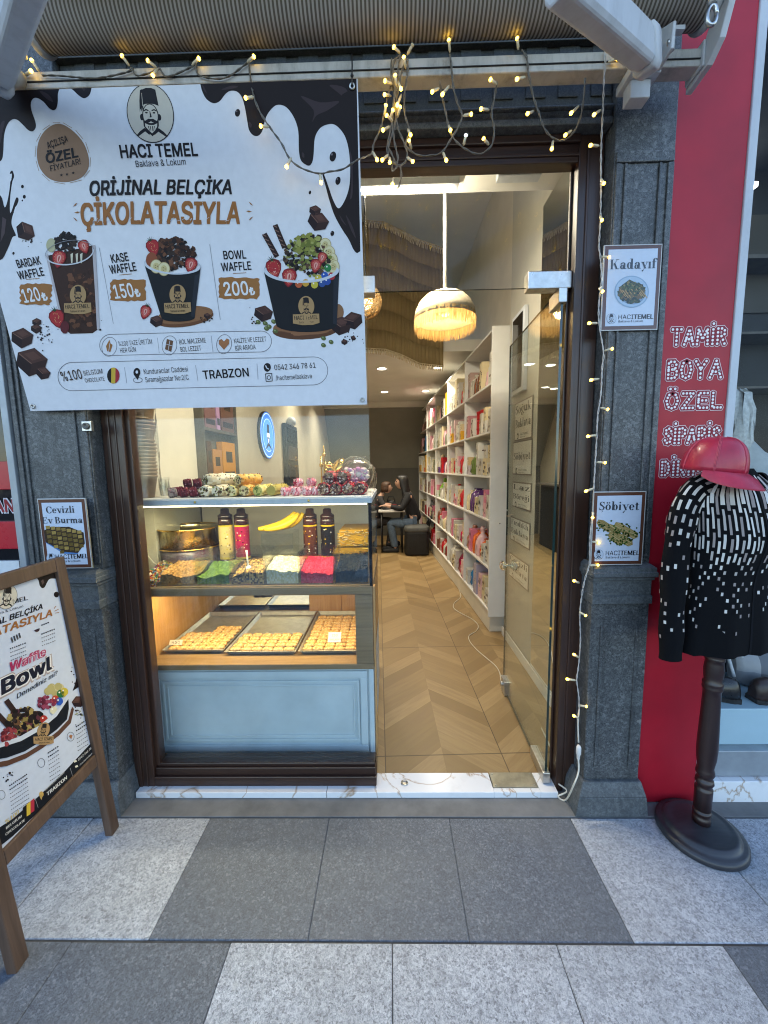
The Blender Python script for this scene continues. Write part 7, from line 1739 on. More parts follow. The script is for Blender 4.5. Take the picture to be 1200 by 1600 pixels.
# ================================================================ wooden pavement sign on the left
ft = lambda s_, h: None
BRp = V3(-1.178, 1.458, 0); BLp = V3(-1.150, .975, 0); TRp = P(104, 868, 1.463)
ux = (BRp-BLp).normalized(); Wd = (BRp-BLp).length; up = (TRp-BRp).normalized(); Hs = (TRp-BRp).length; nn = ux.cross(up).normalized(); nn = nn if nn.x > 0 else -nn; up = nn.cross(ux).normalized() if nn.cross(ux).z > 0 else -nn.cross(ux).normalized()
t = thing('pavement_sign', 'tilted wooden pavement sign with a printed waffle poster on slanted legs', 'pavement sign', (-1.2, 1.2, 0))
def SP(s_, h, n): return BLp+ux*s_+up*h+nn*n
def bar(name, s0, s1, h0, h1, n0=-.03, n1=.0, mat='sign_wood', parent=None):
    mb = MB(); mb.hexa([SP(s0, h0, n0), SP(s1, h0, n0), SP(s1, h0, n1), SP(s0, h0, n1)], [SP(s0, h1, n0), SP(s1, h1, n0), SP(s1, h1, n1), SP(s0, h1, n1)]); return mb.build(name, mat, parent or t, bevel=.003)
lw = .045; Z_b0 = .32
bar('leg', 0, lw, 0, Hs); bar('leg', Wd-lw, Wd, 0, Hs); bar('rail', lw+.0005, Wd-lw-.0005, Hs-.05, Hs-.001, -.028, -.001); bar('rail', lw+.0005, Wd-lw-.0005, Z_b0, Z_b0+.05, -.028, -.001)
top = SP(0, Hs-.01, -.02)
for s_ in (.02, Wd-.02-lw):
    a = SP(s_, Hs-.06, -.035); b_ = V3(a.x-.27, a.y+.02, 0); mb = MB(); w = ux*lw
    mb.hexa([b_, b_+w, b_+w+V3(.03, 0, 0), b_+V3(.03, 0, 0)], [a-V3(.026, 0, 0), a+w-V3(.026, 0, 0), a+w, a]); mb.build('rear_leg', 'sign_wood', t, bevel=.003)
bar('panel', lw+.001, Wd-lw-.001, Z_b0+.0505, Hs-.0505, -.022, -.012, 'print')
A = Art(SP(0, 0, -.0118), ux, up, nn)
p0, p1, q0, q1 = lw+.001, Wd-lw-.001, Z_b0+.0505, Hs-.0505
A.upoly([(p0, q0), (p1, q0), (p1, q1), (p0, q1)], '#c4cad6', 0)
i0 = len(A.items)
A.spoly([(40, 902), (62, 897), (96, 884), (104, 925), (101, 922), (97, 914), (92, 906), (84, 904), (77, 905), (73, 911), (70, 917), (66, 919), (62, 915), (60, 907), (56, 902), (50, 901), (45, 904)], CHOC, 1); A.poly([(64, 908), (67, 905), (69, 910), (66, 914)], '#5a4844', 1.5)
A.ell(88, 929, 4, 4.6, CHOC, 1, 12); A.ell(99, 933, 2, 2.6, CHOC, 1, 10)
logo(A, 10.5, 933, 16, 19, sk=-.14)
A.text('HACI TEMEL', (-38, 960), (43, 937), 7.5, INK, 3, .03); A.text('Baklava & Lokum', (-22, 966), (36, 948.5), 4, INK, 3, .008)
A.text('ORİJİNAL BELÇİKA', (-62, 997), (66, 951), 10, INK, 3, .03, .25); A.text('ÇİKOLATASIYLA', (-90, 1024), (81, 962), 14, '#9a6434', 3, .034, .2); 
for a, b_ in (((84, 951), (87, 947)), ((85, 955), (91, 952)), ((86, 958), (92, 957))): A.line([a, b_], 1.0, TAN, 3)
A.text('وافل', (18, 1003), (32, 995), 6, INK, 3); A.ell(57, 983, 4.5, 4.5, '#3a2830', 3, 14, -20, 0, 180)
for x0, y0, L, n in ((64, 977, 15, 1), (64, 991, 24, 4), (15, 1014, 28, 4), (-30, 1036, 26, 4)):
    for k in range(n):
        xx = x0+k*.4; yy = y0+k*6
        for j in range(int(L/3.2)): A.line([(xx+j*3.2, yy-j*1.22), (xx+j*3.2+random.uniform(1.6, 2.7), yy-j*1.22-.8)], 1.3 if k else 1.8, '#6a6a72' if k else '#3a3a40', 3)
A.text('Waffle', (17, 1049), (71, 1024), 14, '#a83058', 4, .05, .2); A.text('Waffle', (18, 1048), (70.5, 1024), 12.5, '#e4d4dc', 4.5, .004, .2)
A.text('Bowl', (0.5, 1089), (81, 1047), 27, '#a89a94', 3, .12, .08); A.text('Bowl', (1.5, 1087), (80.5, 1046), 25, '#e0dcd8', 3.5, .08, .08); A.text('Bowl', (3, 1085), (79, 1045), 23, '#14182a', 5, .045, .08)
A.text('Denediniz mi?', (26, 1092), (90, 1054), 8, '#22222a', 4, .02, .2)
A.poly([(113, 1080), (116, 1072), (119, 1060), (123, 1036), (126, 1033), (126, 1046), (131, 1040), (137, 1066), (134, 1072), (122, 1074)], CHOC, 2); crumbs(A, 118, 1058, 4, 10, 14)
heap_art(A, 40, 1128, 30, 22, 240, DKC+['#6a4a30', '#8a7a40', '#5a2a34', '#a08a50'], 4, 3.2)
for i in range(10): A.ell(86+random.uniform(-14, 16), 1080+random.uniform(-8, 7), 6, 6, random.choice(['#c8bc90', '#b0a46c']), 3.0+i*.05, 10)
heap_art(A, 72, 1098, 14, 9, 40, ['#7a2c44', '#5a1c30', '#904058'], 3, 4.2); heap_art(A, 14, 1150, 12, 14, 40, ['#7a2c34', '#963c40', '#5a1c24'], 4, 4.2)
for x, y, c in ((94, 1084, '#2c6a38'), (100, 1081, '#c8b23c'), (86, 1093, '#b84028'), (92, 1096, '#2c58b0'), (83, 1110, '#d4ccac'), (68, 1124, '#a83028')): A.ell(x, y, 6, 6.5, c, 4.8, 12); A.ell(x-2, y-2, 1.4, 1.5, '#e8e4dc', 4.9, 6)
for a, b_ in (((9, 1094), (28, 1120)), ((-8, 1112), (14, 1136))): A.line([a, b_], 9, '#33211e', 4)
A.poly([(-30, 1172), (0, 1164), (30, 1154), (60, 1137), (85, 1117), (106, 1090), (107, 1107), (104, 1124), (88, 1140), (64, 1158), (38, 1174), (10, 1184), (-30, 1190)], '#14181f', 5)
A.poly([(-30, 1170), (0, 1161), (30, 1151), (60, 1134), (85, 1114), (106, 1087), (107.5, 1090), (88, 1119), (62, 1141), (32, 1158), (0, 1168), (-30, 1176)], '#c8ccd2', 5.5)
A.poly([(-10, 1192), (12, 1188), (40, 1177), (66, 1161), (90, 1142), (106, 1125), (112, 1104), (115, 1108), (110, 1130), (92, 1149), (66, 1169), (40, 1185), (10, 1197), (-10, 1200)], '#5a3c2e', 4.6)
cup_logo(A, 67, 1146, 16, 6, -.2)
choc(A, 122, 1096, 10, -25); crumbs(A, 122, 1112, 7, 6, 20); crumbs(A, 126, 1114, 6, 5, 12, ('#7a7c50', '#9a9c70')); crumbs(A, 10, 1212, 8, 5, 16)
for x, y in ((110, 1151), (64, 1192), (2, 1242)): A.ringline(x, y, 5.5, 7, .8, '#6a6a70', 3, 20)
A.poly([(107, 1150), (110, 1148), (113, 1149), (111, 1155)], '#a06a44', 3.5)
for x0, y0, L, n in ((118, 1136, 20, 7), (74, 1177, 19, 8), (14, 1228, 30, 8)):
    for k in range(n):
        xx = x0+k*.5; yy = y0+k*6.2
        for j in range(int(L/2.9)): A.line([(xx+j*2.9, yy-j*1.9), (xx+j*2.9+random.uniform(1.4, 2.5), yy-j*1.9-1.2)], 1.1 if k > 1 else 1.8, '#6a6a72' if k > 1 else '#2a2a30', 3)
A.poly([(-16, 1326), (-12, 1300), (20, 1279), (60, 1244), (100, 1206), (140, 1163), (150, 1156), (156, 1158), (155, 1168), (150, 1176), (100, 1230), (60, 1268), (20, 1306), (0, 1322)], '#15171d', 3)
A.text('%100', (8, 1288), (29, 1271), 6.5, '#c8b070', 4, .03); A.text('BELGIUM', (9, 1296), (33, 1277), 4, '#d8d4cc', 4, .03); A.text('CHOCOLATE', (8, 1306), (38, 1283), 4, '#d8d4cc', 4, .03)
for i, c in enumerate(('#141414', '#d0b03c', '#b03040')): A.poly([(35+i*6, 1262-i*5), (41+i*6, 1257-i*5), (41+i*6, 1277-i*5), (35+i*6, 1281-i*5)], c, 4)
A.ell(64, 1241, 3.6, 4.5, '#c8a45c', 4, 12); A.poly([(61, 1244), (67, 1240), (64, 1250)], '#c8a45c', 4)
A.text('TRABZON', (73, 1244), (104, 1217), 6, '#e0ded8', 4, .03); A.text('Kunduracılar Caddesi', (70, 1236), (100, 1208), 3.2, '#b8b6b0', 4, .01)
A.line([(54, 1247), (59, 1262)], .6, '#9a9a9a', 4); A.line([(109, 1200), (113, 1213)], .6, '#9a9a9a', 4)
A.text('0542 346 78 61', (122, 1189), (147, 1166), 4, '#d0cec8', 4, .02); A.text('/hacitemelbaklava', (124, 1197), (149, 1173), 3.2, '#b8b6b0', 4, .01)
for x, y in ((117, 1192), (119, 1200)): A.line([(x-2, y-1.6), (x+2, y-3.4)], 3, '#d8d4c0', 4)
A.clip(p0, p1, q0, q1, i0)
mb = MB(); A.mesh(mb, .00035); mb.build('poster', 'banner_print', t)

# ================================================================ shopfront next door on the left
YLn = 1.60
t = thing('dark_shopfront', 'black glazed shopfront with red bands beyond the left stone pillar', 'shopfront', (-2.0, 1.62, 0))
e0, e1 = P(28, 640, YLn), P(62, 880, YLn)
xe = (e0.x+e1.x)/2
mb = MB(); mb.box((-1.562, 1.552, .02), (-1.534, 1.68, 3.4)); mb.build('frame_post', 'grey_sill', t, bevel=.003)
mb = MB(); mb.box((-3.2, 1.61, .02), (-1.5625, 1.66, 3.4)); mb.build('glazing', 'black_gloss', t)
for ya, yb in ((721, 765), (815, 858)):
    mb = MB(); mb.box((-3.2, 1.588, P(10, yb, 1.588).z), (-1.564, 1.6095, P(10, ya, 1.588).z)); mb.build('red_band', 'red_sign', t, bevel=.003)
A = Art(V3(-2, 1.6085, 1), V3(1, 0, 0), V3(0, 0, 1), V3(0, -1, 0))
A.text('AN', (-9, 801), (24, 800.5), 21, '#d8d4d8', 1, .075); A.text('AN', (-8, 800), (23, 799.5), 19, '#8c1420', 3, .03)
mb = MB(); A.mesh(mb, .0004); mb.build('lettering', 'print', t)
mb = MB(); a = P(38, 905, 1.60); mb.box((-3.2, 1.595, P(20, 930, 1.6).z), (a.x-.01, 1.6095, P(20, 876, 1.6).z)); mb.build('notice_sheet', 'paper_plain', t)
# ================================================================ white product shelves along the right side of the shop
def sxf(y): return .85-.0503*(y-3.285)          # x of the shelf front at depth y
SYS = [3.305, 4.22, 5.15, 6.10, 7.05, 8.20]
SZ = [P(762, q, 3.30).z for q in (514, 597, 673, 744, 813, 887, 953)]    # top board ... lowest board
t = thing('product_shelves', 'long white open shelving filled with wrapped sweets along the aisle', 'shelves', (.85, 3.3, .03))
def slab(name, y0, y1, z0, z1, dx0=0.0, dx1=.26, mat='shelf_white'):
    mb = MB(); mb.hexa([(sxf(y0)+dx0, y0, z0), (sxf(y0)+dx1, y0, z0), (sxf(y1)+dx1, y1, z0), (sxf(y1)+dx0, y1, z0)], [(sxf(y0)+dx0, y0, z1), (sxf(y0)+dx1, y0, z1), (sxf(y1)+dx1, y1, z1), (sxf(y1)+dx0, y1, z1)]); return mb.build(name, mat, t, bevel=.002)
slab('end_panel', 3.285, 3.3045, SZ[6]-.06, SZ[0]+.02, -.004, .215)
for y in SYS[1:]: slab('divider', y-.008, y+.008, SZ[6]-.02, SZ[0]-.001, .0, .25)
for z in SZ: slab('shelf_board', 3.305, SYS[-1]+.011, z-.018, z, -.002, .25)
slab('back_board', 3.305, SYS[-1], SZ[6]-.05, SZ[0], .2505, .2605)
slab('plinth', 3.32, SYS[-1], .027, SZ[6]-.0225, .02, .26, 'cream_wall')
p = P(781, 818, 3.28); mb = MB(); mb.lathe([(.006, 0), (.005, .003), (.001, .004)], p, 10, Matrix(((1, 0, 0), (0, 0, -1), (0, 1, 0)))); mb.build('screw_cap', 'wire_grey', t)
WHT, CRM, BRN, RED_, PNK, GRN, PUR, ORG, BLU, YEL, BLK = '#cfcbbf', '#d6c69c', '#7a4c34', '#b81820', '#c82058', '#78a830', '#5c3470', '#d86018', '#2c78b0', '#d8a420', '#241e22'
CELLS = [  # bay by bay from the door; six shelves from the top: (kind, colour) along the bay
 [[('box', WHT), ('box', CRM), ('wrap', BRN), ('wrap', BRN), ('box', '#b89a90')], [('box', WHT), ('box', WHT), ('tin', RED_), ('tin', RED_), ('box', '#b88080')], [('box', WHT), ('box', CRM), ('tall', WHT), ('tin', GRN), ('bag', '#5c6c30'), ('box', '#c0b0b4')], [('low', WHT), ('low', WHT), ('low', CRM), ('wrap', PUR), ('wrap', PUR)], [('low', WHT), ('low', WHT), ('wrap', ORG), ('wrap', ORG), ('bag', '#b07860')], [('low', WHT), ('low', CRM), ('tall', '#a8a0b0'), ('wrap', BLU), ('bag', BLU), ('low', WHT)]],
 [[('box', WHT), ('box', WHT), ('tall', CRM), ('box', WHT)], [('box', YEL), ('box', WHT), ('big', '#c8a8a4'), ('box', YEL), ('box', WHT)], [('bag', RED_), ('box', WHT), ('tall', WHT), ('box', CRM)], [('bag', RED_), ('bag', RED_), ('low', WHT), ('low', CRM)], [('bag', PNK), ('box', WHT), ('low', WHT)], [('bag', PNK), ('bag', '#80203c'), ('low', WHT), ('low', CRM)]],
 [[('tall', YEL), ('box', WHT), ('box', BLK), ('box', CRM)], [('tall', CRM), ('box', WHT), ('wrap', CRM), ('box', '#8a8a78')], [('wrap', PUR), ('wrap', '#6a4a5a'), ('box', PUR), ('bag', CRM)], [('low', WHT), ('low', CRM), ('bag', GRN), ('box', WHT)], [('wrap', CRM), ('low', WHT), ('bag', RED_), ('wrap', BRN)], [('bag', RED_), ('bag', '#8a2020'), ('wrap', RED_), ('low', BRN)]],
 [[('box', '#9a8a7a'), ('box', CRM), ('tall', WHT), ('box', '#8a7060')], [('box', '#8a9a80'), ('tall', WHT), ('box', CRM)], [('low', WHT), ('box', '#7a7a60'), ('low', CRM), ('box', WHT)], [('wrap', CRM), ('low', BRN), ('box', WHT), ('low', BRN)], [('box', WHT), ('wrap', '#8a8a7a'), ('low', CRM)], [('bag', '#90242c'), ('bag', '#a84848'), ('box', '#70201c')]],
 [[('box', BRN), ('box', '#8a5a40'), ('tall', CRM)], [('tall', BLU), ('box', BLK), ('box', '#a08070')], [('tall', YEL), ('box', CRM), ('tall', WHT), ('box', YEL)], [('low', '#8a6a60'), ('wrap', CRM), ('low', WHT)], [('box', WHT), ('low', '#7a6a5a'), ('box', CRM)], [('wrap', WHT), ('wrap', BLK), ('box', '#8a4040')]]]
CN = {WHT: 'white', CRM: 'cream', BRN: 'brown', RED_: 'red', PNK: 'pink', GRN: 'green', PUR: 'purple', ORG: 'orange', BLU: 'blue', YEL: 'amber', BLK: 'black'}
KN = {'box': 'gift box', 'low': 'flat box', 'tall': 'tall carton', 'big': 'large box', 'tin': 'round tin', 'bag': 'gift pouch', 'wrap': 'wrapped parcel'}
NMK = {'box': 'gift_box', 'low': 'flat_box', 'tall': 'carton', 'big': 'gift_box', 'tin': 'round_tin', 'bag': 'gift_pouch', 'wrap': 'wrapped_parcel'}
ROWN = ['top', 'second', 'third', 'fourth', 'fifth', 'lowest']; BAYN = ['bay nearest the door', 'second bay from the door', 'middle bay', 'fourth bay from the door', 'bay farthest from the door']
POSN = ['first along', 'second along', 'third along', 'fourth along', 'fifth along', 'sixth along', 'seventh along', 'eighth along']
def hue(c):
    if c in CN: return CN[c]
    r, g, b_ = [int(c[i:i+2], 16) for i in (1, 3, 5)]
    if max(r, g, b_)-min(r, g, b_) < 22: return 'grey'
    if r > 110 and g < 80: return 'dark red'
    if r > g > b_: return 'tan'
    if g >= r: return 'sage'
    return 'mauve'
rp = random.Random(21)
for bi, bay in enumerate(CELLS):
    for ri, cell in enumerate(bay):
        cell = list(cell)
        for q in range(7-len(cell) if bi < 4 else 1): cell.insert(rp.randint(0, len(cell)), (rp.choice(['low', 'box', 'wrap', 'bag', 'low', 'box']), rp.choice(['#d88098', WHT, CRM, '#d8a0a8', RED_, WHT, '#e0b8b8', '#c8c0b0', cell[-1][1]])))
        y0, y1 = SYS[bi]+.05, SYS[bi+1]-.03; zf = SZ[ri+1]+.0008; head = SZ[ri]-.022-zf; n = len(cell); step = (y1-y0)/n
        for k, (kind, c) in enumerate(cell):
            w = step*rp.uniform(.84, .97); yc = y0+step*(k+.5); xf = sxf(yc)+rp.uniform(.004, .022); d = rp.uniform(.15, .19)
            h = {'box': rp.uniform(.18, .28), 'low': rp.uniform(.08, .13), 'tall': rp.uniform(.27, .34), 'big': .27, 'tin': .24, 'bag': rp.uniform(.24, .31), 'wrap': rp.uniform(.18, .26)}[kind]; h = min(h, head-.02)
            if kind == 'box' and h > .17:
                hh = h*rp.uniform(.42, .58); c2 = rp.choice([c, c, '#d88098', '#d8a0a8', WHT, CRM, WHT, '#c4a878']); m2 = MB(); m2.col(c2); j1 = rp.uniform(.8, .98)
                m2.box((xf+.004, yc-w/2*j1, zf+hh+.0006), (xf+d, yc+w/2*j1, zf+h)); m2.col('#3a2018' if c2 in (WHT, CRM) else '#e8d8c8')
                for q in range(5):
                    y_ = yc+rp.uniform(-.38, .3)*w; z_ = zf+hh+(h-hh)*rp.uniform(.15, .75); a_ = rp.uniform(.006, .018); m2.face([V3(xf+.0034, y_-a_, z_), V3(xf+.0034, y_-a_, z_+a_*.7), V3(xf+.0034, y_+a_, z_+a_*.7), V3(xf+.0034, y_+a_, z_)])
                tag(m2.build('gift_box', 'paper_print', loc=(xf+d/2, yc, zf+hh), bevel=.002), '%s packet upon a box, %s shelf, %s, %s' % (hue(c2), ROWN[ri], BAYN[bi], POSN[k]), 'box', 'goods on the white shelves'); h = hh
            mb = MB(); mb.col(c); base = Vector(rgba(c)[:3])
            if kind in ('box', 'low', 'tall', 'big'):
                mm = Matrix.Translation((xf+d/2, yc, zf)) @ Matrix.Rotation(rp.uniform(-.08, .08), 4, 'Z')
                mb.box((-d/2, -w/2, 0), (d/2, w/2, h), mm)
                if kind == 'low':
                    mb.col(tuple(base*.92)); mb.box((-d/2+.004, -w/2+.003, h+.0004), (d/2, w/2-.006, h*1.9), mm)
                dk = random.choice([(.10, .05, .03), (.16, .10, .06), (.05, .03, .03)]) if c in (WHT, CRM) else tuple(base*.35)
                for q in range(rp.randint(5, 9)):
                    mb.c = (*dk, 1) if q % 3 else (.55, .48, .34, 1); u_, v_ = rp.uniform(-.38, .38)*w, rp.uniform(.15, .8)*h*(1.9 if kind == 'low' else 1); s_ = rp.uniform(.006, .02)
                    for ff in ((-d/2-.0006, 0), ):
                        mb.face([mm @ V3(ff[0], u_+s_*math.cos(g*1.047)*1.4, min(max(v_+s_*math.sin(g*1.047)*.8, .003), h*(1.88 if kind == 'low' else .98))) for g in range(6)])
                    mb.face([mm @ V3(rp.uniform(-.3, .3)*d+s_*math.cos(g*1.047), -w/2-.0006, min(max(v_+s_*math.sin(g*1.047)*.7, .003), h*.98)) for g in range(6)])
            elif kind == 'tin':
                r = min(w, d)*.5
                for q in range(3):
                    z0 = zf+h/3*q; mb.c = (*tuple(base*(1 if q % 2 else .8)), 1); mb.lathe([(r*.97, z0+.0005), (r, z0+.006), (r, z0+h/3-.02), (r*1.04, z0+h/3-.018), (r*1.04, z0+h/3-.003), (r*.9, z0+h/3-.001)], (xf+d/2, yc, 0), 22)
            elif kind == 'bag':
                rings = []
                for f, kw, kd in ((0, .85, .8), (.1, 1, 1), (.5, 1, .85), (.68, .75, .5), (.76, .32, .25), (.82, .38, .3), (.95, .8, .3), (1, .9, .2)):
                    rings.append([V3(xf+d/2+d/2*kd*math.cos(a)*(1+.06*math.sin(a*5+f*9)), yc+w/2*kw*math.sin(a), zf+h*f) for a in [i/20*6.283 for i in range(20)]])
                mb.loft(rings); mb.c = (*tuple(Vector((.8, .7, .6))*.8), 1); mb.lathe([(w*.17, zf+h*.745), (w*.19, zf+h*.76), (w*.17, zf+h*.775)], (xf+d/2, yc, 0), 14)
                mb.c = (.7, .62, .6, 1); mb.face([V3(xf-.001+d*.03, yc-w*.2, zf+h*.2), V3(xf-.001+d*.03, yc+w*.2, zf+h*.2), V3(xf+.004+d*.03, yc+w*.2, zf+h*.38), V3(xf+.004+d*.03, yc-w*.2, zf+h*.38)])
            else:
                mm = Matrix.Translation((xf+d/2, yc, zf)); N = 18; rings = []
                for f, kk in ((0, .92), (.06, 1), (.45, 1.0), (.75, .86), (.88, .5), (.93, .34), (1, .55)):
                    rings.append([mm @ V3(d/2*kk*math.copysign(abs(math.cos(a))**.5, math.cos(a)), w/2*kk*math.copysign(abs(math.sin(a))**.5, math.sin(a)), h*f+rp.uniform(-.004, .004)) for a in [i/N*6.283 for i in range(N)]])
                R2 = [[mb.bm.verts.new(p) for p in q] for q in rings]
                for a, b_ in zip(R2, R2[1:]):
                    for j in range(N): mb.c = (*tuple(base*rp.choice([.7, 1, 1, 1.35])), 1); mb._f([a[j], a[(j+1) % N], b_[(j+1) % N], b_[j]], True)
                mb._f(R2[-1])
            lab = '%s %s, %s shelf, %s, %s' % (hue(c), KN[kind], ROWN[ri], BAYN[bi], POSN[k])
            tag(mb.build(NMK[kind], 'print_gloss' if kind in ('bag', 'wrap') else 'paper_print', loc=(xf+d/2, yc, zf), bevel=.002 if kind in ('box', 'tall', 'big') else 0), lab, 'box' if kind in ('box', 'low', 'tall', 'big') else {'tin': 'tin', 'bag': 'pouch', 'wrap': 'parcel'}[kind], 'goods on the white shelves')
# white cable on the floor
pix = [(676, 866), (684, 876), (693, 888), (701, 900), (712, 912), (719, 926), (719, 934), (710, 942), (709, 950), (720, 958), (737, 967), (747, 977), (744, 986), (733, 993), (734, 1002), (745, 1015), (760, 1028), (774, 1040), (781, 1052), (783, 1068), (788, 1074)]
pts = smooth_path([G(x, y, .031) for x, y in pix]); mb = MB(); mb.tube(pts, .0035, 6); tag(mb.build('power_cable', 'cable_white', loc=tuple(pts[0])), 'thin white cable snaking across the wood patterned shop floor', 'cable')

# ================================================================ people at the small table far back
def skinned(name, nodes, links, mat, parent, sub=2, root=0):
    me = bpy.data.meshes.new(name); off = wl(parent)
    me.from_pydata([Vector(n[0])-off for n in nodes], links, []); o = bpy.data.objects.new(name, me); COL.objects.link(o); o.parent = parent
    sk = o.modifiers.new('skin', 'SKIN'); sk.use_smooth_shade = True
    for i, n in enumerate(nodes):
        r = n[1] if isinstance(n[1], tuple) else (n[1], n[1]); me.skin_vertices[0].data[i].radius = r; me.skin_vertices[0].data[i].use_root = (i == root)
    sb = o.modifiers.new('smooth', 'SUBSURF'); sb.levels = sub; sb.render_levels = sub
    me.materials.append(MATS[mat]); return o
YW = 6.75
def person(label, base, sgn, hair_mat, top_mat, leg_mat, skin_mat='skin_tone', k=1.0, long_hair=True, lean=.14):
    """seated, facing sgn*x; base = point on the floor under the hips"""
    t = thing('person', label, 'person', base); b_ = Vector(base); f = V3(sgn, 0, 0); s_ = V3(0, 1, 0); z = V3(0, 0, 1)
    def q(x, y, h): return b_+f*(x*k)+s_*(y*k)+z*(h*k)
    hip, ch, nk, hd = q(0, 0, .50), q(lean*.75, 0, .88), q(lean*1.15, 0, 1.06), q(lean*1.5+.03, 0, 1.20)
    N = [(hip, .13*k), (q(lean*.3, 0, .66), .115*k), (ch, (.15*k, .11*k)), (nk, .052*k), (q(lean*1.25+.01, 0, 1.10), .048*k)]; L = [(0, 1), (1, 2), (2, 3), (3, 4)]
    def add(prev, pts):
        for p, r in pts: N.append((p, r)); L.append((prev, len(N)-1)); prev = len(N)-1
        return prev
    ends = []
    for y in (-1, 1):
        add(0, [(q(.06, y*.085, .49), .085*k), (q(.44, y*.10, .50), .062*k), (q(.42, y*.10, .46), .058*k), (q(.36, y*.10, .10), .04*k), (q(.36, y*.10, .05), .038*k), (q(.48, y*.11, .035), .030*k), (q(.56, y*.11, .03), .022*k)])
        e = add(2, [(q(lean*.9, y*.17, .98), .055*k), (q(lean+.10, y*.23, .76), .042*k), (q(lean+.32, y*.14, .80), .032*k), (q(lean+.36, y*.12, .815), .026*k), (q(lean+.40, y*.11, .812), (.034*k, .016*k))]); ends.append(e)
        h0 = N[e][0]
        for i, (dy, ln) in enumerate(((-.028, .05), (-.010, .062), (.010, .058), (.028, .045))):
            add(e, [(h0+f*.03*k+s_*dy*k, .0085*k), (h0+f*(.03+ln*.55)*k+s_*dy*1.1*k-z*.006*k, .008*k), (h0+f*(.03+ln)*k+s_*dy*1.1*k-z*.020*k, .0065*k)])
        add(e, [(h0-s_*y*.034*k+f*.005*k, .010*k), (h0-s_*y*.048*k+f*.035*k-z*.008*k, .008*k)])
    skinned('body', N, L, skin_mat, t)
    # head with a face, on the neck
    mb = MB(); hc = hd; n = 20; rings = []
    for v in range(15):
        th = math.pi*v/14; zz = -math.cos(th)*.118*k; r = math.sin(th)
        ring = []
        for i in range(n):
            a = i/n*6.283; c, s = math.cos(a), math.sin(a); rx, ry = .098*k*r, .076*k*r
            if zz < 0: rx *= 1-.10*(-zz/.118/k); ry *= 1-.28*(-zz/.118/k)
            x = rx*c; 
            if c > .72:
                x += .024*k*math.exp(-((zz+.012*k)/(.02*k))**2)*max(0, (c-.86)/.14) - .008*k*math.exp(-((zz-.012*k)/(.014*k))**2)*(1-abs(s))*(1 if abs(s) > .18 else 0) + .006*k*math.exp(-((zz+.052*k)/(.01*k))**2)
            ring.append(hc+f*x+s_*(ry*s)+z*zz+f*(-zz*.12))
        rings.append(ring)
    mb.loft(rings, True, True, True)
    for y in (-1, 1): mb.ball(hc+s_*y*.076*k-f*.005*k-z*.005*k, .022*k, 8, 6, (.5, .5, 1))
    mb.build('head', skin_mat, t)
    mb = MB()
    for y in (-1, 1): mb.ball(hc+f*.087*k+s_*y*.032*k+z*.012*k, .011*k, 8, 6); 
    mb.build('eyes', 'black_gloss', t); mb = MB(); mb.ball(hc+f*.092*k-z*.052*k, .018*k, 8, 6, (.5, 1, .3)); mb.build('mouth', 'lip_tone', t)
    mb = MB(); rings = []
    seq = ((.122, .03, .02), (.108, .075, .062), (.075, .102, .086), (.03, .110, .092), (-.03, .108, .095), (-.09, .100, .098)) if not long_hair else ((.124, .03, .02), (.110, .078, .064), (.075, .108, .090), (.02, .114, .098), (-.06, .112, .104), (-.15, .115, .115), (-.26, .12, .125), (-.36, .10, .11), (-.44, .06, .08))
    for zz, rx, ry in seq:
        ring = []
        for i in range(24):
            a = i/24*6.283; c, s = math.cos(a), math.sin(a); cut = 1.0
            if zz < .07 and c > .45: cut = .45/c if zz > -.11 else .30/c
            ring.append(hc+f*((rx*c*cut-.014-max(0, -zz)*.16)*k)+s_*((ry*s+.004*math.sin(a*6+zz*20))*k)+z*zz*k)
        rings.append(ring)
    mb.loft(rings, True, True, True); mb.build('hair', hair_mat, t)
    # clothes follow the body
    TN = [(q(.0, 0, .50), .145*k), (q(lean*.3, 0, .66), .13*k), (ch, (.165*k, .125*k)), (q(lean*1.05, 0, 1.01), .085*k)]; TL = [(0, 1), (1, 2), (2, 3)]
    for y in (-1, 1):
        i = len(TN); TN += [(q(lean*.9, y*.17, .98), .068*k), (q(lean+.10, y*.23, .76), .055*k), (q(lean+.30, y*.145, .797), .042*k)]; TL += [(2, i), (i, i+1), (i+1, i+2)]
    skinned('sweater', TN, TL, top_mat, t)
    PN = [(q(-.0, 0, .49), .138*k)]; PL = []
    for y in (-1, 1):
        i = len(PN); PN += [(q(.08, y*.09, .49), .098*k), (q(.45, y*.10, .505), .075*k), (q(.43, y*.10, .45), .074*k), (q(.37, y*.10, .12), .066*k), (q(.37, y*.10, .09), .068*k)]; PL += [(0, i), (i, i+1), (i+1, i+2), (i+2, i+3), (i+3, i+4)]
    skinned('trousers', PN, PL, leg_mat, t)
    for y in (-1, 1):
        mb = MB(); a = q(.33, y*.10, .028); mb.loft([[a+f*(x*k)+s_*(w*k*c)+z*(max(-.026, h*sn))*k for c, sn in [(math.cos(g/14*6.283), math.sin(g/14*6.283)) for g in range(14)]] for x, w, h in ((-.03, .03, .05), (0, .044, .075), (.08, .046, .07), (.16, .05, .045), (.23, .045, .035), (.26, .02, .015))]); mb.build('shoe', 'black_matte', t)
    return t
fw = P(651, 790, YW); person('woman with long dark hair in black sweater and jeans seated at the small table', (fw.x-.02, YW, .028), -1, 'hair_dark', 'black_cloth', 'denim', k=1.02)
fw2 = P(580, 790, 6.95); person('child with brown hair in dark clothes leaning on the small table', (fw2.x, 6.95, .10), 1, 'hair_brown', 'dark_cloth', 'dark_cloth', k=.88, long_hair=False, lean=.20)
t = thing('small_table', 'small white topped table between the two seated people', 'table', (-.02, 6.85, .028))
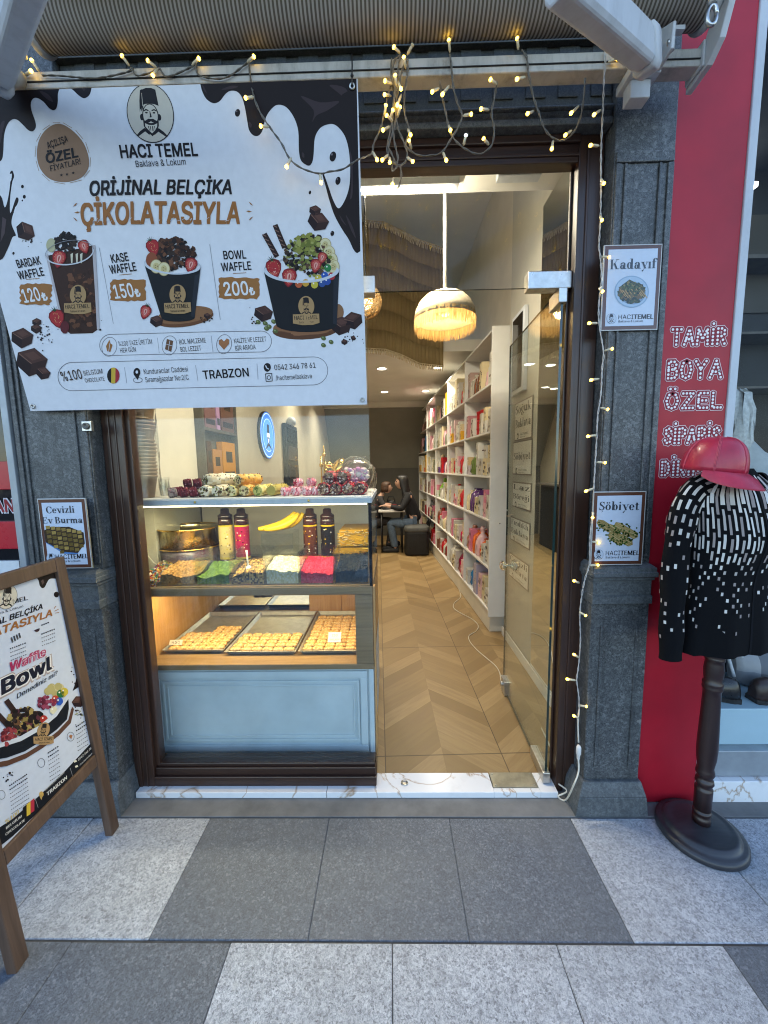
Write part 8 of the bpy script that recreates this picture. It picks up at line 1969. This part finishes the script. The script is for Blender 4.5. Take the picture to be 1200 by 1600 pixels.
a, b_ = P(600, 780, 6.6), P(634, 780, 6.6); zt_ = .745
mb = MB(); mb.box((a.x-.10, 6.56, zt_), (b_.x-.02, 7.15, zt_+.028)); mb.build('table_top', 'shelf_white', t, bevel=.004)
for x in (a.x-.05, b_.x-.07):
    for y in (6.62, 7.09): mb = MB(); mb.tube([(x, y, .028), (x, y, zt_)], .016, 8); mb.build('leg', 'black_plastic', t)
mb = MB(); mb.col('#15161a'); mb.ball((-.0, 6.98, zt_+.10), .10, 14, 8, (1, .6, .8)); mb.tube([(-.07, 6.98, zt_+.14), (-.04, 6.98, zt_+.24), (.05, 6.98, zt_+.24), (.08, 6.98, zt_+.14)], .009, 6)
tag(mb.build('handbag', 'print', loc=(0, 6.98, zt_+.03)), 'dark handbag standing on the small white table', 'bag')
p = P(616, 770, 6.75); mb = MB(); mb.col('#8a2020'); mb.lathe([(.03, 0), (.04, .09), (.041, .092)], (p.x, 6.72, zt_+.0285), 16); tag(mb.build('paper_cup', 'paper_print', loc=(p.x, 6.72, zt_+.0285)), 'small red paper cup on the white table', 'cup')
# chair with a lattice back, black stool
t = thing('lattice_chair', 'black chair with an open lattice back under the seated woman', 'chair', (fw.x, YW, .028)); xc = fw.x
mb = MB(); mb.box((xc-.22, YW-.22, .43), (xc+.20, YW+.22, .465)); mb.build('seat', 'black_plastic', t, bevel=.012)
for x in (xc-.19, xc+.17):
    for y in (YW-.19, YW+.19): mb = MB(); mb.tube([(x, y, .028), (x, y, .43)], .014, 8); mb.build('leg', 'black_plastic', t)
mb = MB()
for i in range(6):
    y = YW-.2+i*.08; mb.tube([(xc+.19, y, .46), (xc+.25, y+.03*math.sin(i*2), .66), (xc+.28, y, .92)], .010, 6)
    zz = .50+i*.08; mb.tube([(xc+.19+.09*(zz-.46)/.46, YW-.21, zz), (xc+.20+.09*(zz-.46)/.46, YW, zz+.03*math.sin(i*3)), (xc+.19+.09*(zz-.46)/.46, YW+.21, zz)], .010, 6)
mb.build('backrest', 'black_plastic', t)
p = G(652, 869, .028); t = thing('black_stool', 'squat black padded stool beside the shelves near the woman', 'stool', (p.x, p.y+.2, .028))
mb = MB(); R_ = lambda k, z: [V3(p.x+.21*k*math.copysign(abs(math.cos(a))**.45, math.cos(a)), p.y+.21+.2*k*math.copysign(abs(math.sin(a))**.45, math.sin(a)), z) for a in [i/28*6.283 for i in range(28)]]
mb.loft([R_(.92, .03), R_(1.0, .06), R_(.96, .40), R_(.98, .43)]); mb.build('body', 'black_matte', t)
mb = MB(); mb.loft([R_(.99, .431), R_(1.02, .45), R_(1.0, .50), R_(.9, .52), R_(.4, .53)]); mb.build('cushion', 'stool_pad', t)
